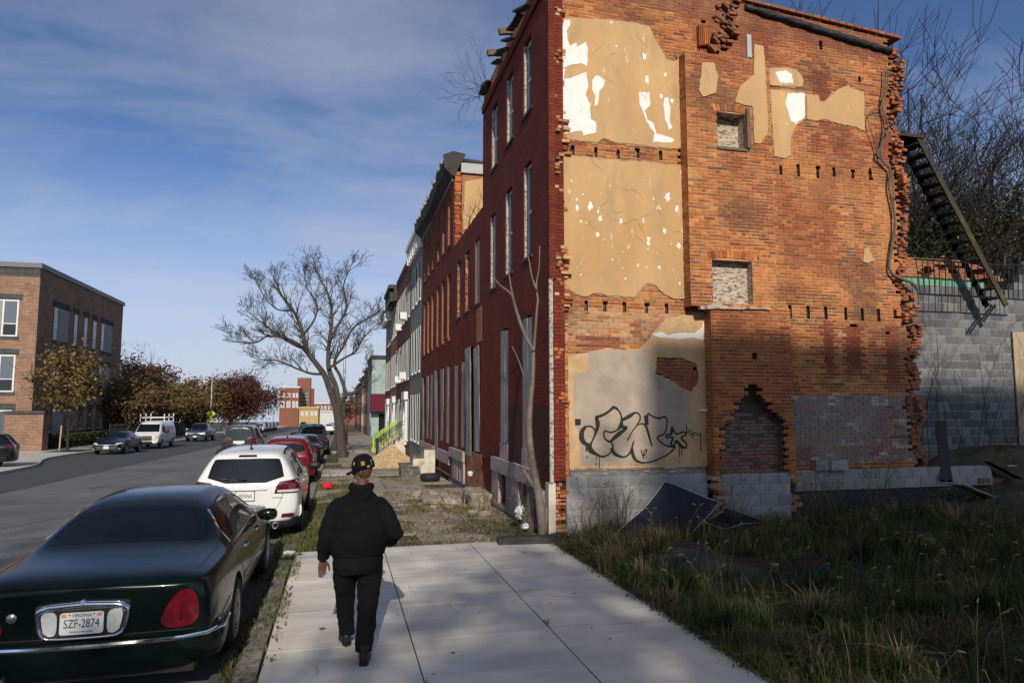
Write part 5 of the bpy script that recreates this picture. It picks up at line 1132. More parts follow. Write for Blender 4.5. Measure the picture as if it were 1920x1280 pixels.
far_block('grey_shed', 'pale grey low building at the end of the street', 'building', x0, x1, 262, 275, -9, fp(610,772,262)[1], M['farwhite'], [])
# ------------------------------------------------------------------ vehicles
TMP = bpy.data.scenes.new('workbench')      # scratch scene so that modifiers are evaluated on their own
def ev_mesh(o):
    vl = TMP.view_layers[0]; vl.update(); return bpy.data.meshes.new_from_object(o.evaluated_get(vl.depsgraph))
def temp(mb, mats):
    me = bpy.data.meshes.new('t'); me.from_pydata(mb.v, [], mb.f)
    for m in mats: me.materials.append(m)
    o = bpy.data.objects.new('t', me); TMP.collection.objects.link(o); return o
def shell(st, paintm, axles, ar, az, sub=2, bottom=True):
    mb = MB(); R_ = []
    for s in st:
        y, zb, zm, zs, zr, zt, ws, wm, wsh, wr = s[:10]; rk = s[10] if len(s) > 10 else 0.0
        half = [(0,zb),(ws*.8,zb),(ws,zb+.06),(wm,zm),(wsh,zs),(wsh-.035,zs+.03),(wr,zr),(wr*.72,zr+(zt-zr)*.78),(0,zt)]
        sg = 1 if y < 0 else -1
        ys_ = [y+sg*rk*max(0, z-zs) for x, z in half]
        R_.append([(x,yy,z) for (x,z), yy in zip(half, ys_)]+[(-half[i][0],ys_[i],half[i][1]) for i in range(7,0,-1)])
    n = 16; V = [p for r in R_ for p in r]; F = []
    for i in range(len(R_)-1):
        for k in range(n): F.append((i*n+k, i*n+(k+1) % n, (i+1)*n+(k+1) % n, (i+1)*n+k))
    for base, fl in ((0, True), ((len(R_)-1)*n, False)):
        c = [(0,1,15)]+[(i,i+1,15-i,16-i) for i in range(1,7)]+[(7,8,9)]
        for f in c: f = tuple(base+i for i in f); F.append(f[::-1] if fl else f)
    F = [f[::-1] for f in F]
    mb.add(V, F); o = temp(mb, [paintm, M['plastic']])
    m = o.modifiers.new('s', 'SUBSURF'); m.levels = sub; m.render_levels = sub
    cut = []
    for ay in axles:
        c = MB(); c.lathe([(ar,-1.3),(ar,1.3)], 40, 'x', (0,ay,az), True); co = temp(c, [M['plastic']]); cut.append(co)
        bm = bmesh.new(); bm.from_mesh(co.data); bmesh.ops.recalc_face_normals(bm, faces=bm.faces); bm.to_mesh(co.data); bm.free()
        b = o.modifiers.new('b', 'BOOLEAN'); b.object = co; b.operation = 'DIFFERENCE'; b.solver = 'EXACT'; b.material_mode = 'TRANSFER'
    bm = bmesh.new(); bm.from_mesh(o.data); bmesh.ops.recalc_face_normals(bm, faces=bm.faces); bm.to_mesh(o.data); bm.free()
    me = ev_mesh(o)
    for q in cut+[o]: bpy.data.objects.remove(q)
    me.polygons.foreach_set('use_smooth', [True]*len(me.polygons)); me.set_sharp_from_angle(angle=rad(38))
    me.name = 'body'; return me
def chaikin(p, n=2, t=.25):
    for _ in range(n):
        q = []
        for i in range(len(p)):
            a, b = p[i], p[(i+1) % len(p)]; q += [(a[0]+(b[0]-a[0])*t, a[1]+(b[1]-a[1])*t), (a[0]+(b[0]-a[0])*(1-t), a[1]+(b[1]-a[1])*(1-t))]
        p = q
    return p
SD = {'R': (lambda a, b: ((4,a,b), (-1,0,0))), 'L': (lambda a, b: ((-4,a,b), (1,0,0))), 'B': (lambda a, b: ((a,-6,b), (0,1,0))), 'F': (lambda a, b: ((a,6,b), (0,-1,0))), 'T': (lambda a, b: ((a,b,4), (0,0,-1)))}
class Car:
    def __init__(s, name, label, cat, loc, rz, st, paintm, axles, wr=0.33, ww=0.21, track=0.8, arch=None, sub=2, group=None):
        s.t = thing(name, label, cat, loc, rz, group); s.me = shell(st, paintm, axles, arch or wr+.055, wr+.01, sub)
        s.body = link('body', s.me, s.t); bm = bmesh.new(); bm.from_mesh(s.me); s.bvh = BVHTree.FromBMesh(bm); bm.free(); s.hi = max(v.co.z for v in s.me.vertices)
        for ay in axles:
            for sx in (1, -1): wheel(s.t, (sx*track, ay, wr), wr, ww, sx)
    def decal(s, side, poly, mat, name, off=.004, res=.05, smooth=0, parent=None, lift=0):
        if smooth: poly = chaikin(poly, smooth)
        b = []
        for i, p in enumerate(poly):
            q = poly[(i+1) % len(poly)]; n = max(1, int(math.hypot(q[0]-p[0], q[1]-p[1])/res)); b += [(p[0]+(q[0]-p[0])*k/n, p[1]+(q[1]-p[1])*k/n) for k in range(n)]
        x0, x1 = min(p[0] for p in b), max(p[0] for p in b); z0, z1 = min(p[1] for p in b), max(p[1] for p in b)
        pts = list(b); 
        for x in np.arange(x0+res*.6, x1, res):
            for z in np.arange(z0+res*.6, z1, res):
                if inside((x, z), b) and min((x-p[0])**2+(z-p[1])**2 for p in b) > (res*.45)**2: pts.append((x, z))
        nb = len(b); r = delaunay_2d_cdt([Vector(p) for p in pts], [(i, (i+1) % nb) for i in range(nb)], [], 1, 1e-6)
        V2, F2 = r[0], [f for f in r[2] if inside((sum(V2[i].x for i in f)/len(f), sum(V2[i].y for i in f)/len(f)), b)] if False else (r[0], r[2])
        V2 = r[0]; F2 = [f for f in r[2] if inside((sum(V2[i].x for i in f)/len(f), sum(V2[i].y for i in f)/len(f)), b)]
        out = []; inn = []
        for v in V2:
            o, d = SD[side](v.x, v.y); h = s.bvh.ray_cast(Vector(o), Vector(d))
            if h[0] is None:
                g = s.bvh.find_nearest(Vector(o)+Vector(d)*4); h = (g[0], g[1])
            nr = h[1] if h[1].dot(Vector(d)) < 0 else -h[1]
            out.append(h[0]+nr*off); inn.append(h[0]-nr*.012)
        d = Vector(SD[side](0, 0)[1]); F = []
        for f in F2:
            nn = (out[f[1]]-out[f[0]]).cross(out[f[2]]-out[f[0]]); F.append(tuple(f) if nn.dot(d) < 0 else tuple(f)[::-1])
        ec = {}
        for f in F:
            for i in range(len(f)): e = (f[i], f[(i+1) % len(f)]); ec[e] = 1
        m = len(out)
        for (a, c) in list(ec):
            if (c, a) not in ec: F.append((c, a, a+m, c+m))
        mb = MB(); mb.add(out+inn, F); o = mb.build(name, mat, parent or s.t, smooth=35, local=True); return o
    def both(s, poly, mat, name, **k): s.decal('R', poly, mat, name, **k); s.decal('L', poly, mat, name, **k)
    def mirrored(s, side, poly, mat, name, **k): s.decal(side, poly, mat, name, **k); s.decal(side, [(-a, b) for a, b in poly][::-1], mat, name, **k)
    def seam(s, side, line, mat=None, w_=.006, name='seam', off=.0015):
        L_, R_ = [], []
        for i, p in enumerate(line):
            a = line[max(i-1, 0)]; b = line[min(i+1, len(line)-1)]; d = Vector((b[0]-a[0], b[1]-a[1])).normalized(); L_.append((p[0]-d.y*w_/2, p[1]+d.x*w_/2)); R_.append((p[0]+d.y*w_/2, p[1]-d.x*w_/2))
        return s.decal(side, L_+R_[::-1], mat or M['plastic'], name, off=off, res=.06)
    def hit(s, side, a, b):
        o, d = SD[side](a, b); return s.bvh.ray_cast(Vector(o), Vector(d))[0]
    def part(s, mb, name, mat, smooth=True, parent=None): return mb.build(name, mat, parent or s.t, smooth=smooth, local=True)
    def mirror(s, y, z, wd=.9, mat=None, size=1.0, sides=(1,-1)):
        for sx in sides:
            mb = MB(); R_ = []
            for k, (o, sc) in enumerate(((0,.25),(.04,.8),(.12,1.0),(.20,.9),(.23,.4))):
                R_.append([(sx*(wd+o*size), y+.05*size*math.cos(q)*sc*1.1-.02*k*0, z+.075*size*math.sin(q)*sc) for q in np.arange(0,6.2,.628)])
            mb.rings(R_); s.part(mb, 'mirror', mat or M['plastic'])
    def handles(s, ys_, z, mat, half):
        for sx, sd in ((1,'R'),(-1,'L')):
            for y in ys_:
                h = s.hit(sd, y, z)
                if h is None: continue
                mb = MB(); mb.rings([[(h.x+sx*(.012+.016*math.sin(t*3.14)), y-.11+.22*t, z+.02*math.cos(q)) if False else (h.x+sx*(.005+.022*math.sin(t*3.14))+.010*math.cos(q), y-.11+.22*t, z+.016*math.sin(q)) for q in np.arange(0,6.2,1.05)] for t in (0,.15,.5,.85,1)]); s.part(mb, 'door_handle', mat)
    def plate(s, side, z, body=None, wd=.305, ht=.155, txt=True, tmat=None, x=0.0, mat=None, dy=.02):
        h = s.hit(side, x, z); sg = -1 if side == 'B' else 1; y = h.y+sg*dy
        mb = MB(); pts = chaikin([(x-wd/2,z-ht/2),(x+wd/2,z-ht/2),(x+wd/2,z+ht/2),(x-wd/2,z+ht/2)], 2, .06); mb.poly([(a,y,b) for a, b in pts], (0,-sg*.012,0)); p = s.part(mb, 'licence_plate', mat or M['platewhite'], smooth=False)
        if body:
            o = text('plate_number', body, ht*.5, tmat or M['plateblue'], p, (x, y+sg*.002, z-.004), (math.pi/2, 0, 0 if sg < 0 else math.pi), xs=.82*wd/.305)
        return p, y
WM = {}
def wheel(t, loc, r, w_, sx):
    if 'tyre' not in WM:
        mb = MB(); mb.lathe([(.66,-.42),(.80,-.5),(.94,-.48),(.99,-.36),(1.0,0),(.99,.36),(.94,.48),(.80,.5),(.66,.42)], 32, 'x'); me = bpy.data.meshes.new('wheel'); me.from_pydata(mb.v, [], mb.f); me.materials.append(M['tyre']); me.polygons.foreach_set('use_smooth', [True]*len(me.polygons)); WM['tyre'] = me
        mb = MB(); mb.lathe([(.68,.45),(.64,.47),(.60,.40),(.58,.1),(0.02,.05)], 32, 'x')
        for k in range(7):
            a = 2*math.pi*k/7; c, q = math.cos(a), math.sin(a); n = (-q, c)
            mb.add([(.40,c*.12-n[0]*.08,q*.12-n[1]*.08),(.40,c*.12+n[0]*.08,q*.12+n[1]*.08),(.44,c*.61+n[0]*.1,q*.61+n[1]*.1),(.44,c*.61-n[0]*.1,q*.61-n[1]*.1),(.1,c*.12-n[0]*.08,q*.12-n[1]*.08),(.1,c*.12+n[0]*.08,q*.12+n[1]*.08),(.1,c*.61+n[0]*.1,q*.61+n[1]*.1),(.1,c*.61-n[0]*.1,q*.61-n[1]*.1)], [(0,1,2,3),(0,4,5,1),(2,6,7,3),(1,5,6,2),(3,7,4,0)])
        mb.lathe([(.15,.30),(.15,.44),(.0,.46)], 14, 'x')
        me = bpy.data.meshes.new('rim'); me.from_pydata(mb.v, [], mb.f); me.materials.append(M['rim']); WM['rim'] = me
    o = link('wheel', WM['tyre'], t); o.location = loc; o.scale = (w_*sx, r, r) if sx > 0 else (w_, r, r); 
    if sx < 0: o.rotation_euler = (0, 0, math.pi)
    q = link('rim', WM['rim'], o)
    return o
# station: y, bottom, mid, shoulder, roof edge, top centre, half widths sill / mid / shoulder / roof, rake
def sedan_st(L_=4.9, W_=.92, Hh=1.46, deck=1.03, tail=.95, hood=.96, rg0=-.33, rr0=-.16, rf0=.06, cw0=.22, sh=.96, wr=.62, nose=.80):
    h = L_/2; k = W_
    return [(-h,.40,.60,tail-.07,tail-.03,tail-.02,k*.76,k*.84,k*.78,k*.52),(-h+.07,.32,.60,tail-.02,tail+.02,tail+.035,k*.88,k*.94,k*.87,k*.66),(-h+.32,.27,.58,sh-.01,deck-.01,deck+.01,k*.93,k*.985,k*.93,k*.76),(L_*rg0+.06,.25,.57,sh,deck,deck+.02,k*.95,k,k*.945,k*.78),
            (L_*(rg0+rr0)/2,.24,.57,sh,(deck+Hh)/2-.0,(deck+Hh)/2+.05,k*.95,k,k*.945,(wr+k*.78)/2),(L_*rr0,.24,.57,sh-.01,Hh-.06,Hh-.015,k*.95,k,k*.945,wr),(L_*(rr0+rf0)/2,.24,.57,sh-.02,Hh-.045,Hh,k*.95,k,k*.94,wr),(L_*rf0,.24,.57,sh-.02,Hh-.065,Hh-.02,k*.95,k,k*.94,wr-.01),
            (L_*(rf0+cw0)/2,.24,.57,sh-.02,(hood+Hh)/2-.05,(hood+Hh)/2+.02,k*.95,k,k*.94,(wr+k*.74)/2),(L_*cw0,.24,.57,sh-.02,hood+.01,hood+.045,k*.95,k,k*.935,k*.76),(L_*.34,.25,.57,sh-.06,hood-.04,hood,k*.94,.99*k,k*.92,k*.72),(h-.28,.26,.56,nose-.02,nose+.02,nose+.05,k*.91,.96*k,k*.88,k*.62),(h-.06,.30,.52,nose-.12,nose-.07,nose-.05,k*.82,k*.86,k*.80,k*.5),(h,.36,.50,nose-.20,nose-.17,nose-.16,k*.72,k*.76,k*.70,k*.42)]
def suv_st(L_=4.85, W_=.915, Hh=1.68, sh=1.03, hood=1.05, wr=.64, nose=.88, rake=.42, rf0=.07, cw0=.26, zb=.32):
    h = L_/2; k = W_
    return [(-h,zb+.12,.68,sh-.03,Hh-.16,Hh-.12,k*.77,k*.87,k*.86,wr-.07,rake),(-h+.09,zb+.05,.66,sh,Hh-.10,Hh-.05,k*.9,k*.97,k*.94,wr-.02,rake*.9),(-h+.5,zb,.64,sh+.01,Hh-.075,Hh-.02,k*.94,k,k*.96,wr,rake*.5),(-L_*.24,zb-.03,.62,sh,Hh-.065,Hh,k*.95,k,k*.96,wr+.01,.1),
            (-L_*.07,zb-.04,.61,sh-.01,Hh-.065,Hh,k*.95,k,k*.955,wr+.01),(L_*rf0,zb-.04,.61,sh-.02,Hh-.10,Hh-.04,k*.95,k,k*.95,wr),(L_*(rf0+cw0)/2,zb-.04,.61,sh-.02,(Hh+hood)/2-.04,(Hh+hood)/2+.02,k*.95,k,k*.95,(wr+k*.76)/2),(L_*cw0,zb-.03,.61,sh-.02,hood,hood+.03,k*.95,k,k*.94,k*.78),(L_*.37,zb-.02,.61,sh-.06,hood-.06,hood-.02,k*.94,.985*k,k*.92,k*.74),
            (h-.22,zb,.6,nose-.02,nose+.04,nose+.07,k*.9,.955*k,k*.88,k*.66),(h-.05,zb+.05,.55,nose-.1,nose-.05,nose-.03,k*.82,k*.86,k*.8,k*.55),(h,zb+.12,.52,nose-.2,nose-.16,nose-.15,k*.72,k*.77,k*.72,k*.48)]
# ---- the big dark green sedan in front
LM = paint('dark green car paint', (0.0025,0.0058,0.0048), rough=.2, coat=.2, spec=.22)
LY = 8.92; LX = -1.91
car = Car('luxury_sedan', 'dark green luxury sedan with Virginia plate parked at the kerb in the foreground', 'car', (LX, LY, zg(LY)+ROAD), 0, sedan_st(5.47, .985, 1.47, 1.04, .97, 1.0, -.315, -.165, .07, .225, .98, .60, .82), LM, (-1.47, 1.52), .345, .23, .86, arch=.39)
GLS = pmat('tinted car glass', (0.006,0.007,0.009), rough=.04, var=0, bump=0, spec=.35)
car.decal('T', [(-.70,-1.60),(-.60,-1.66),(.60,-1.66),(.70,-1.60),(.60,-1.28),(.54,-.99),(-.54,-.99),(-.60,-1.28)], GLS, 'rear_window', res=.06, smooth=1)
car.decal('F', [(-.64,1.08),(.64,1.08),(.52,1.38),(-.52,1.38)], GLS, 'windscreen', res=.07)
car.both([(-1.36,1.05),(-1.27,1.19),(-1.08,1.285),(-.90,1.315),(-.46,1.325),(-.50,1.04)], GLS, 'window', smooth=1, res=.06); car.both([(-.40,1.04),(-.37,1.325),(.12,1.31),(.45,1.20),(.80,1.05)], GLS, 'window', smooth=1, res=.06)
for sd in 'RL':
    car.seam(sd, [(-1.40,1.03),(-1.33,1.17),(-1.14,1.30),(-.92,1.345),(-.4,1.352),(.15,1.335),(.5,1.21),(.86,1.03)], M['chrome'], .018, 'window_trim', .006)
    car.seam(sd, [(-1.44,1.015),(.86,1.015)], M['chrome'], .016, 'belt_trim', .006)
    car.seam(sd, [(-.45,1.33),(-.45,.34)], None, .010); car.seam(sd, [(.92,1.0),(.95,.7),(.92,.34)], None, .010); car.seam(sd, [(-1.44,1.0),(-1.36,.85),(-1.05,.7),(-.98,.34)], None, .010)
    car.seam(sd, [(-1.0,.60),(1.0,.60)], M['chrome'], .026, 'side_moulding', .012); car.seam(sd, [(-2.40,.56),(-1.92,.62)], M['chrome'], .024, 'side_moulding', .012)
car.seam('T', [(-.80,-1.70),(-.77,-2.45)], None, .008); car.seam('T', [(.80,-1.70),(.77,-2.45)], None, .008)
car.handles((-.75,.30), .88, M['chrome'], 1); car.mirror(.62, .99, .91, LM, 1.05)
tl = [(.53,.61),(.825,.61),(.825,.80),(.775,.905),(.69,.905),(.595,.80)]
car.mirrored('B', tl, M['redlens'], 'tail_light', smooth=2, res=.04, off=.012)
for sx in (1,-1): car.decal('B', [(sx*a, b) for a, b in [(.69,.66),(.713,.66),(.71,.80),(.69,.80)]], M['redlens_dark'], 'lens_emblem', off=.016, res=.03)
# chrome plate surround with reversing lamps
h = car.hit('B', 0, .72); yb = h.y
def fz(L_): return [(x*.88, .7175+z) for x, z in L_]
fr = chaikin(fz([(-.385,.10),(-.36,.135),(-.06,.15),(.06,.15),(.36,.135),(.385,.10),(.35,-.10),(.27,-.135),(-.27,-.135),(-.35,-.10)]), 1, .2)
inn = chaikin(fz([(-.345,.09),(.345,.09),(.315,-.09),(.25,-.118),(-.25,-.118),(-.315,-.09)]), 1, .2)
mb = MB(); mb.poly([(a, yb-.022, b) for a, b in fr], (0, .07, 0)); sr = car.part(mb, 'plate_surround', M['chrome'], 30)
q = chaikin(fz([(-.372,.108),(-.05,.124),(.05,.124),(.372,.108),(.335,-.096),(.26,-.128),(-.26,-.128),(-.335,-.096)]), 2, .2)
mb = MB(); mb.tube([(a, yb-.028, b) for a, b in q+[q[0]]], [.021 if b > .78 else .010 for a, b in q+[q[0]]], 10, cap=False); car.part(mb, 'chrome_rim', M['chrome'], True, sr)
mb = MB(); mb.rings([[(-.05*(1-t), yb-.028, .845+.045*t), (0, yb-.056+.02*t, .845+.045*t), (.05*(1-t), yb-.028, .845+.045*t), (0, yb, .845+.045*t)] for t in (0,.5,.8)]); car.part(mb, 'chrome_crest', M['chrome'], False, sr)
mb = MB(); mb.poly([(a, yb-.026, b) for a, b in inn], (0, .02, 0)); car.part(mb, 'plate_recess', M['plastic'], False, sr)
for sx in (1,-1):
    mb = MB(); q = chaikin([(sx*.292,.795),(sx*.175,.795),(sx*.175,.625),(sx*.225,.615),(sx*.268,.645)], 2, .2); mb.poly([(a, yb-.036, b) for a, b in q], (0, .03, 0)); car.part(mb, 'reversing_lamp', M['clearlens'], False, sr)
    for k in range(7): mb = MB(); mb.box((sx*.187+sx*k*.013-.0015, yb-.0385, .645), (sx*.187+sx*k*.013+.0015, yb-.0362, .78)); car.part(mb, 'lens_rib', M['clearlens'], False, sr)
p, yy = car.plate('B', .706, None, .305, .165, dy=.045)
text('plate_number', 'SZF-2874', .092, M['plateblue'], p, (0, yy-.0015, .703), (math.pi/2,0,0), xs=.70); text('plate_state', 'VIRGINIA', .034, M['plateblue'], p, (0, yy-.0015, .766), (math.pi/2,0,0)); text('plate_slogan', 'VIRGINIA IS FOR LOVERS', .015, M['plateblue'], p, (0, yy-.0015, .644), (math.pi/2,0,0))
for x, m_ in ((-.125,'orange'),(.122,'pink')): mb = MB(); mb.box((x-.018, yy-.0015, .755), (x+.018, yy-.0005, .780)); car.part(mb, 'plate_sticker', M[m_], False, p)
for x in (-.085,.085): mb = MB(); mb.lathe([(0,-.003),(.006,-.003),(.006,0)], 10, 'y', (x, yy, .773)); car.part(mb, 'plate_screw', M['black'], False, p)
text('maker_lettering', 'L  I  N  C  O  L  N', .022, M['rim'], sr, (0, yb-.0505, .84), (math.pi/2,0,0))
mb = MB(); mb.lathe([(0,-.006),(.035,-.006),(.038,0)], 16, 'y', (-.50, car.hit('B',-.50,.76).y, .76)); car.part(mb, 'badge', M['rim'])
car.seam('B', [(-.90,.588),(.90,.588)], None, .010)
# bumper that wraps the tail with a chrome strip
def bumper(car, yr, w_, z0, z1, mat, depth=.10, ylen=.65, strip=None, name='bumper', sgn=-1):
    path = [(w_+.005, yr-sgn*ylen), (w_+.012, yr-sgn*ylen*.5), (w_-.01, yr-sgn*.26), (w_-.09, yr-sgn*.10), (w_-.25, yr-sgn*.015), (w_*.4, yr+sgn*.035), (0, yr+sgn*.045)]
    path = path+[(-a, b) for a, b in path[-2::-1]]
    def sweep(prof, nm, m_):
        R_ = []
        for i, (x, y) in enumerate(path):
            a = path[max(i-1,0)]; b = path[min(i+1,len(path)-1)]; d = Vector((b[0]-a[0], b[1]-a[1])).normalized(); n = Vector((-d.y, d.x))*(1 if sgn > 0 else -1)
            if n.dot(Vector((x, y-(yr-sgn*1.0)))) < 0: n = -n
            R_.append([(x+n.x*o, y+n.y*o, z) for o, z in prof])
        mb = MB(); mb.rings(R_); return car.part(mb, nm, m_, 40)
    h_ = z1-z0; b_ = sweep([(-.12,z0),(-.02,z0),(.012,z0+h_*.2),(.02,z0+h_*.6),(.012,z1-.015),(-.01,z1),(-.12,z1)], name, mat)
    if strip: sweep([(.0,strip-.016),(.026,strip-.016),(.032,strip),(.026,strip+.016),(.0,strip+.016)], 'chrome_strip', M['chrome'])
    return b_
bumper(car, -2.735, .965, .30, .568, LM, strip=.533, ylen=.58); car.mirrored('F', [(.45,.62),(.85,.60),(.85,.74),(.5,.76)], M['clearlens'], 'headlight', res=.07)
mb = MB(); mb.box((-.8,-2.66,.24), (.8,-2.4,.31)); car.part(mb, 'lower_valance', M['plastic'], False)
mb = MB(); mb.lathe([(.028,0),(.028,-.16),(.034,-.16),(.034,0)], 12, 'y', (-.55,-2.62,.27)); car.part(mb, 'exhaust', M['rim'])
# ---- white crossover
WP = paint('white car paint', (0.66,0.66,0.64), rough=.25)
SY = 15.25; SX = -1.56
car = Car('white_crossover', 'white crossover SUV with red tail lamps parked ahead of the green sedan', 'car', (SX, SY, zg(SY)+ROAD), 0, suv_st(4.88, .93, 1.66, 1.05, 1.04, .63), WP, (-1.45, 1.44), .35, .22, .82, arch=.40)
car.decal('B', [(-.655,1.09),(.655,1.09),(.56,1.475),(.48,1.50),(-.48,1.50),(-.56,1.475)], GLS, 'rear_window', res=.06, smooth=1); car.decal('F', [(-.68,1.14),(.68,1.14),(.56,1.52),(-.56,1.52)], GLS, 'windscreen', res=.08)
car.both([(-2.02,1.14),(-1.85,1.44),(-1.45,1.50),(-1.42,1.12)], GLS, 'window', smooth=1); car.both([(-1.34,1.12),(-1.36,1.51),(-.45,1.53),(-.42,1.10)], GLS, 'window', smooth=1); car.both([(-.34,1.10),(-.36,1.53),(.25,1.50),(.85,1.10)], GLS, 'window', smooth=1)
car.mirrored('B', [(.48,.905),(.51,1.02),(.56,1.10),(.80,1.13),(.90,1.11),(.90,.905)], M['redlens_dark'], 'tail_light', res=.05, off=.014)
for sx in (1,-1):
    for a in (.64,.78): car.decal('B', [(sx*(a+.05*math.cos(t)), 1.02+.05*math.sin(t)) for t in np.arange(0,6.2,.6)], M['redlens'], 'lamp_ring', res=.05, off=.018)
    car.decal('B', [(sx*.53,.925),(sx*.86,.925),(sx*.86,.965),(sx*.535,.965)], M['clearlens'], 'reversing_lamp', res=.05, off=.018)
    car.decal('B', [(sx*.60,.50),(sx*.80,.51),(sx*.80,.56),(sx*.62,.555)], M['redlens'], 'reflector', res=.05, off=.03)
car.decal('B', [(-.16,1.525),(.16,1.525),(.14,1.56),(-.14,1.56)], M['redlens_dark'], 'brake_lamp', res=.05, off=.008)
car.seam('B', [(-.62,.905),(-.60,.80),(-.52,.64),(.52,.64),(.60,.80),(.62,.905)], None, .008); car.seam('B', [(-.36,.965),(.36,.965)], M['siding'], .02, 'tailgate_crease_shade', .003)  # grey strip paints the shade of a body fold across the tailgate
p, yy = car.plate('B', .875, '6ED9365', .305, .155, tmat=M['black']); 
mb = MB(); mb.box((-.16, yy+.001, .79), (.16, yy+.01, .96)); car.part(mb, 'plate_frame', M['plastic'], False, p)
for i, ch in enumerate('DODGE'): text('maker_letter', ch, .035, M['rim'], car.t, (-.20+i*.1, car.hit('B', -.2+i*.1, 1.03).y-.004, 1.03), (math.pi/2,0,0), .002)
for x, t_ in ((-.50,'JOURNEY'),(.53,'CROSSROAD')): text('model_lettering', t_, .030, M['plastic'], car.t, (x, car.hit('B', x, .83).y-.004, .83), (math.pi/2,0,0), .002)
bumper(car, -2.40, .905, .46, .66, WP, ylen=.5); bumper(car, -2.38, .885, .30, .462, M['plastic'], ylen=.4, name='lower_bumper')
mb = MB(); mb.lathe([(.045,0),(.045,-.2),(.055,-.2),(.055,0)], 14, 'y', (.52,-2.30,.36)); car.part(mb, 'exhaust', M['rim'])
mb = MB(); mb.tube([(.02,-2.20,1.135),(-.22,-2.20,1.155),(-.40,-2.17,1.165)], [.014,.011,.008], 6); mb.v = [(x, car.hit('B', x, z).y-.02 if car.hit('B', x, z) else y, z) for x, y, z in mb.v]; car.part(mb, 'wiper', M['plastic'])
mb = MB(); h = car.hit('T', 0, -1.75); mb.tube([(0,-1.72,h.z),(0,-1.80,h.z+.05),(-.01,-1.86,h.z+.2)], [.035,.012,.004], 7); car.part(mb, 'aerial', M['plastic'])
for sx in (1,-1):
    mb = MB(); q = []
    for i, y in enumerate(np.linspace(-1.9, .25, 9)):
        h = car.hit('T', sx*.585, y); q.append((sx*.585, y, h.z+(.045 if 0 < i < 8 else .0)))
    mb.tube(q, [.018]+[.020]*7+[.018], 7); car.part(mb, 'roof_rail', M['plastic'])
for sd in 'RL':
    car.seam(sd, [(-.38,1.52),(-.38,.40)], None); car.seam(sd, [(-1.40,1.5),(-1.38,1.0),(-1.15,.75),(-1.05,.40)], None); car.seam(sd, [(.88,1.06),(.90,.40)], None); car.seam(sd, [(-1.1,.42),(1.0,.42)], M['plastic'], .09, 'sill_cladding', .006)
car.handles((-.85,.22), .98, WP, 1); car.mirror(.72, 1.12, .90, M['plastic'], 1.2)
def simple_suv(name, label, x, y, rz, st, pm, axles, wr_=.34, plate=None, rails=True, tall=1.0, lamp='redlens', sub=2, group=None, chrome_plate=False):
    c = Car(name, label, 'car', (x, y, zg(y)+ROAD), rz, st, pm, axles, wr_, .22, st[3][7]-.1, sub=sub, group=group); H_ = c.hi; k = st[3][7]
    c.decal('B', [(-k*.70,1.10),(k*.70,1.10),(k*.60,H_-.19),(-k*.60,H_-.19)], GLS, 'rear_window', res=.08, smooth=1); c.decal('F', [(-k*.72,1.14),(k*.72,1.14),(k*.60,H_-.17),(-k*.60,H_-.17)], GLS, 'windscreen', res=.09)
    c.both([(-1.95,1.13),(-1.82,H_-.24),(-1.3,H_-.19),(-1.28,1.12)], GLS, 'window', res=.08); c.both([(-1.2,1.12),(-1.22,H_-.18),(-.42,H_-.16),(-.4,1.10)], GLS, 'window', res=.08); c.both([(-.32,1.10),(-.34,H_-.16),(.25,H_-.19),(.8,1.10)], GLS, 'window', res=.08)
    c.mirrored('B', [(k*.66,.80),(k*.93,.80),(k*.93,1.12),(k*.72,1.14)], M[lamp], 'tail_light', res=.06, off=.012); c.plate('B', .88, plate, .31, .16)
    bumper(c, st[0][0]+.04, k-.02, .36, .62, pm if not chrome_plate else M['plastic'], ylen=.5); c.mirror(.68, 1.12, k-.02, M['plastic'], 1.2); c.handles((-.8,.25), .98, pm, 1)
    for sd in 'RL': c.seam(sd, [(-.36,1.5),(-.36,.42)], None); c.seam(sd, [(.86,1.04),(.88,.42)], None)
    if rails:
        for sx in (1,-1):
            mb = MB(); q = []
            for i, yy in enumerate(np.linspace(-1.7, .2, 7)):
                h = c.hit('T', sx*.57, yy); q.append((sx*.57, yy, h.z+(.04 if 0 < i < 6 else 0)))
            mb.tube(q, .018, 6); c.part(mb, 'roof_rail', M['rim'])
    mb = MB(); h = c.hit('T', 0, -1.55); mb.tube([(0,-1.5,h.z),(0,-1.6,h.z+.06)], [.03,.008], 6); c.part(mb, 'aerial', M['plastic'])
    return c
RP = paint('dark red car paint', (0.13,0.006,0.012), rough=.25)
simple_suv('red_crossover', 'dark red compact SUV parked between the white crossover and the black sedan', -1.66, 25.5, 0, suv_st(4.5, .90, 1.60, 1.0, 1.02, .62), RP, (-1.33, 1.32))
GP = paint('dark green grey car paint', (0.028,0.034,0.034), rough=.25)
c = simple_suv('luxury_suv', 'dark grey green boxy SUV with white plate driving in the middle lane', -5.55, 44.5, 0, suv_st(4.95, .97, 1.88, 1.10, 1.12, .70, rake=.2), GP, (-1.45, 1.42), .37, None, False, lamp='redlens')
mb = MB(); h = c.hit('B', 0, .98); mb.box((-.30, h.y-.03, .84), (.30, h.y-.015, 1.0)); c.part(mb, 'wide_plate', M['platewhite'], False); c.decal('B', [(-.2,1.72),(.2,1.72),(.2,1.75),(-.2,1.75)], M['redlens'], 'brake_lamp', off=.01)
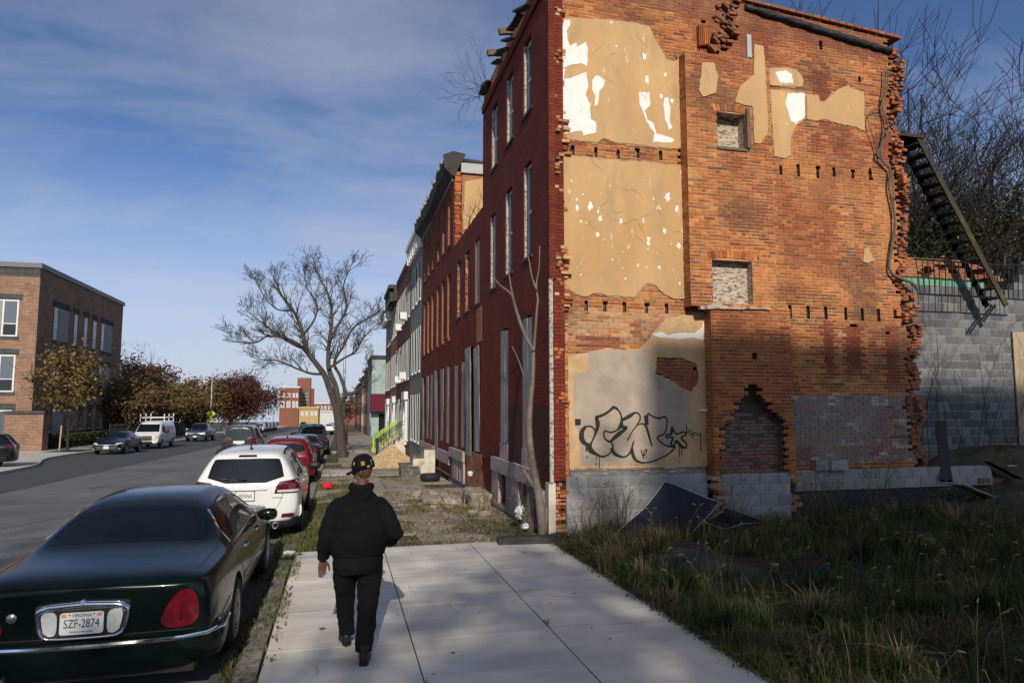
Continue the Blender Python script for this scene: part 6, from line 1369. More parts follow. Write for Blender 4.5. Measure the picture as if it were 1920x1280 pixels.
def simple_sedan(name, label, x, y, rz, pm, L_=4.85, W_=.91, Hh=1.46, sub=2, plate=None, lamp='redlens', front=False, group=None, deck=1.05):
    st = sedan_st(L_, W_, Hh, deck, 1.0, .97, -.33, -.14, .07, .24, .96, .60, .80)
    c = Car(name, label, 'car', (x, y, zg(y)+ROAD), rz, st, pm, (-L_*.285, L_*.29), .33, .21, W_-.11, sub=sub, group=group); k = W_
    c.decal('B', [(-k*.72,deck+.05),(k*.72,deck+.05),(.50,Hh-.08),(-.50,Hh-.08)], GLS, 'rear_window', res=.08, smooth=1); c.decal('F', [(-k*.72,1.06),(k*.72,1.06),(.52,Hh-.085),(-.52,Hh-.085)], GLS, 'windscreen', res=.08)
    c.both([(-1.32,1.04),(-1.0,Hh-.16),(-.45,Hh-.10),(-.42,1.02)], GLS, 'window', res=.07, smooth=1); c.both([(-.34,1.02),(-.36,Hh-.10),(.15,Hh-.11),(.85,1.02)], GLS, 'window', res=.07, smooth=1)
    c.mirrored('B', [(k*.46,.80),(k*.92,.78),(k*.92,.93),(k*.62,.95)], M[lamp], 'tail_light', res=.06, off=.01); c.plate('B', .80, plate)
    bumper(c, -L_/2+.03, k-.03, .30, .58, pm, ylen=.5); c.mirror(.72, 1.02, k-.02, pm, 1.1); c.handles((-.78,.28), .86, pm, 1)
    for sd in 'RL': c.seam(sd, [(-.39,1.36),(-.39,.34)], None); c.seam(sd, [(.9,.98),(.92,.34)], None)
    if front:
        c.mirrored('F', [(k*.46,.66),(k*.90,.72),(k*.90,.80),(k*.60,.77)], M['clearlens'], 'headlight', res=.05, off=.008)
        c.decal('F', [(-.62,.34),(.62,.34),(.70,.46),(.52,.60),(-.52,.60),(-.70,.46)], M['plastic'], 'grille', res=.06, off=.006)
        c.seam('F', [(-.60,.66),(-.30,.67),(0,.635),(.30,.67),(.60,.66)], M['chrome'], .04, 'chrome_wing', .014); c.seam('F', [(-.66,.36),(0,.335),(.66,.36)], M['chrome'], .03, 'chrome_lip', .014)
        for q in range(4): c.seam('F', [(-.55,.40+q*.045),(.55,.40+q*.045)], M['rim'], .010, 'grille_bar', .012)
        c.mirrored('F', [(.66,.36),(.80,.40),(.80,.46),(.68,.44)], M['clearlens'], 'fog_lamp', res=.05, off=.01); c.plate('F', .50, None, .305, .155, dy=.02)
        mb = MB(); h = c.hit('F', 0, .66); mb.lathe([(0,.012),(.05,.012),(.055,0)], 16, 'y', (0, h.y+.006, .655)); c.part(mb, 'badge', M['chrome'])
    return c
BP = paint('black car paint', (0.006,0.0065,0.0075), rough=.22)
simple_sedan('black_sedan', 'black sedan parked behind the dark pickup on the near kerb', -1.62, 34.8, 0, BP, 4.7, .90, 1.45)
simple_sedan('black_sedan', 'black sedan facing the camera parked by the small tree across the street', -14.15, 50.6, math.pi, BP, 4.96, .92, 1.46, front=True)
# ---- pickups
def pickup(name, label, x, y, rz, pm, front=False, L_=5.85, W_=1.0, group=None, sub=2):
    h = L_/2; k = W_; e = -.55
    st = [(e-.06,.5,.75,1.12,1.74,1.80,k*.86,k*.93,k*.90,.62,.12),(e,.42,.75,1.14,1.80,1.87,k*.93,k*.99,k*.95,.70,.10),(e+.3,.40,.74,1.14,1.82,1.89,k*.95,k,k*.96,.72),(.3,.40,.74,1.14,1.82,1.90,k*.95,k,k*.96,.72),(.75,.40,.74,1.14,1.78,1.85,k*.95,k,k*.96,.70),(1.1,.40,.74,1.14,1.48,1.54,k*.95,k,k*.95,.76),(1.45,.40,.74,1.12,1.18,1.21,k*.95,k,k*.95,.82),(2.1,.42,.74,1.08,1.14,1.17,k*.94,.99*k,k*.94,.82),(h-.2,.44,.72,1.0,1.07,1.10,k*.93,.97*k,k*.92,.80),(h-.04,.48,.70,.88,.97,.99,k*.87,k*.91,k*.87,.74),(h,.52,.68,.80,.86,.87,k*.80,k*.84,k*.80,.66)]
    c = Car(name, label, 'pickup', (x, y, zg(y)+ROAD), rz, st, pm, (1.75,), .39, .26, k-.12, arch=.45, group=group, sub=sub)
    for sx in (1,-1): wheel(c.t, (sx*(k-.12), -h+1.2, .39), .39, .26, sx)
    bh = 1.18
    for sx in (1,-1):
        mb = MB(); R_ = []
        for yy in np.linspace(-h+.02, e-.07, 18):
            d = abs(yy-(-h+1.2)); zb = .5 if d > .46 else .40+math.sqrt(max(0, .46**2-d*d))
            R_.append([(sx*(k-.16),yy,max(zb,.5)),(sx*(k-.01),yy,max(zb,.5)),(sx*k,yy,.95),(sx*(k-.04),yy,bh),(sx*(k-.13),yy,bh),(sx*(k-.16),yy,bh-.04)])
        mb.rings(R_); c.part(mb, 'bed_side', pm, 40)
    mb = MB(); mb.box((-k+.17,-h+.05,.72), (k-.17,e-.07,.76)); c.part(mb, 'bed_floor', M['plastic'], False)
    mb = MB(); mb.box((-k+.17,-h-.0,.62), (k-.17,-h+.07,bh-.01)); c.part(mb, 'tailgate', pm, False)
    for sx in (1,-1): mb = MB(); mb.box((sx*(k-.15),-h-.015,.78), (sx*(k-.02),-h+.03,1.12)); c.part(mb, 'tail_light', M['redlens'], False)
    mb = MB(); mb.box((-k+.05,-h-.14,.46), (k-.05,-h-.0,.62)); c.part(mb, 'bumper', M['chrome' if front else 'plastic'], False)
    c.decal('B', [(-.66,1.26),(.66,1.26),(.58,1.68),(-.58,1.68)], GLS, 'rear_window', res=.08); c.decal('F', [(-.74,1.24),(.74,1.24),(.62,1.73),(-.62,1.73)], GLS, 'windscreen', res=.08)
    c.both([(-.45,1.2),(-.43,1.72),(.28,1.73),(.30,1.18)], GLS, 'window', res=.08); c.both([(.36,1.18),(.34,1.73),(.72,1.68),(1.12,1.2)], GLS, 'window', res=.08); c.mirror(.95, 1.24, k-.02, M['chrome'] if front else M['plastic'], 1.5); c.handles((.1,.0), 1.08, M['chrome'], 1)
    if front:
        c.decal('F', [(-.66,.72),(.66,.72),(.60,1.02),(-.60,1.02)], M['plastic'], 'grille', res=.07, off=.01)
        for q in range(4): c.seam('F', [(-.60,.76+q*.07),(.60,.76+q*.07)], M['chrome'], .028, 'grille_bar', .02)
        c.seam('F', [(-.66,.72),(-.60,1.03),(.60,1.03),(.66,.72)], M['chrome'], .04, 'grille_frame', .02)
        c.mirrored('F', [(.70,.74),(.90,.76),(.90,1.0),(.68,1.0)], M['clearlens'], 'headlight', res=.06, off=.012); bumper(c, h-.03, k-.06, .46, .68, M['chrome'], ylen=.4, sgn=1, name='front_bumper'); c.plate('F', .58, None, dy=.09)
        text('maker_lettering', 'GMC', .16, M['redlens'], c.t, (0, c.hit('F',0,.9).y+.03, .88), (math.pi/2,0,math.pi), .01)
    return c
DP = paint('dark blue grey truck paint', (0.016,0.022,0.03), rough=.25)
pickup('pickup_truck', 'dark pickup truck parked beside the big bare tree on the near kerb', -1.62, 44.5, 0, DP)
pickup('pickup_truck', 'dark grey pickup facing the camera behind the white van, chrome grille', -13.9, 77.0, math.pi, DP, True)
# ---- white van with ladder rack
VX, VY = -14.0, 59.0
vk = 1.0
vst = [(-2.8,.45,.8,1.25,2.0,2.04,.84,.92,.90,.74,.03),(-2.7,.38,.8,1.25,2.06,2.12,.92,.99,.97,.80,.03),(-1.8,.36,.8,1.25,2.07,2.13,.95,1.0,.98,.82),(0,.36,.8,1.25,2.07,2.13,.95,1.0,.98,.82),(.9,.36,.8,1.25,2.05,2.11,.95,1.0,.98,.80),(1.35,.36,.8,1.24,1.96,2.02,.95,1.0,.97,.78),(1.75,.37,.8,1.22,1.58,1.63,.95,1.0,.96,.82),(2.05,.38,.8,1.18,1.26,1.30,.95,1.0,.95,.84),(2.5,.40,.78,1.08,1.15,1.18,.93,.97,.93,.80),(2.72,.44,.76,.98,1.04,1.06,.90,.93,.90,.76),(2.8,.50,.72,.88,.94,.95,.82,.86,.82,.7)]
car = Car('work_van', 'white work van with a white ladder rack parked behind the black sedan', 'van', (VX, VY, zg(VY)+ROAD), math.pi, vst, WP, (-1.75, 1.75), .36, .23, .86)
car.decal('F', [(-.80,1.32),(.80,1.32),(.70,1.88),(-.70,1.88)], GLS, 'windscreen', res=.08); car.both([(.75,1.28),(.72,1.86),(1.25,1.84),(1.62,1.30)], GLS, 'window', res=.08)
car.decal('F', [(-.50,.70),(.50,.70),(.50,1.04),(-.50,1.04)], M['plastic'], 'grille', res=.06, off=.012); car.mirrored('F', [(.54,.92),(.86,.90),(.86,1.02),(.54,1.03)], M['amber'], 'indicator', res=.06, off=.012); car.mirrored('F', [(.54,.74),(.84,.74),(.84,.89),(.54,.91)], M['clearlens'], 'headlight', res=.06, off=.012)
bumper(car, 2.76, .93, .42, .66, M['plastic'], ylen=.35, sgn=1, name='front_bumper'); car.mirror(1.55, 1.35, 1.0, M['plastic'], 1.7); 
for sd in 'RL': car.seam(sd, [(.62,1.95),(.60,.45)], None); car.seam(sd, [(1.7,1.25),(1.6,.8),(1.45,.5)], None); car.seam(sd, [(-.7,1.95),(-.7,.45)], None); car.seam(sd, [(-2.6,1.02),(.6,1.02)], M['siding'], .02, 'side_crease_shade', .003)  # grey strip along the white flank paints the shade of a body fold
for y in (-2.2,-.7,.8):
    mb = MB(); mb.beam((-.86,y,2.36),(.86,y,2.36),.05,.05)
    for sx in (1,-1): mb.beam((sx*.84,y,2.05),(sx*.84,y,2.66),.06,.06,(1,0,0))
    car.part(mb, 'rack_bow', M['whitetrim'], False)
for sx in (1,-1): mb = MB(); mb.beam((sx*.84,-2.2,2.42),(sx*.84,.8,2.42),.05,.06); car.part(mb, 'rack_rail', M['whitetrim'], False)
# ---- others
SP = paint('silver blue car paint', (0.22,0.25,0.29), rough=.3, metal=.3); BL = paint('blue car paint', (0.04,0.08,0.17)); WS = WP
simple_sedan('silver_car', 'silver blue car facing the camera behind the pickup', -12.2, 88, math.pi, SP, sub=1)
simple_suv('dark_hatchback', 'black car cut off by the left edge of the picture', -16.25, 35.0, math.pi/2+.25, suv_st(4.6, .91, 1.62, 1.02, 1.03, .62, rake=.75), BP, (-1.35, 1.35))
simple_sedan('white_sedan', 'white sedan far down the near kerb beyond the bare tree', -1.7, 128, 0, WP, sub=1)
simple_sedan('white_sedan', 'farther white sedan just ahead of the other far white car', -1.9, 150, 0, WP, sub=1)
FG = 'cars parked far along the opposite kerb'
for i, (y, pm, lab, kind) in enumerate([(108,BP,'black sedan, nearest of the far cars under the russet trees',0),(115,BP,'second black sedan of the far row under the russet trees',0),(122,BL,'blue car third in the far row under the russet trees',0),(129,WP,'white SUV in the far row under the russet trees',1),(136,BL,'blue SUV farther along under the russet trees',1),(143,SP,'silver SUV sixth in the far row',1),(150,BP,'black SUV at the end of the far row',1),(103,RP,'dark red car half hidden behind the middle lane SUV',0)]):
    (simple_sedan if not kind else (lambda n, l, x, y, r, p, **k: simple_suv(n, l, x, y, r, suv_st(), p, (-1.4,1.4), **k)))('parked_car', lab, -13.6, y, math.pi, pm, sub=1, group=FG)
simple_suv('parked_car', 'dark SUV standing in the road at the far end of the street', -9.0, 185, math.pi, suv_st(), GP, (-1.4,1.4), sub=1)
for i, (x, y, pm, lab) in enumerate([(-1.8,172,SP,'silver car beyond the far white sedans'),(-2.0,190,RP,'tiny red car at the far end of the near kerb')]): simple_sedan('parked_car', lab, x, y, 0, pm, sub=1)
# ------------------------------------------------------------------ the walking person
PX, PY = 0.20, 6.76
def remeshed(mb, vox, smooth_it=4, fac=.5, noise_amp=0.0, nscale=14, seed=0):
    o = temp(mb, []); bm = bmesh.new(); bm.from_mesh(o.data); bmesh.ops.recalc_face_normals(bm, faces=bm.faces); bm.to_mesh(o.data); bm.free()
    m = o.modifiers.new('r', 'REMESH'); m.mode = 'VOXEL'; m.voxel_size = vox
    s = o.modifiers.new('s', 'SMOOTH'); s.factor = fac; s.iterations = smooth_it
    me = ev_mesh(o); bpy.data.objects.remove(o); me.materials.clear()
    if noise_amp:
        for v in me.vertices:
            p = v.co; q = noise.noise(Vector((p.x*nscale*.6, p.y*nscale*.6, p.z*nscale*1.6+seed)))+.5*noise.noise(Vector((p.x*nscale*1.4, p.y*nscale*1.4, p.z*nscale*3+seed)))
            v.co = p+v.normal*q*noise_amp
    me.polygons.foreach_set('use_smooth', [True]*len(me.polygons)); return me
def ell(c, rx, ry, n=24, sq=2.3, tilt=0.0):
    out = []
    for k in range(n):
        t = 2*math.pi*k/n; a, b = math.cos(t), math.sin(t); e = 2/sq
        x, y = rx*math.copysign(abs(a)**e, a), ry*math.copysign(abs(b)**e, b); out.append((c[0]+x, c[1]+y, c[2]+y*tilt))
    return out
def blob(mb, c, r, nu=10, nv=14, rot=None):
    R_ = []
    for i in range(1, nu):
        t = math.pi*i/nu; R_.append([Vector((math.sin(t)*math.cos(a)*r[0], math.sin(t)*math.sin(a)*r[1], math.cos(t)*r[2])) for a in [2*math.pi*k/nv for k in range(nv)]])
    R_ = [[(rot @ p if rot else p)+Vector(c) for p in q] for q in R_]; mb.rings(R_)
HR = Matrix.Rotation(rad(62), 3, 'Z'); HC = Vector((.035, .03, 1.665))
def hp_(x, y, z): return HC+HR @ Vector((x, y, z))
B = MB()
# slim continuous body under the clothes, with head, neck, arms, hands and legs
B.rings([ell((0,.0,.84),.15,.11), ell((0,.01,.98),.17,.13), ell((0,.02,1.15),.18,.13), ell((0,.01,1.32),.19,.12), ell((0,0,1.42),.15,.09), ell((.01,.0,1.47),.07,.07)])
B.tube([(.01,0,1.42),(.02,.01,1.50),(.03,.02,1.60)], [.070,.066,.066], 12)
blob(B, HC+Vector((0,0,.04)), (.082,.10,.108), rot=HR); blob(B, hp_(0,.035,-.055), (.062,.068,.07), rot=HR)
B.tube([hp_(0,.095,.03), hp_(0,.118,-.012), hp_(0,.105,-.025)], [.010,.018,.014], 8)                      # nose
for sx in (1,-1):
    B.tube([hp_(sx*.078,-.012,.012), hp_(sx*.092,-.022,.018), hp_(sx*.094,-.026,-.005), hp_(sx*.084,-.012,-.03), hp_(sx*.076,-.006,-.03)], [.010,.011,.010,.009,.008], 8)  # ears
    B.tube([hp_(sx*.033-.022,.088,.045), hp_(sx*.033,.094,.048), hp_(sx*.033+.022,.086,.045)], [.006,.010,.006], 6)  # brows
B.tube([hp_(-.026,.094,-.055), hp_(0,.102,-.055), hp_(.026,.094,-.055)], [.006,.010,.006], 6)                # mouth
armL = [(-.185,0,1.385),(-.27,-.02,1.23),(-.315,-.03,1.09),(-.335,.015,.97),(-.345,.05,.855)]; armR = [(.19,0,1.385),(.29,-.05,1.23),(.355,-.10,1.11),(.325,.02,1.03),(.265,.15,.985)]
for a in (armL, armR): B.tube(a, [.065,.058,.05,.042,.030], 10)
def hand(B, wr, dn, wd, pal, curl=.35, thumb=1):
    wr = Vector(wr); dn = Vector(dn).normalized(); wd = Vector(wd).normalized(); pal = Vector(pal).normalized()
    for i, (o, ln) in enumerate(((-.030,.068),(-.010,.078),(.011,.074),(.031,.058))):
        k = wr+dn*.088+wd*o; B.tube([wr+dn*.005+wd*o*.5, wr+dn*.045+wd*o*.9, k], [.017,.017,.0135], 8)
        p1 = k+(dn*math.cos(curl*.5)+pal*math.sin(curl*.5))*ln*.5; p2 = p1+(dn*math.cos(curl*1.3)+pal*math.sin(curl*1.3))*ln*.32; p3 = p2+(dn*math.cos(curl*1.9)+pal*math.sin(curl*1.9))*ln*.26
        B.tube([k, p1, p2, p3], [.0112,.0100,.0092,.0075], 8)
    b = wr+dn*.022+wd*thumb*.024; q = b+(dn*.6+wd*thumb*.75+pal*.3).normalized()*.045; q2 = q+(dn*.92+wd*thumb*.25+pal*.25).normalized()*.034; q3 = q2+(dn+pal*.3).normalized()*.026
    B.tube([b, q, q2, q3], [.016,.0135,.0112,.0085], 8)
hand(B, (-.345,.05,.862), (-.05,.12,-1), (1,.25,0), (.1,-1,0), .35, 1); hand(B, (.268,.148,.985), (-.75,.5,-.35), (.2,.1,1), (-.3,-1,0), .5, 1)
legL = [(-.105,0,.88),(-.115,.10,.68),(-.11,.20,.49),(-.10,.26,.30),(-.085,.30,.09)]; legR = [(.105,0,.88),(.105,.0,.68),(.095,-.02,.48),(.08,-.13,.29),(.06,-.26,.09)]
for a in (legL, legR): B.tube(a, [.10,.09,.065,.06,.045], 10)
B.tube([(-.085,.27,.06),(-.095,.36,.05),(-.11,.45,.035)], [.04,.04,.03], 8); B.tube([(.06,-.29,.06),(.07,-.2,.05),(.085,-.11,.035)], [.04,.04,.03], 8)
me = remeshed(B, .006, 3); me.name = 'person'; me.materials.append(M['skin'])
PER = bpy.data.objects.new('person', me); COL.objects.link(PER); PER.location = (PX, PY, 0); PER.scale = (.93, .95, 1)
tag(PER, 'person in black hoodie, black jeans and patched black cap walking away, head turned left', 'person')
def cloth(mb, name, mat, vox=.011, it=5, amp=.006, ns=12, seed=0):
    me = remeshed(mb, vox, it, .5, amp, ns, seed); me.name = name; me.materials.append(mat); o = bpy.data.objects.new(name, me); COL.objects.link(o); o.parent = PER; return o
# hoodie
C = MB()
C.rings([ell((.0,.01,.895),.255,.19), ell((0,.012,.905),.272,.205), ell((.0,.02,.98),.288,.222), ell((.005,.025,1.08),.290,.225), ell((.005,.02,1.2),.282,.205), ell((.005,.01,1.32),.268,.178), ell((.005,0,1.405),.225,.145), ell((.01,-.005,1.455),.155,.115), ell((.015,-.005,1.50),.11,.10)])
blob(C, (-.195,0,1.335), (.112,.105,.105)); blob(C, (.2,-.002,1.335), (.112,.105,.105)); blob(C, (-.12,0,1.36), (.12,.12,.085)); blob(C, (.13,0,1.36), (.12,.12,.085))
C.tube([(-.19,0,1.36),(-.225,-.005,1.318),(-.275,-.02,1.21),(-.318,-.03,1.08),(-.335,.01,.97),(-.345,.045,.885),(-.346,.048,.872)], [.07,.098,.094,.083,.072,.058,.050], 14)
C.tube([(.19,0,1.36),(.23,-.01,1.318),(.30,-.055,1.21),(.360,-.10,1.10),(.325,.02,1.025),(.275,.13,.99),(.27,.14,.988)], [.07,.098,.096,.088,.076,.058,.05], 14)
hd = cloth(C, 'hoodie', M['fabric_black'], .010, 4, .012, 9)
H_ = MB()                                     # hood lying on the shoulders: a thick open roll
ring = []
for k in range(15):
    t = rad(-62)+rad(304)*k/14; a = -math.pi/2+ (t-rad(90)); 
    x = .10*math.sin(t+math.pi*0)+.018; y = -.035-.085*math.cos(t-rad(90)+rad(90)); ring.append((x, y, 1.515+.028*math.cos(t)))
H_.tube([(.018+.098*math.sin(t), -.012-.092*math.cos(t), 1.535-.012*math.cos(t)+.006*math.sin(2*t)) for t in np.linspace(-2.6, 2.6, 19)], [.022+.016*math.cos(t/2.6*1.3) for t in np.linspace(-2.6, 2.6, 19)], 12)
H_.rings([ell((.018,-.055,1.555),.105,.060), ell((.018,-.078,1.50),.118,.062), ell((.018,-.092,1.44),.10,.055), ell((.018,-.10,1.375),.05,.04)])
cloth(H_, 'hood', M['fabric_black'], .009, 4, .004, 14, 3)
T = MB()
T.rings([ell((0,.01,.965),.235,.18), ell((0,.0,.90),.250,.195), ell((0,-.01,.82),.255,.195), ell((0,0,.745),.235,.165)])
T.tube([(-.11,0,.86),(-.125,.09,.68),(-.118,.19,.50),(-.108,.25,.32),(-.092,.292,.14),(-.09,.295,.105)], [.135,.122,.100,.090,.082,.080], 16)
T.tube([(.115,-.01,.86),(.118,.0,.68),(.105,-.02,.49),(.088,-.12,.30),(.064,-.245,.13),(.062,-.25,.095)], [.140,.128,.106,.096,.088,.086], 16)
tr = cloth(T, 'jeans', M['denim_black'], .010, 4, .011, 10, 7)
for nm, heel, toe, lift in (('boot', (.058,-.345), (.10,-.055), 0.0), ('boot', (-.085,.205), (-.135,.49), 0.02)):
    S = MB(); h = Vector((*heel, 0)); t = Vector((*toe, 0)); d = (t-h).normalized(); n = Vector((-d.y, d.x, 0)); L_ = (t-h).length; R_ = []
    for f, wd, ht in ((0,.030,.085),(.06,.040,.10),(.25,.044,.115),(.45,.043,.09),(.65,.050,.070),(.85,.047,.055),(.97,.030,.045),(1.0,.016,.035)):
        c = h+d*L_*f; R_.append([c+n*wd*math.copysign(abs(math.cos(a))**.7, math.cos(a))+Vector((0,0,max(0.0, ht*(.5+.5*math.copysign(abs(math.sin(a))**.7, math.sin(a)))))) for a in np.linspace(0, 2*math.pi, 17)[:-1]])
    S.rings(R_); c = h+d*L_*.2; S.tube([(c.x,c.y,.05),(c.x,c.y,.17)], [.050,.052], 12)
    me = remeshed(S, .008, 3); me.name = 'boot'; me.materials.append(M['shoe']); o = bpy.data.objects.new('boot', me); COL.objects.link(o); o.parent = PER; o.location = (0,0,lift)
    S = MB(); R_ = []
    for f, wd in ((-.03,.022),(.03,.040),(.25,.044),(.5,.040),(.7,.052),(.9,.046),(1.02,.020)):
        c = h+d*L_*f; R_.append([c+n*wd+Vector((0,0,.0)), c+n*wd+Vector((0,0,.024)), c-n*wd+Vector((0,0,.024)), c-n*wd])
    S.rings(R_); so = S.build('sole', M['plastic'], o, local=True)
# beard and cap
Q = MB(); blob(Q, hp_(0,.045,-.082), (.066,.068,.05), rot=HR); cloth(Q, 'beard', M['beard'], .006, 2, .003, 60)
K = MB(); R_ = []
tl = Matrix.Rotation(rad(-14), 3, 'X')
def cp(x, y, z): return HC+HR @ (tl @ Vector((x, y, z))+Vector((0,0,.045)))
for i in range(9):
    t = i/8*math.pi/2; r = math.cos(t)**.8 if i < 8 else .02; R_.append([cp(.100*r*math.cos(a), .122*r*math.sin(a), .012+.118*math.sin(t)) for a in np.linspace(0, 2*math.pi, 29)[:-1]])
R_.insert(0, [cp(.098*math.cos(a), .120*math.sin(a), -.022) for a in np.linspace(0, 2*math.pi, 29)[:-1]])
K.rings(R_); cap = K.build('cap', M['fabric_black'], PER, smooth=True, local=True)
K = MB(); R_ = []
for f in np.linspace(-1, 1, 13):
    x = f*.088; yb = .115*math.sqrt(max(0, 1-(x/.105)**2)); yt = .115+.075*math.sqrt(max(0, 1-(f*.98)**2)); zc = -.006-.022*f*f
    R_.append([cp(x, yb*.9, zc), cp(x, yb*.9, zc+.009), cp(x, yt, zc-.004), cp(x, yt, zc-.012)])
K.rings(R_); K.build('brim', M['fabric_black'], cap, smooth=40, local=True)
def patch(a0, a1, z0, z1, mat, nm, lift=.003, n=5):
    P_ = MB(); rows = []
    for z in np.linspace(z0, z1, n):
        s = math.sqrt(max(.05, 1-((z-.012)/.13)**2)); rows.append([cp((.100*s+lift)*math.cos(a), (.122*s+lift)*math.sin(a), z) for a in np.linspace(a0, a1, n)])
    P_.rings(rows, closed=False); P_.build(nm, mat, cap, smooth=True, local=True)
M['patchyellow'] = pmat('yellow cap patch', (0.34,0.22,0.02), rough=.95, var=.2, vs=60, bump=0, spec=.1); M['lilac'] = pmat('lilac patch', (0.16,0.12,0.24), var=0, bump=0); M['patchwhite'] = pmat('off white stitching', (0.22,0.22,0.22), var=0, bump=0)
A0 = math.pi
patch(A0+.26, A0+.56, .016, .054, M['patchyellow'], 'patch'); patch(A0+.35, A0+.48, .030, .046, M['lilac'], 'patch_emblem', .005); patch(A0-.56, A0-.34, .040, .066, M['patchyellow'], 'patch'); patch(A0-.50, A0-.40, .048, .070, M['patchwhite'], 'patch_emblem', .005)
patch(A0+.72, A0+.98, -.014, .004, M['patchwhite'], 'patch'); patch(A0+1.18, A0+1.24, .0, .05, M['patchwhite'], 'stitching'); patch(A0+1.24, A0+1.42, .044, .052, M['patchwhite'], 'stitching')
# ------------------------------------------------------------------
# ------------------------------------------------------------------ bare trees
def skel(mb, tips, pts, r0, r1, rg, depth=0.0, kids=6, lvl=2, L_=1.6, spread=.8, Y=None, plane=None, yj=.0):
    P = [plane(x, y)+Vector((0, depth*i/len(pts)+rg.uniform(-yj, yj)*(i > 0), 0)) for i, (x, y) in enumerate(pts)]
    Q = []; n = len(P)
    for i in range(n-1):
        p0, p1, p2, p3 = P[max(i-1,0)], P[i], P[i+1], P[min(i+2,n-1)]
        for k in range(4): t = k/4; Q.append(.5*((2*p1)+(p2-p0)*t+(2*p0-5*p1+4*p2-p3)*t*t+(3*p1-p0-3*p2+p3)*t**3))
    Q.append(P[-1]); m = len(Q); rs = [r0+(r1-r0)*i/(m-1) for i in range(m)]
    mb.tube(Q, rs, 9 if r0 > .06 else 6, cap=False)
    for k in range(kids):
        i = int(m*(.3+.7*(k+rg.random())/kids)); i = min(m-1, i); d = (Q[min(i+1,m-1)]-Q[max(i-1,0)]).normalized()
        a = Vector((rg.uniform(-1,1), rg.uniform(-1,1), rg.uniform(-.2,1))).normalized(); nd = (d+a*spread).normalized()
        grow(mb, Q[i], nd, L_*rg.uniform(.6,1.2), max(.012, rs[i]*.55), lvl, rg, tips, 4, .8, 3, .14, .76, .0075, .26)
    d = (Q[-1]-Q[-2]).normalized(); grow(mb, Q[-1], d, L_*.55, r1, lvl, rg, tips, 4, .75, 3, .12, .76, .0075, .26)
    return P
TY = 38.8
BT = thing('bare_tree', 'big leaning bare street tree between the parked cars and the pavement', 'tree', (0.15, TY, zg(TY)))
mb = MB(); rg = random.Random(14); tips = []
z4 = lambda L_: [(400+a/3.2, 460+b/3.2) for a, b in L_]
pl = lambda x, y: on_y(x, y, TY)
SK = dict(Y=TY, plane=pl)
skel(mb, tips, z4([(772,1275),(768,1200),(757,1080),(742,985)]), .30, .235, rg, 0, 0, 0, .01, **SK)
skel(mb, tips, z4([(742,985),(705,880),(668,780),(610,700),(560,625),(535,520),(490,410),(420,320),(390,250)]), .20, .035, rg, -1.2, 23, 3, 0.69, **SK)
skel(mb, tips, z4([(748,960),(735,850),(695,745),(690,640),(700,540),(712,420),(690,290),(640,190),(600,110)]), .17, .03, rg, 1.0, 23, 3, 0.69, **SK)
skel(mb, tips, z4([(745,985),(790,900),(840,885),(905,840),(940,780),(930,720)]), .14, .04, rg, -.5, 9, 3, 0.46, **SK)
skel(mb, tips, z4([(800,895),(760,780),(725,700),(780,600),(830,500),(900,440),(985,390)]), .10, .03, rg, 1.5, 19, 3, 0.60, **SK)
skel(mb, tips, z4([(600,695),(520,600),(430,560),(330,550),(260,590),(150,585)]), .10, .022, rg, -1.0, 19, 3, 0.55, **SK)
skel(mb, tips, z4([(560,625),(480,590),(380,530),(280,450),(190,380)]), .09, .022, rg, 1.8, 19, 3, 0.60, **SK)
skel(mb, tips, z4([(660,770),(590,770),(500,740),(400,700),(320,700)]), .08, .02, rg, -1.8, 17, 3, 0.55, **SK)
skel(mb, tips, z4([(700,560),(760,460),(800,380),(780,260),(820,160)]), .08, .022, rg, -1.4, 17, 3, 0.60, **SK)
skel(mb, tips, z4([(690,740),(780,680),(850,640),(900,560),(960,500)]), .075, .02, rg, -1.2, 17, 3, 0.55, **SK)
skel(mb, tips, z4([(535,540),(600,450),(620,350),(560,240),(540,160)]), .07, .02, rg, 1.5, 17, 3, 0.60, **SK)
skel(mb, tips, z4([(470,390),(380,380),(300,300),(250,200)]), .05, .018, rg, .8, 12, 3, 0.55, **SK)
mb.build('trunk', M['bark'], BT, smooth=True)
print('bare tree faces', len(mb.f))
# grey dead sapling against the street front
DS = thing('dead_sapling', 'leafless grey sapling growing against the red street front', 'tree', (3.48, 11.88, 0))
mb = MB(); rg = random.Random(4); tips = []; pd = lambda x, y: on_y(x, y, 11.86)
za = lambda L_: [(860+a/2.845, 580+b/2.845) for a, b in L_]
def limb(pts, r0, r1, sides=8, yj=.03):
    P = [pd(x, y)+Vector((0, rg.uniform(-yj, yj), 0)) for x, y in pts]; Q = []
    for i in range(len(P)-1):
        p0, p1, p2, p3 = P[max(i-1,0)], P[i], P[i+1], P[min(i+2,len(P)-1)]
        for k in range(4): t = k/4; Q.append(.5*((2*p1)+(p2-p0)*t+(2*p0-5*p1+4*p2-p3)*t*t+(3*p1-p0-3*p2+p3)*t**3))
    Q.append(P[-1]); mb.tube(Q, [r0+(r1-r0)*i/(len(Q)-1)+rg.uniform(-.004,.004)*(r0 > .04) for i in range(len(Q))], sides); return Q
limb(za([(448,1215),(440,1130),(428,1000),(408,900),(388,790),(376,640),(384,500),(396,380),(400,220)]), .088, .032, 10); limb(za([(400,225),(408,120),(416,0)])+[(1010,520),(1002,550),(1003,520),(1007,465)][:0]+[(1008,560),(1006,535),(1010,500),(1011,462)], .028, .010); limb([(1006,545),(998,520),(993,490),(990,476)], .022, .008); limb(za([(398,222),(350,130),(308,0)])+[(961,557),(950,545),(938,536),(922,517)], .035, .010); limb([(962,558),(958,540),(955,512),(957,500)], .02, .007)
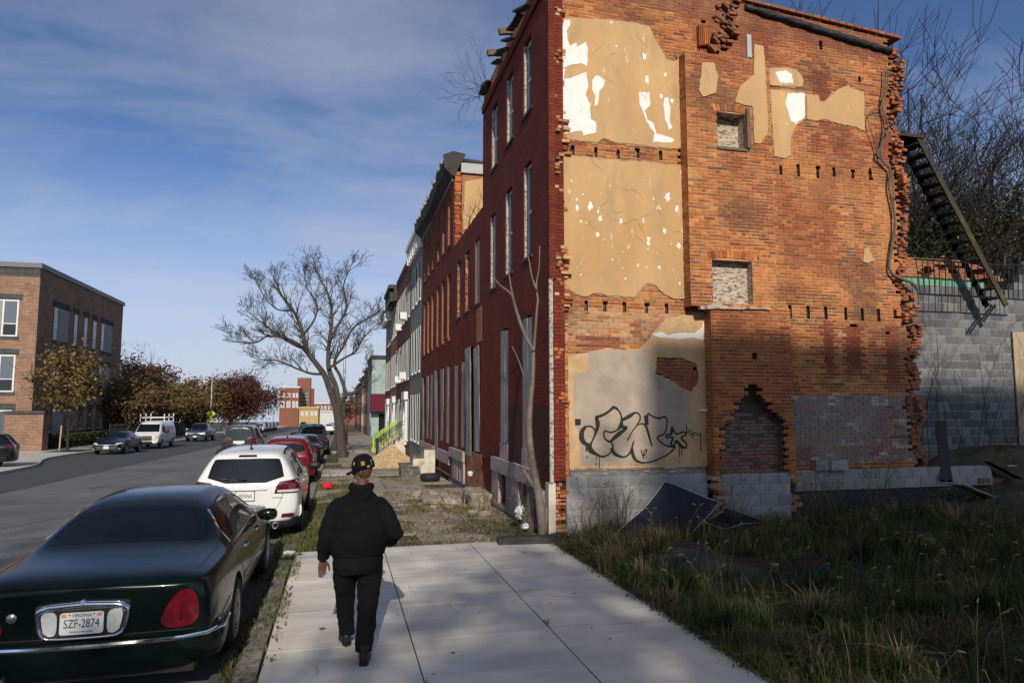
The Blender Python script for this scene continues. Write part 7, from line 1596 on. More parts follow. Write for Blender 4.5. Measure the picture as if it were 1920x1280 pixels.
limb(za([(352,370),(320,270),(285,195)]), .015, .006); limb(za([(420,960),(380,910),(345,850)]), .05, .03); limb(za([(395,840),(370,800),(360,770)]), .03, .015); limb([(990,476),(986,462)], .01, .004); limb([(955,512),(950,500)], .01, .004); limb(za([(455,1215),(470,1100),(465,1060)]), .05, .03)
mb.build('trunk', M['bark_pale'], DS, smooth=True)
# woody vine on the far edge of the party wall
VN = thing('dead_vine', 'thick dry vine climbing the broken right edge of the brick wall', 'vine', (11.3, 11.85, 1.2))
mb = MB(); pd = lambda x, y: on_y(x, y, WY-.10)
z7f = lambda L_: [(1200+a/2.064, b/2.064) for a, b in L_]
limb(z7f([(948,262),(945,330),(935,400),(948,480),(935,560),(915,600),(945,625),(968,660),(965,720),(980,800),(985,880),(975,950),(968,1040),(1000,1075),(1050,1095),(1075,1120)]), .014, .034, 8, .02); limb(z7f([(962,262),(955,340),(940,400),(955,470),(958,520),(930,570),(935,620),(965,650)]), .016, .022, 8, .02); limb(z7f([(940,418),(905,425),(885,450),(890,500),(912,560),(920,600)]), .010, .012); limb(z7f([(970,660),(978,740),(988,830),(980,930),(972,1000)]), .010, .014)
limb(z7f([(1030,240),(1005,260),(990,250)]), .02, .012)
mb.build('stem', M['vine'], VN, smooth=True)
# bare trees behind the block building
def back_tree(label, x, y, h, seed, lean=(0,0), nl=500, pal=OLIVE, r=.16, kids=4):
    t = thing('background_tree', label, 'tree', (x, y, 0), group='bare trees behind the ruin'); mb = MB(); rg = random.Random(seed); tips = []
    p = Vector((x, y, 0)); tr_ = []
    q = p.copy(); d = Vector((lean[0], lean[1], 1)).normalized(); P = [q.copy()]
    for i in range(6): d = (d+Vector((rg.uniform(-.12,.12), rg.uniform(-.12,.12), .05))).normalized(); q = q+d*h*.11; P.append(q.copy())
    mb.tube(P, [r*(1-.09*i) for i in range(7)], 8, cap=False)
    for k in range(13):
        i = 2+k % 5; a = k*2.4+rg.uniform(-.5,.5); nd = Vector((math.cos(a)*.8+lean[0], math.sin(a)*.8, .55+.2*rg.random())).normalized()
        grow(mb, P[i], nd, h*.24*rg.uniform(.8,1.2), r*.38, 4, rg, tips, 4, .66, 4, .13, .70, .0080, .34)
    mb.build('trunk', M['bark_dark'], t, smooth=True)
    if nl:
        r2 = np.random.default_rng(seed); T_ = np.array([tuple(q) for q in tips]); T_ = T_[T_[:,2] < h*.9]; idx = r2.integers(0, len(T_), nl); Pp = T_[idx]+r2.normal(size=(nl,3))*.25; pal = np.array(pal); leaf_mesh('leaves', Pp-np.array([x,y,0]), r2.uniform(.025,.05,nl), pal[r2.integers(0,len(pal),nl)]*r2.uniform(.5,1.2,(nl,1)), t, seed=seed)
YL = [(0.22,0.16,0.02),(0.13,0.10,0.02),(0.07,0.06,0.018),(0.16,0.09,0.025)]
back_tree('tall bare tree just right of the ruined wall top', 17.2, 20.5, 13.5, 31, (-.05,0), 400, YL); back_tree('bare spreading tree at the right edge behind the block wall', 22.0, 21.5, 14.0, 32, (.05,0), 900, YL, .2); back_tree('thinner bare tree behind the fire stairs', 20.0, 25.0, 15.0, 35, (.1,0), 900, YL); back_tree('farther bare tree filling the gap behind the fire stairs', 26.0, 28.0, 16.5, 36, (0,0), 900, YL); back_tree('dense bare tree close behind the block wall', 18.6, 18.6, 12.0, 41, (.08,0), 500, YL, .14); back_tree('bare tree at the right picture edge above the block wall', 23.8, 20.0, 12.5, 43, (-.05,0), 700, YL, .16)
r2 = np.random.default_rng(8)
iv = thing('ivy_thicket', 'dark evergreen thicket with a few yellow leaves behind the block wall', 'shrub', (19, 19, 0))
n = 42000; c = np.array([(17.0,17.5,6.2),(18.6,18.0,7.2),(20.4,18.2,8.0),(22.2,18.5,8.2),(24.5,19,8.0),(17.3,18.5,5.4),(20,19,6.2),(23,19,6.8),(26,19.5,7.2),(16.2,17.4,5.6)]); s = np.array([(1.0,.9,1.0)]*10); idx = r2.integers(0, 10, n); P_ = c[idx]+r2.normal(size=(n,3))*np.array([.8,.7,.8])
pal = np.array([(0.022,0.03,0.012),(0.03,0.038,0.014),(0.018,0.024,0.010),(0.045,0.045,0.014),(0.19,0.14,0.018)]); ci = r2.choice(5, n, p=[.33,.3,.22,.11,.04]); leaf_mesh('foliage', P_-np.array([19,19,0]), r2.uniform(.035,.08,n), pal[ci]*r2.uniform(.6,1.3,(n,1)), iv)
mb = MB(); rg = random.Random(3)
for i in range(9): p = Vector((15.6+i*1.1, 18.5, 0)); mb.tube([p, p+Vector((rg.uniform(-.4,.4),0,3)), p+Vector((rg.uniform(-.8,.8),0,6.2))], [.09,.07,.04], 6)
mb.build('stems', M['bark_dark'], iv)
# ------------------------------------------------------------------ grass and weeds
def blades(name, pos, ln, wd, lean, cols, seed, kind='stuff', zfun=None):
    r = np.random.default_rng(seed); n = len(pos); P = np.array(pos); a = r.uniform(0, 2*math.pi, n); d = np.stack([np.cos(a), np.sin(a), np.zeros(n)], 1); s = np.stack([-np.sin(a), np.cos(a), np.zeros(n)], 1)
    L_ = ln[:,None]; W_ = wd[:,None]; K = lean[:,None]; up = np.array([0,0,1.0])
    m1 = P+up*L_*.55+d*L_*K*.28; tp = P+up*L_*(1-.45*K)+d*L_*K*.95
    V = np.stack([P-s*W_, P+s*W_, m1-s*W_*.75, m1+s*W_*.75, tp], 1).reshape(-1,3); me = bpy.data.meshes.new(name)
    me.vertices.add(5*n); me.vertices.foreach_set('co', V.astype(np.float32).ravel()); b = np.arange(n)*5
    lp = np.stack([b,b+1,b+3,b+2,b+2,b+3,b+4], 1).ravel().astype(np.int32); me.loops.add(7*n); me.loops.foreach_set('vertex_index', lp); me.polygons.add(2*n); st = np.stack([np.arange(n)*7, np.arange(n)*7+4], 1).ravel().astype(np.int32); me.polygons.foreach_set('loop_start', st); me.update(calc_edges=True)
    at = me.color_attributes.new('Col', 'FLOAT_COLOR', 'POINT'); at.data.foreach_set('color', np.repeat(np.concatenate([cols, np.ones((n,1))], 1), 5, axis=0).astype(np.float32).ravel()); me.materials.append(M['leaf']); return link(name, me)
GRN = np.array([(0.042,0.062,0.013),(0.054,0.070,0.016),(0.034,0.050,0.012),(0.065,0.068,0.02)]); STR = np.array([(0.18,0.135,0.065),(0.13,0.098,0.048),(0.21,0.16,0.085),(0.10,0.073,0.036)])
r2 = np.random.default_rng(77)
n = 62000; X = np.concatenate([3.52+r2.random(int(n*.62))**1.25*8.0, r2.uniform(4, 22, n-int(n*.62))]); Y = np.concatenate([r2.uniform(2.5, 11.8, int(n*.62)), r2.uniform(3, 13, n-int(n*.62))])
keep = ~((X < 13.2) & (Y > 11.75)); X, Y = X[keep], Y[keep]; n = len(X); Z = np.array([lot(a, b) for a, b in zip(X, Y)])-.02
pt = np.array([noise.noise(Vector((a*.55, b*.55, 4))) for a, b in zip(X, Y)]); pt2 = np.array([noise.noise(Vector((a*1.9, b*1.9, 11))) for a, b in zip(X, Y)]); tall = np.clip(.45+pt*1.2+pt2*.9, .08, 1.5)*np.clip((X-3.45)/1.3, .3, 1)
straw = r2.random(n) < np.clip(.16+pt*.5+(Y > 9.8)*.28*(X < 8), .05, .75); C_ = np.where(straw[:,None], STR[r2.integers(0,4,n)], GRN[r2.integers(0,4,n)])*r2.uniform(.6,1.25,(n,1))
LN = r2.uniform(.12,.42,n)*(.45+tall*.75); WD = r2.uniform(.0022,.005,n); LE = r2.uniform(.25,1.15,n)
for k in range(340):                         # coarse tufts
    cx, cy = 3.6+r2.random()**1.3*7.5, r2.uniform(3.2, 11.5); m = int(r2.integers(25, 80)); px2 = cx+r2.normal(size=m)*.05; py2 = cy+r2.normal(size=m)*.05; col = (STR if r2.random() < .38 else GRN)[r2.integers(0,4)]*r2.uniform(.7,1.5)
    X = np.append(X, px2); Y = np.append(Y, py2); Z = np.append(Z, np.full(m, lot(cx, cy)-.02)); C_ = np.vstack([C_, col*r2.uniform(.7,1.25,(m,1))]); sz = r2.uniform(.25,.62); LN = np.append(LN, r2.uniform(.5,1.1,m)*sz); WD = np.append(WD, r2.uniform(.003,.007,m)); LE = np.append(LE, r2.uniform(.3,1.3,m))
tag(blades('grass', np.stack([X,Y,Z],1), LN, WD, LE, C_, 5), 'overgrown green and straw coloured grass covering the vacant lot', 'grass', kind='stuff')
# seed heads on tall stems
mb = MB(); rg = random.Random(9)
for i in range(330):
    x = 3.75+rg.random()**1.2*8 if i < 280 else rg.uniform(4, 16); y = rg.uniform(3.6, 11.4); z = lot(x, y); h = rg.uniform(.35,.8); a = rg.uniform(0, 6.28); k = rg.uniform(.08,.3); p = Vector((x, y, z)); q = p+Vector((math.cos(a)*k*.5, math.sin(a)*k*.5, h*.7)); e = p+Vector((math.cos(a)*k, math.sin(a)*k, h)); f = e+Vector((math.cos(a)*.06, math.sin(a)*.06, rg.uniform(-.02,.04)))
    mb.col = (0.17,0.14,0.06); mb.tube([p,q,e], .0018, 3, cap=False); mb.col = tuple(c*rg.uniform(.7,1.2) for c in (0.24,0.195,0.115))
    if rg.random() < .75: mb.tube([e, e+(f-e)*.35, e+(f-e)*.75, f], [.003,.0075,.0065,.001], 5)
tag(mb.build('seed_heads', M['leaf']), 'pale foxtail seed heads standing above the grass of the vacant lot', 'grass', kind='stuff')
# kerbside verge, cracks and weeds on the old pavement
px_ = []
def scatter(n, x0, x1, y0, y1, dens=None):
    for _ in range(n):
        x, y = rg.uniform(x0, x1), rg.uniform(y0, y1)
        if dens is None or noise.noise(Vector((x*1.3, y*.8, 7))) > dens: px_.append((x, y))
scatter(6500, -.98, -.52, 3, 16, -.15); scatter(1400, -1.0, -.6, 3, 14); scatter(9000, -.62, .35, 11.6, 24, -.05); scatter(2500, -.62, .3, 24, 48, .05); scatter(700, .1, 3.5, 11.55, 11.8); scatter(9000, 1.2, 3.6, 12, 19, .12); scatter(2600, 1.0, 3.2, 18, 25, .2); scatter(900, 2.6, 3.6, 11.8, 14); scatter(500, .0, 3.4, 28.5, 34, .2)
scatter(2600, 3.50, 3.66, 4.0, 11.7); scatter(260, .725, .755, 4.0, 11.5, .1); scatter(240, 2.155, 2.185, 4.0, 11.5, .15)
P_ = np.array([(x, y, zg(y)-(.06 if x < -.62 else .03)+(.0)) for x, y in px_]); n = len(P_); straw = r2.random(n) < .38; G2 = np.array([(0.085,0.12,0.022),(0.07,0.10,0.02),(0.11,0.13,0.03),(0.06,0.085,0.02)]); C_ = np.where(straw[:,None], STR[r2.integers(0,4,n)], G2[r2.integers(0,4,n)])*r2.uniform(.6,1.3,(n,1))
tag(blades('verge_weeds', P_, r2.uniform(.05,.15,n), r2.uniform(.003,.006,n), r2.uniform(.4,1.3,n), C_, 6), 'low weeds and grass along the kerb and in the broken pavement', 'grass', kind='stuff')
# fallen leaves and grit along the gutter and by the wall
pts = [(rg.uniform(-1.0,-.5), rg.uniform(3.5,16)) for _ in range(700)]+[(rg.uniform(1.2,3.6), rg.uniform(11.8,19)) for _ in range(1500)]+[(rg.uniform(3.42,3.75), rg.uniform(4,11.6)) for _ in range(220)]+[(rg.uniform(-.6,3.4), rg.uniform(11.8,30)) for _ in range(900)]
P_ = np.array([(x, y, zg(y)+(.012 if x > -.6 else ROAD+.015)+rg.uniform(0,.02)) for x, y in pts]); n = len(P_); BRN = np.array([(0.22,0.15,0.08),(0.16,0.11,0.06),(0.30,0.22,0.12),(0.13,0.09,0.05)])
o = leaf_mesh('fallen_leaves', P_, r2.uniform(.012,.035,n), BRN[r2.integers(0,4,n)]*r2.uniform(.6,1.2,(n,1)), None, seed=2); tag(o, 'dry brown leaves and litter scattered along the gutter and wall foot', 'leaves', kind='stuff')
def shrub(label, x, y, h, n, seed, cat='weed', col=STR, spread=.25, leafy=60):
    rg = random.Random(seed); t = thing('dry_weed', label, cat, (x, y, 0)); mb = MB(); tips = []; z0 = lot(x, y) if x > 3.6 else 0
    for i in range(n): d = Vector((rg.uniform(-1,1)*spread*2, rg.uniform(-1,1)*spread*2, 1)).normalized(); grow(mb, Vector((x+rg.uniform(-.15,.15), y+rg.uniform(-.12,.12), z0)), d, h*rg.uniform(.5,1), .006, 1, rg, tips, 4, .5, 3, .3, .6, .0018, .25)
    mb.build('stems', M['vine'], t); 
    if leafy:
        T_ = np.array([tuple(q) for q in tips]); r3 = np.random.default_rng(seed); k = leafy; idx = r3.integers(0, len(T_), k); leaf_mesh('leaves', T_[idx]+r3.normal(size=(k,3))*.05-np.array([x,y,0]), r3.uniform(.012,.03,k), col[r3.integers(0,4,k)]*r3.uniform(.6,1.1,(k,1)), t, seed=seed)
shrub('dry straw weeds at the foot of the block wall beside the corner', 4.9, 11.6, .9, 26, 1); shrub('dry straw weeds left of the navy panels', 4.35, 11.5, .7, 20, 2); shrub('dry weeds behind the navy panels', 7.0, 11.3, .6, 20, 3); shrub('tall dry weeds right of the navy panels', 8.3, 11.0, .9, 26, 4); shrub('dark tangled weeds by the grey sapling', 3.35, 12.3, .8, 24, 5, col=GRN*.8, leafy=200)
shrub('dry weeds growing from the rubble by the red front', 3.1, 14.6, .6, 20, 6); shrub('dry stalks in front of the grey block wall', 14.2, 12.6, 1.8, 16, 7); shrub('second patch of dry stalks by the grey block wall', 15.4, 12.5, 2.0, 14, 8); shrub('leaning dry stalks at the right end of the brick wall', 10.2, 11.4, 1.0, 18, 9); shrub('dark weeds in front of the painted brick', 9.2, 11.4, .8, 18, 10)
# weeds on the gutter of the corner house
t = thing('roof_weed', 'dead weeds hanging from the roof edge of the corner rowhouse', 'weed', (3.6, 17.3, 10.8)); mb = MB(); rg = random.Random(2); tips = []
for i in range(16): grow(mb, Vector((3.55, 16.6+rg.random()*1.3, 10.75)), Vector((rg.uniform(-1,.1), rg.uniform(-.6,.6), rg.uniform(-.8,.9))).normalized(), .6, .008, 2, rg, tips, 4, .6, 2, .0, .7, .003, .4)
mb.build('stems', M['bark_dark'], t); mb = MB(); blob(mb, (3.60,17.3,10.80), (.12,.5,.07), 6, 12); mb.v = [(x+rg.uniform(-.03,.03), y+rg.uniform(-.06,.06), z+rg.uniform(-.03,.03)) for x, y, z in mb.v]; mb.build('clump', M['mulch'], t)
# vines over the flank of the farther house
t = thing('wall_vine', 'leafless vines on the exposed flank of the three storey pair', 'vine', (4.5, 22.9, 7.5)); mb = MB(); tips = []
for i in range(7): grow(mb, Vector((4.3+i*.16, 22.9, 7.6)), Vector((rg.uniform(-.5,.5), 0, 1)).normalized(), 1.1, .022, 2, rg, tips, 4, .5, 2, .1, .7, .006, .35)
mb.build('stems', M['bark_dark'], t)
# ------------------------------------------------------------------ block building, fire stairs and debris on the right
CY2 = 13.5
CB = thing('block_building', 'grey concrete block building with a strip of mint plaster behind the fire stairs', 'building', (15, CY2, 0))
r = random.Random(15); CW = [cmu_mesh(.392, .19, .193, t) for t in ((0.155,0.158,0.16),(0.125,0.128,0.132),(0.18,0.183,0.183),(0.10,0.103,0.107))]
for k in range(27):
    z = .55+k*.203; x = 11.9-(.2 if k % 2 else 0); n0 = 17.6
    while x < n0:
        if z > 5.15 and x < 16.2+(k-22)*.2: x += .402; continue
        o = link('concrete_block', r.choice(CW), CB); o.location = (x+.196-15, r.uniform(-.003,.003), z); x += .402
mb = MB(); mb.box((11.8, CY2+.012, 0), (17.7, CY2+.15, 5.21)); mb.box((17.0, CY2+.012, 5.21), (17.7, CY2+.15, 6.0)); mb.build('block_mortar', M['cmujoint'], CB)
mb = MB(); mb.box((17.7, CY2, 0), (30, CY2+.3, 6.0)); mb.box((12, CY2+.2, 0), (30, 16.8, 5.0)); mb.build('rear_wall', M['cmu'], CB)
a = on_y(1716,508,CY2); b = on_y(1802,524,CY2)
mb = MB(); mb.box((12.2, CY2-.004, 5.215), (a.x+2.1, CY2+.2, 5.42)); mb.build('mint_strip', M['mintstrip'], CB)
bb = MB(); rr_ = random.Random(2)
for k in range(7):
    z = 5.425+k*CH; x = 12.0+(k % 2)*.1
    while x < 16.1-k*.12:
        if not (rr_.random() < .08+.05*k or (k in (1,2,3) and abs((x-13.7) % .8) < .12)): bb.col = mixc(base_col(rr_), (.3,.12,.06), .4); bb.box((x, CY2+.01, z), (x+.2, CY2+.3, z+.058))
        x += .212
tag(bb.build('brick_parapet', M['rawbrick'], CB), kind='stuff')
q = on_y(1912, 700, CY2-.05); mb = MB(); mb.box((q.x-.15, CY2-.06, .9), (q.x+1.1, CY2-.03, on_y(1912,622,CY2-.05).z)); mb.build('plywood_board', M['wood_tan'], CB)
FS = thing('fire_stairs', 'rusty iron fire stairs hanging from the back of the ruined rowhouse', 'stairs', (13, 12.9, 3))
YN, YFR = 12.75, 13.22; sa, sb = on_y(1722,258,YN), on_y(1887,573,YN); up = (sb-sa).normalized(); off = Vector((0, YFR-YN, 0))
mb = MB(); mb.beam(sa, sb, .04, .14, (0,0,1)); mb.build('stringer', M['rust'], FS)
mb = MB(); mb.beam(sa+off+(sa-sb)*.02, sb+off-(sb-sa)*.01, .04, .14, (0,0,1)); mb.build('stringer', M['rust'], FS)
for i in range(17):
    c = sa+(sb-sa)*((i+.6)/17.5)+off/2; mb = MB(); mb.obox(c, (.13,0,0), (0,(YFR-YN)/2-.02,0), (0,0,.016)); mb.build('tread', M['rust'], FS)
    c2 = sa+(sb-sa)*((i+.6)/17.5)+off; mb = MB(); mb.add([c2+Vector((-.14,-.03,.0)), c2+Vector((.12,-.03,0)), c2+Vector((-.10,-.03,-.17))], [(0,1,2),(2,1,0)]); mb.build('tread_bracket', M['rust'], FS)
mb = MB(); mb.box((12.35, 12.7, sa.z-.02), (13.2, 13.35, sa.z+.05)); mb.build('landing', M['rust'], FS)
for (p, q_, rr2) in (((1703,165),(1704,252),.02),((1728,178),(1728,272),.022),((1728,182),(1852,446),.012)):
    mb = MB(); mb.tube([on_y(*p, YN), on_y(*q_, YN)], rr2, 6); mb.build('rod', M['black_iron'], FS)
for p, q_ in (((1860,572),(1838,603)),((1866,572),(1844,603))): mb = MB(); mb.beam(on_y(*p, YN+.3), on_y(*q_, YN+.3), .03, .04); mb.build('foot_strut', M['black_iron'], FS)
RL = thing('iron_railing', 'black iron balcony railing in front of the grey block wall', 'railing', (14.5, 12.95, 4.5))
YR = 12.95; z3 = lambda L_: [(1680+a/2.783, 440+b/2.783) for a, b in L_]
T_ = [on_y(*p, YR) for p in z3([(95,126),(240,136),(400,150),(560,162),(680,160)])]; B_ = [on_y(*p, YR) for p in z3([(120,308),(240,316),(400,322),(560,333),(680,340)])]
for P in (T_, B_): mb = MB(); mb.tube(P, .022, 6); mb.build('rail', M['black_iron'], RL)
for i in range(19):
    f = (i+.3)/19*4; k = min(3, int(f)); t = f-k; p = T_[k]+(T_[k+1]-T_[k])*t; q_ = B_[k]+(B_[k+1]-B_[k])*t; mb = MB(); mb.tube([p, q_], .013, 5); mb.build('bar', M['black_iron'], RL)
mb = MB(); mb.tube([on_y(*p, YR) for p in z3([(565,160),(570,100),(610,85),(640,110),(645,160)])], .02, 6); mb.build('hoop', M['black_iron'], RL)
# debris heap
def plank(name, label, p, q_, wd, th, mat, cat='plank', up=(0,0,1)):
    mb = MB(); p = Vector(p); q_ = Vector(q_); n = 7; d = (q_-p); s = d.normalized().cross(Vector(up)); s.normalize(); u = s.cross(d.normalized()); rr2 = random.Random(int(p.x*97)); R_ = []
    for i in range(n):
        c = p+d*i/(n-1)+u*rr2.uniform(-.01,.01); a, b_ = wd/2+rr2.uniform(-.012,.012), th/2; R_.append([c-s*a-u*b_, c+s*a-u*b_, c+s*a+u*b_, c-s*a+u*b_])
    mb.rings(R_); return tag(mb.build(name, mat), label, cat)
plank('charred_post', 'dark charred post leaning against the end of the brick wall', (12.25,11.75,.75), (12.75,12.3,1.95), .2, .1, M['wood_dark'], 'post'); plank('fallen_board', 'grey fallen board at the right end of the block footing', (12.0,11.3,.75), (13.2,11.6,.38), .35, .03, M['wood_grey']); plank('fallen_board', 'pale corrugated sheet lying in the debris at the right edge', (14.2,12.1,1.0), (16.2,12.2,.9), .2, .03, M['cmujoint'], 'sheet'); plank('fallen_board', 'torn grey roofing strip hanging in the debris', (13.5,11.9,1.1), (14.1,11.7,.75), .25, .02, M['cmu'], 'strip'); plank('fallen_board', 'long brown joist lying in the weeds by the block wall', (13.2,11.9,.7), (16.5,12.2,.75), .12, .1, M['wood_brown'], 'joist')
mb = MB(); R_ = []
for i in range(9):
    t = i/8; R_.append([(14.8+2.6*math.cos(a)*math.cos(t*1.57)**.8*(1+.15*math.sin(3*a)), 12.6+.8*math.sin(a)*math.cos(t*1.57)**.8, .2+1.15*math.sin(t*1.57)+.06*math.sin(7*a+t*9)) for a in np.linspace(0, 2*math.pi, 25)[:-1]])
mb.rings(R_); tag(mb.build('debris_heap', M['dirt'], smooth=True), 'dark heap of earth and rubble against the grey block wall', 'heap')
# vines hanging over the block wall
t = thing('bramble', 'bare bramble stems scrambling over the grey block wall', 'bramble', (14.5, 13.3, 1)); mb = MB(); tips = []; rg = random.Random(6)
for i in range(15): grow(mb, Vector((13.2+i*.28, 13.38, .9+rg.random()*.3)), Vector((rg.uniform(-.35,.35), 0, 1)).normalized(), rg.uniform(1.6,3.2), .009, 2, rg, tips, 6, .45, 3, .15, .5, .0025, .22)
mb.build('stems', M['bark_dark'], t)
# ------------------------------------------------------------------ rubbish on the lot
def sheet(name, label, cn, sag, mat, th=.03, nx=14, ny=9, trim=None):
    A, B_, C_, D = [Vector(c) for c in cn]; t = thing(name, label, 'panel', (A.x, A.y, A.z)); top = []
    for j in range(ny):
        v = j/(ny-1); row = []
        for i in range(nx):
            u = i/(nx-1); p = (A*(1-u)+B_*u)*(1-v)+(D*(1-u)+C_*u)*v; p.z += sag*math.sin(u*math.pi)*(-1)*(1-.3*v)+.02*math.sin(u*7+v*5); row.append(p)
        top.append(row)
    mb = MB(); V = [p for r_ in top for p in r_]; m = len(V); V += [p-Vector((0,.3,1)).normalized()*th for p in V]; F = []
    for j in range(ny-1):
        for i in range(nx-1): a = j*nx+i; F.append((a,a+1,a+nx+1,a+nx)); F.append((a+m,a+nx+m,a+nx+1+m,a+1+m))
    edge = [i for i in range(nx)]+[j*nx+nx-1 for j in range(1,ny)]+[(ny-1)*nx+i for i in range(nx-2,-1,-1)]+[j*nx for j in range(ny-2,0,-1)]
    for k in range(len(edge)): a, b = edge[k], edge[(k+1) % len(edge)]; F.append((a, a+m, b+m, b))
    mb.add(V, F); mb.build('sheet', mat, t, smooth=40)
    mb = MB(); mb.tube([V[e]+Vector((0,0,.004)) for e in edge+[edge[0]]], .007, 6); mb.build('piping', M['cmujoint'], t, smooth=True)
sheet('navy_panel', 'large navy panel with white edging leaning from the grass to the block wall', [(4.55,11.15,.05),(5.80,11.62,.90),(6.62,11.15,.60),(5.55,10.55,.02)], .06, M['navy']); sheet('navy_panel', 'smaller flat navy panel with white edging right of the large one', [(6.25,11.15,.22),(6.95,11.55,.40),(7.70,11.35,.20),(6.6,10.95,.16)], .02, M['navy'])
BU = thing('plastic_bumper', 'torn black plastic car bumper lying in the grass', 'bumper', (5, 8.1, 0)); mb = MB(); R_ = []
path = [(4.25,8.75,.24),(4.42,8.68,.25),(4.50,8.62,.36),(4.72,8.50,.35),(4.86,8.36,.24),(5.05,8.2,.20),(5.30,8.02,.17),(5.52,7.84,.16),(5.66,7.72,.26),(5.88,7.56,.30),(5.96,7.48,.22)]
for i, (x, y, h) in enumerate(path):
    z0 = lot(x, y)+.0; k = .05+.16*math.sin(i/10*3.14); R_.append([(x, y, z0-.02), (x+k*.2, y+k*.3, z0+h), (x+k*.6+.1, y+k*.6+.14, z0+h+.03), (x+k*.6+.1, y+k*.6+.14, z0+h+.015), (x+k*.2+.015, y+k*.3+.02, z0+h-.02), (x+.02, y+.02, z0-.02)])
mb.rings(R_); mb.build('skin', M['plastic'], BU, smooth=30); mb = MB(); mb.tube([(x+.12+.16*math.sin(i/10*3.14)*.6, y+.15+.16*math.sin(i/10*3.14)*.6, lot(x,y)+h+.03) for i, (x, y, h) in enumerate(path)], .014, 6); mb.build('rolled_edge', M['plastic'], BU, smooth=True)
mb = MB(); mb.beam((6.3,7.35,lot(6.3,7.35)), (6.31,7.36,lot(6.3,7.35)+.62), .03, .03); tag(mb.build('metal_stake', M['black_iron']), 'thin dark stake standing in the grass right of the bumper', 'stake')
# charred beam at the corner
L_ = plank('charred_beam', 'charred black beam lying across the slab end by the corner', (2.62,11.42,.05), (3.62,11.3,.07), .24, .10, M['wood_dark'], 'beam')
def crumple(name, label, cat, loc, r, mat, seed, n=14):
    mb = MB(); nu, nv = 9, 14; R_ = []
    for i in range(1, nu):
        t = math.pi*i/nu; R_.append([(loc[0]+r[0]*math.sin(t)*math.cos(a)*(1+.5*noise.noise(Vector((math.cos(a)*2+seed, math.sin(a)*2, t*2)))), loc[1]+r[1]*math.sin(t)*math.sin(a)*(1+.5*noise.noise(Vector((math.cos(a)*2, math.sin(a)*2+seed, t*2+4)))), loc[2]+r[2]*(.85+math.cos(t))*(1+.3*noise.noise(Vector((math.cos(a)*3, t*3, seed))))) for a in [2*math.pi*k/nv for k in range(nv)]])
    mb.rings(R_); return tag(mb.build(name, mat, smooth=35), label, cat)
crumple('red_bag', 'crumpled red plastic bag lying on the verge by the kerb', 'bag', (-.30, 21.4, zg(21.4)), (.17,.14,.10), M['redbag'], 3); crumple('white_litter', 'white plastic litter lodged by the grey sapling', 'litter', (3.30,12.55,.20), (.10,.12,.13), M['whitebag'], 5); crumple('white_litter', 'white plastic scrap below the other litter by the sapling', 'litter', (3.35,12.35,.04), (.09,.10,.06), M['whitebag'], 8); crumple('white_litter', 'white and blue wrapper in the weeds beside the kerb', 'litter', (-.72,11.55,-.03), (.10,.07,.03), M['whitebag'], 9); crumple('brown_leaf', 'single dry brown leaf on the pale slab left of the walking person', 'leaf', (-.12,7.55,.006), (.035,.025,.008), M['wood_brown'], 2); crumple('brown_leaf', 'tiny leaf on the pale slab right of the walking person', 'leaf', (1.08,6.55,.004), (.018,.014,.006), M['wood_brown'], 4); crumple('white_litter', 'white scrap on top of the rubble by the red front', 'litter', (3.2,17.0,.55), (.07,.08,.07), M['whitebag'], 12)
# blue utility mark on the new slab
mb = MB(); mb.box((-.55,11.12,.001), (-.12,11.16,.0035), rz=.06); tag(mb.build('utility_mark', pmat('blue marking paint', (0.12,0.3,0.6), var=.4, vs=30, bump=0)), 'faint blue paint mark on the corner of the new slab', 'paint mark')
# rubble of a broken stoop
rg = random.Random(23)
M['rubble'] = pmat('broken stained limestone', (0.30,0.25,0.19), rough=.95, var=.4, vs=5, bump=.8, bs=22, col2=(0.15,0.12,0.09), s2=4, t2=(.5,.68), bd=.02)
def rough_block(hx, hy, hz, amp, cuts=4):
    bm = bmesh.new(); bmesh.ops.create_cube(bm, size=1); bmesh.ops.subdivide_edges(bm, edges=bm.edges, cuts=cuts, use_grid_fill=True); sd = rg.uniform(0, 50)
    for v in bm.verts:
        c = v.co.copy(); k = .93 if sum(abs(q) > .49 for q in c) >= 2 else 1.0
        v.co = Vector((c.x*hx*k, c.y*hy*k, c.z*hz*k))+Vector([noise.noise(Vector((c.x*3+sd+i*9, c.y*3, c.z*3)))*amp for i in range(3)])
    me = bpy.data.meshes.new('rubble_block'); bm.to_mesh(me); bm.free(); me.polygons.foreach_set('use_smooth', [True]*len(me.polygons)); me.set_sharp_from_angle(angle=rad(32)); return me
words = ['smallest chip','flat slab','square lump','tilted lump','long shard','wedge','thin flake','rounded lump']
for i in range(26):
    x, y = 3.4-rg.random()**1.4*1.5, rg.uniform(14.2,18.8); s_ = rg.uniform(.06,.26) if i > 3 else rg.uniform(.26,.40); hx, hy, hz = s_*rg.uniform(.6,1.1), s_*rg.uniform(.6,1.3), s_*rg.uniform(.25,.55)
    me = rough_block(hx, hy, hz, s_*.16, 3); me.materials.append(M['rubble'] if i % 3 else M['concrete_old']); o = link('rubble_block', me); o.location = (x, y, zg(y)+hz*.38-.02); o.rotation_euler = (rg.uniform(-.25,.25), rg.uniform(-.25,.25), rg.uniform(-1.2,1.2))
    tag(o, 'broken pale stone lump in the rubble below the red front', 'rubble', 'broken stones of the collapsed stoop')
SO = thing('broken_stoop', 'remains of a pale stone stoop against the red front', 'stoop', (3.2, 17, zg(17)))
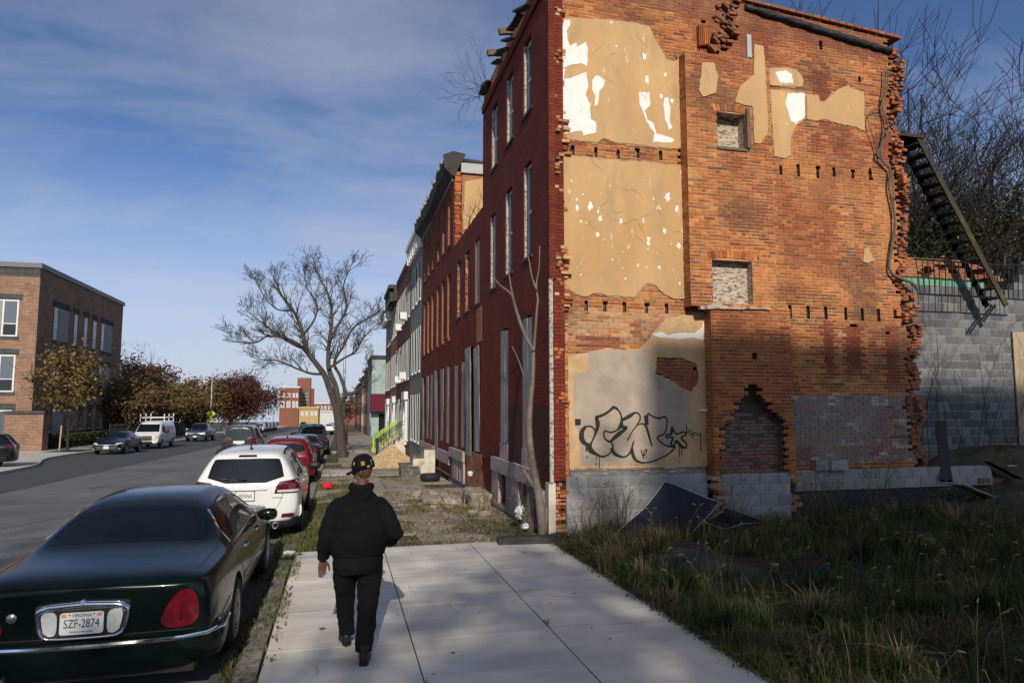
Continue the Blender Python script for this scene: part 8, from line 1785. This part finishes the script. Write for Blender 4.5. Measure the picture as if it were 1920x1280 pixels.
for nm, loc, dim in (('stone_base', (3.28,16.35,.06), (.5,.62,.40)), ('stone_base', (3.32,17.2,.02), (.5,.66,.44)), ('stone_step', (2.72,16.9,-.06), (.45,.7,.28)), ('stone_step', (2.3,17.5,-.10), (.5,.8,.22))):
    me = rough_block(*dim, .06, 5); me.materials.append(M['rubble']); o = link(nm, me, SO); o.location = (loc[0]-3.2, loc[1]-17, loc[2]-zg(17)); o.rotation_euler = (0, 0, rg.uniform(-.08,.08))
# stoops
def stoop(name, label, y0, y1, n, x1, mat, top, riser=.19, tread=.29, cap=None):
    z = zg((y0+y1)/2); t = thing(name, label, 'steps', (x1, (y0+y1)/2, z))
    for i in range(n):
        xo = x1-(n-i)*tread; h = top*(i+1)/n; mb = MB(); mb.box((xo, y0+.002*i, z-.15), (xo+tread-.002 if i < n-1 else x1, y1-.002*i, z+h-.06)); mb.build('riser', M[mat], t)
        mb = MB(); mb.box((xo-.03, y0-.02, z+h-.058), (xo+tread+.0 if i < n-1 else x1, y1+.02, z+h)); mb.build('step', M[cap or mat], t)
    return t
M['stone_dark'] = pmat('blackened stone step', (0.10,0.09,0.08), rough=.85, var=.4, vs=5, bump=.3, col2=(0.3,0.26,0.2), s2=5, t2=(.55,.65))
stoop('stone_steps', 'blackened stone steps in front of the empty red pair', 26.3, 27.6, 3, XF-.1, 'stone_white', .95, tread=.42, cap='stone_dark'); mb = MB(); mb.box((2.2,25.2,zg(26)-.1), (2.9,26.1,zg(26)+.28)); tag(mb.build('stone_block', M['stone_dark']), 'blackened stone block lying before the empty pair', 'stone')
stoop('front_steps', 'pale front steps with black railing of the brick house', 39.0, 40.2, 5, XF-.05, 'stone_white', 1.05)
stoop('front_steps', 'farther pale front steps below the lime green railing', 44.0, 45.2, 5, XF-.05, 'stone_white', 1.05)
def stair_rail(name, label, y, mat, x0=2.1, x1=3.6, h=.95, rise=1.05, n=9, th=.022):
    z = zg(y); t = thing(name, label, 'railing', (x0, y, z)); a, b = Vector((x0,y,z)), Vector((x1,y,z+rise)); up_ = Vector((0,0,h))
    for u_ in (1.0,.82,.2): mb = MB(); mb.tube([a+up_*u_, b+up_*u_], th*.8, 6); mb.build('rail', mat, t)
    for i in range(n): p = a+(b-a)*i/(n-1); mb = MB(); mb.tube([p, p+up_], th*(2.4 if i in (0,) else .55), 6); mb.build('baluster' if i else 'newel_post', mat, t)
stair_rail('stair_railing', 'black iron railing on the near front steps', 38.95, M['black_iron']); stair_rail('stair_railing', 'black iron railing on the far side of the near front steps', 40.25, M['black_iron']); stair_rail('stair_railing', 'lime green painted railing on the farther steps', 43.95, M['lime'], th=.028); stair_rail('stair_railing', 'lime green painted railing on the far side of the farther steps', 45.25, M['lime'], th=.03)
# gravel heap
GH = thing('gravel_heap', 'heap of buff gravel on the pavement beside the steps', 'gravel', (2.25, 31.0, zg(31))); mb = MB(); R_ = []; rg = random.Random(40)
def gh(a, t): return (1+.10*math.sin(2*a+1)+.06*math.sin(5*a))
z0 = zg(31)-.02
for i in range(10):
    t = i/9; k = 1-t; R_.append([(2.25+1.25*k*gh(a,t)*math.cos(a), 31.0+1.55*k*gh(a,t)*math.sin(a), z0+.92*(t**1.15)*(1 if i < 9 else .99)) for a in np.linspace(0, 2*math.pi, 33)[:-1]])
mb.col = (.42,.31,.17); mb.rings(R_); mb.build('core', M['gravel'], GH, smooth=True)
mb = MB()
for i in range(5200):
    a = rg.uniform(0, 6.283); k = math.sqrt(rg.random())*1.05; t = max(0, 1-k); x = 2.25+1.25*k*gh(a,t)*math.cos(a); y = 31.0+1.55*k*gh(a,t)*math.sin(a); z = z0+.92*(max(0,t)**1.15)+rg.uniform(-.01,.02); s = rg.uniform(.018,.045); c = rg.uniform(.6,1.25); mb.col = (.52*c,.385*c,.21*c)
    q = [Vector((rg.uniform(-1,1), rg.uniform(-1,1), rg.uniform(-1,1)))*s*.3+Vector(p)*s for p in ((1,0,0),(-.5,.9,0),(-.5,-.9,0),(0,0,.9),(0,0,-.9))]; mb.add([p+Vector((x,y,z)) for p in q], [(0,1,3),(1,2,3),(2,0,3),(1,0,4),(2,1,4),(0,2,4)])
tag(mb.build('pebbles', M['gravel'], GH), kind='stuff')
# old tyre on its side
mb = MB(); z0 = zg(23)+.115; mb.lathe([(.19,-.06),(.22,-.10),(.29,-.105),(.325,-.08),(.335,0),(.325,.08),(.29,.105),(.22,.10),(.19,.06)], 36, 'z', (2.98,23.1,z0)); tag(mb.build('old_tyre', M['tyre'], smooth=True), 'old black tyre lying flat on the pavement by the stone steps', 'tyre')
for k in range(36): pass
# bush at the far pavement end
leafy_tree('red_leaf_tree', 'small reddish tree far down the pavement behind the bare tree', 1.0, 92, 5.2, 1.7, 1800, RUSSET+BROWN, 60, .08, .25, .12)
mb = MB(); mb.tube([(.6,60,zg(60)), (.6,60,zg(60)+1.1)], .12, 10); mb.lathe([(0,1.1),(.16,1.1),(.16,1.16),(0,1.2)], 12, 'z', (.6,60,zg(60))); tag(mb.build('litter_bin', M['maroon_cloth'], smooth=35), 'dark red post box on the pavement beyond the bare tree', 'post')

mb = MB(); rg = random.Random(50)
for (x, y, a, n) in ((.1,9.3,.3,9),(1.3,7.6,1.9,10),(2.8,10.4,.8,12),(1.9,10.9,2.6,8),(-.2,6.2,1.2,8),(3.0,8.0,2.2,10)):
    V = []
    for i in range(n): wd = .0022*(1-abs(2*i/(n-1)-1))+.0006; V += [(x-math.sin(a)*wd, y+math.cos(a)*wd, .0022), (x+math.sin(a)*wd, y-math.cos(a)*wd, .0022)]; a += rg.uniform(-.45,.45); x += math.cos(a)*.075; y += math.sin(a)*.075
    mb.add(V, [(2*i, 2*i+1, 2*i+3, 2*i+2) for i in range(n-1)])
for i in range(46):
    x, y, q = rg.uniform(-.5,3.4), rg.uniform(4.5,11.4), rg.uniform(.008,.022); mb.add([(x+q*math.cos(t)*rg.uniform(.8,1.1), y+q*math.sin(t)*rg.uniform(.8,1.1), .0026) for t in np.arange(0,6.2,.785)], [tuple(range(8))])
tag(mb.build('pavement_marks', pmat('old gum and hairline cracks', (0.14,0.125,0.11), bump=0)), kind='structure')
bpy.data.scenes.remove(TMP)
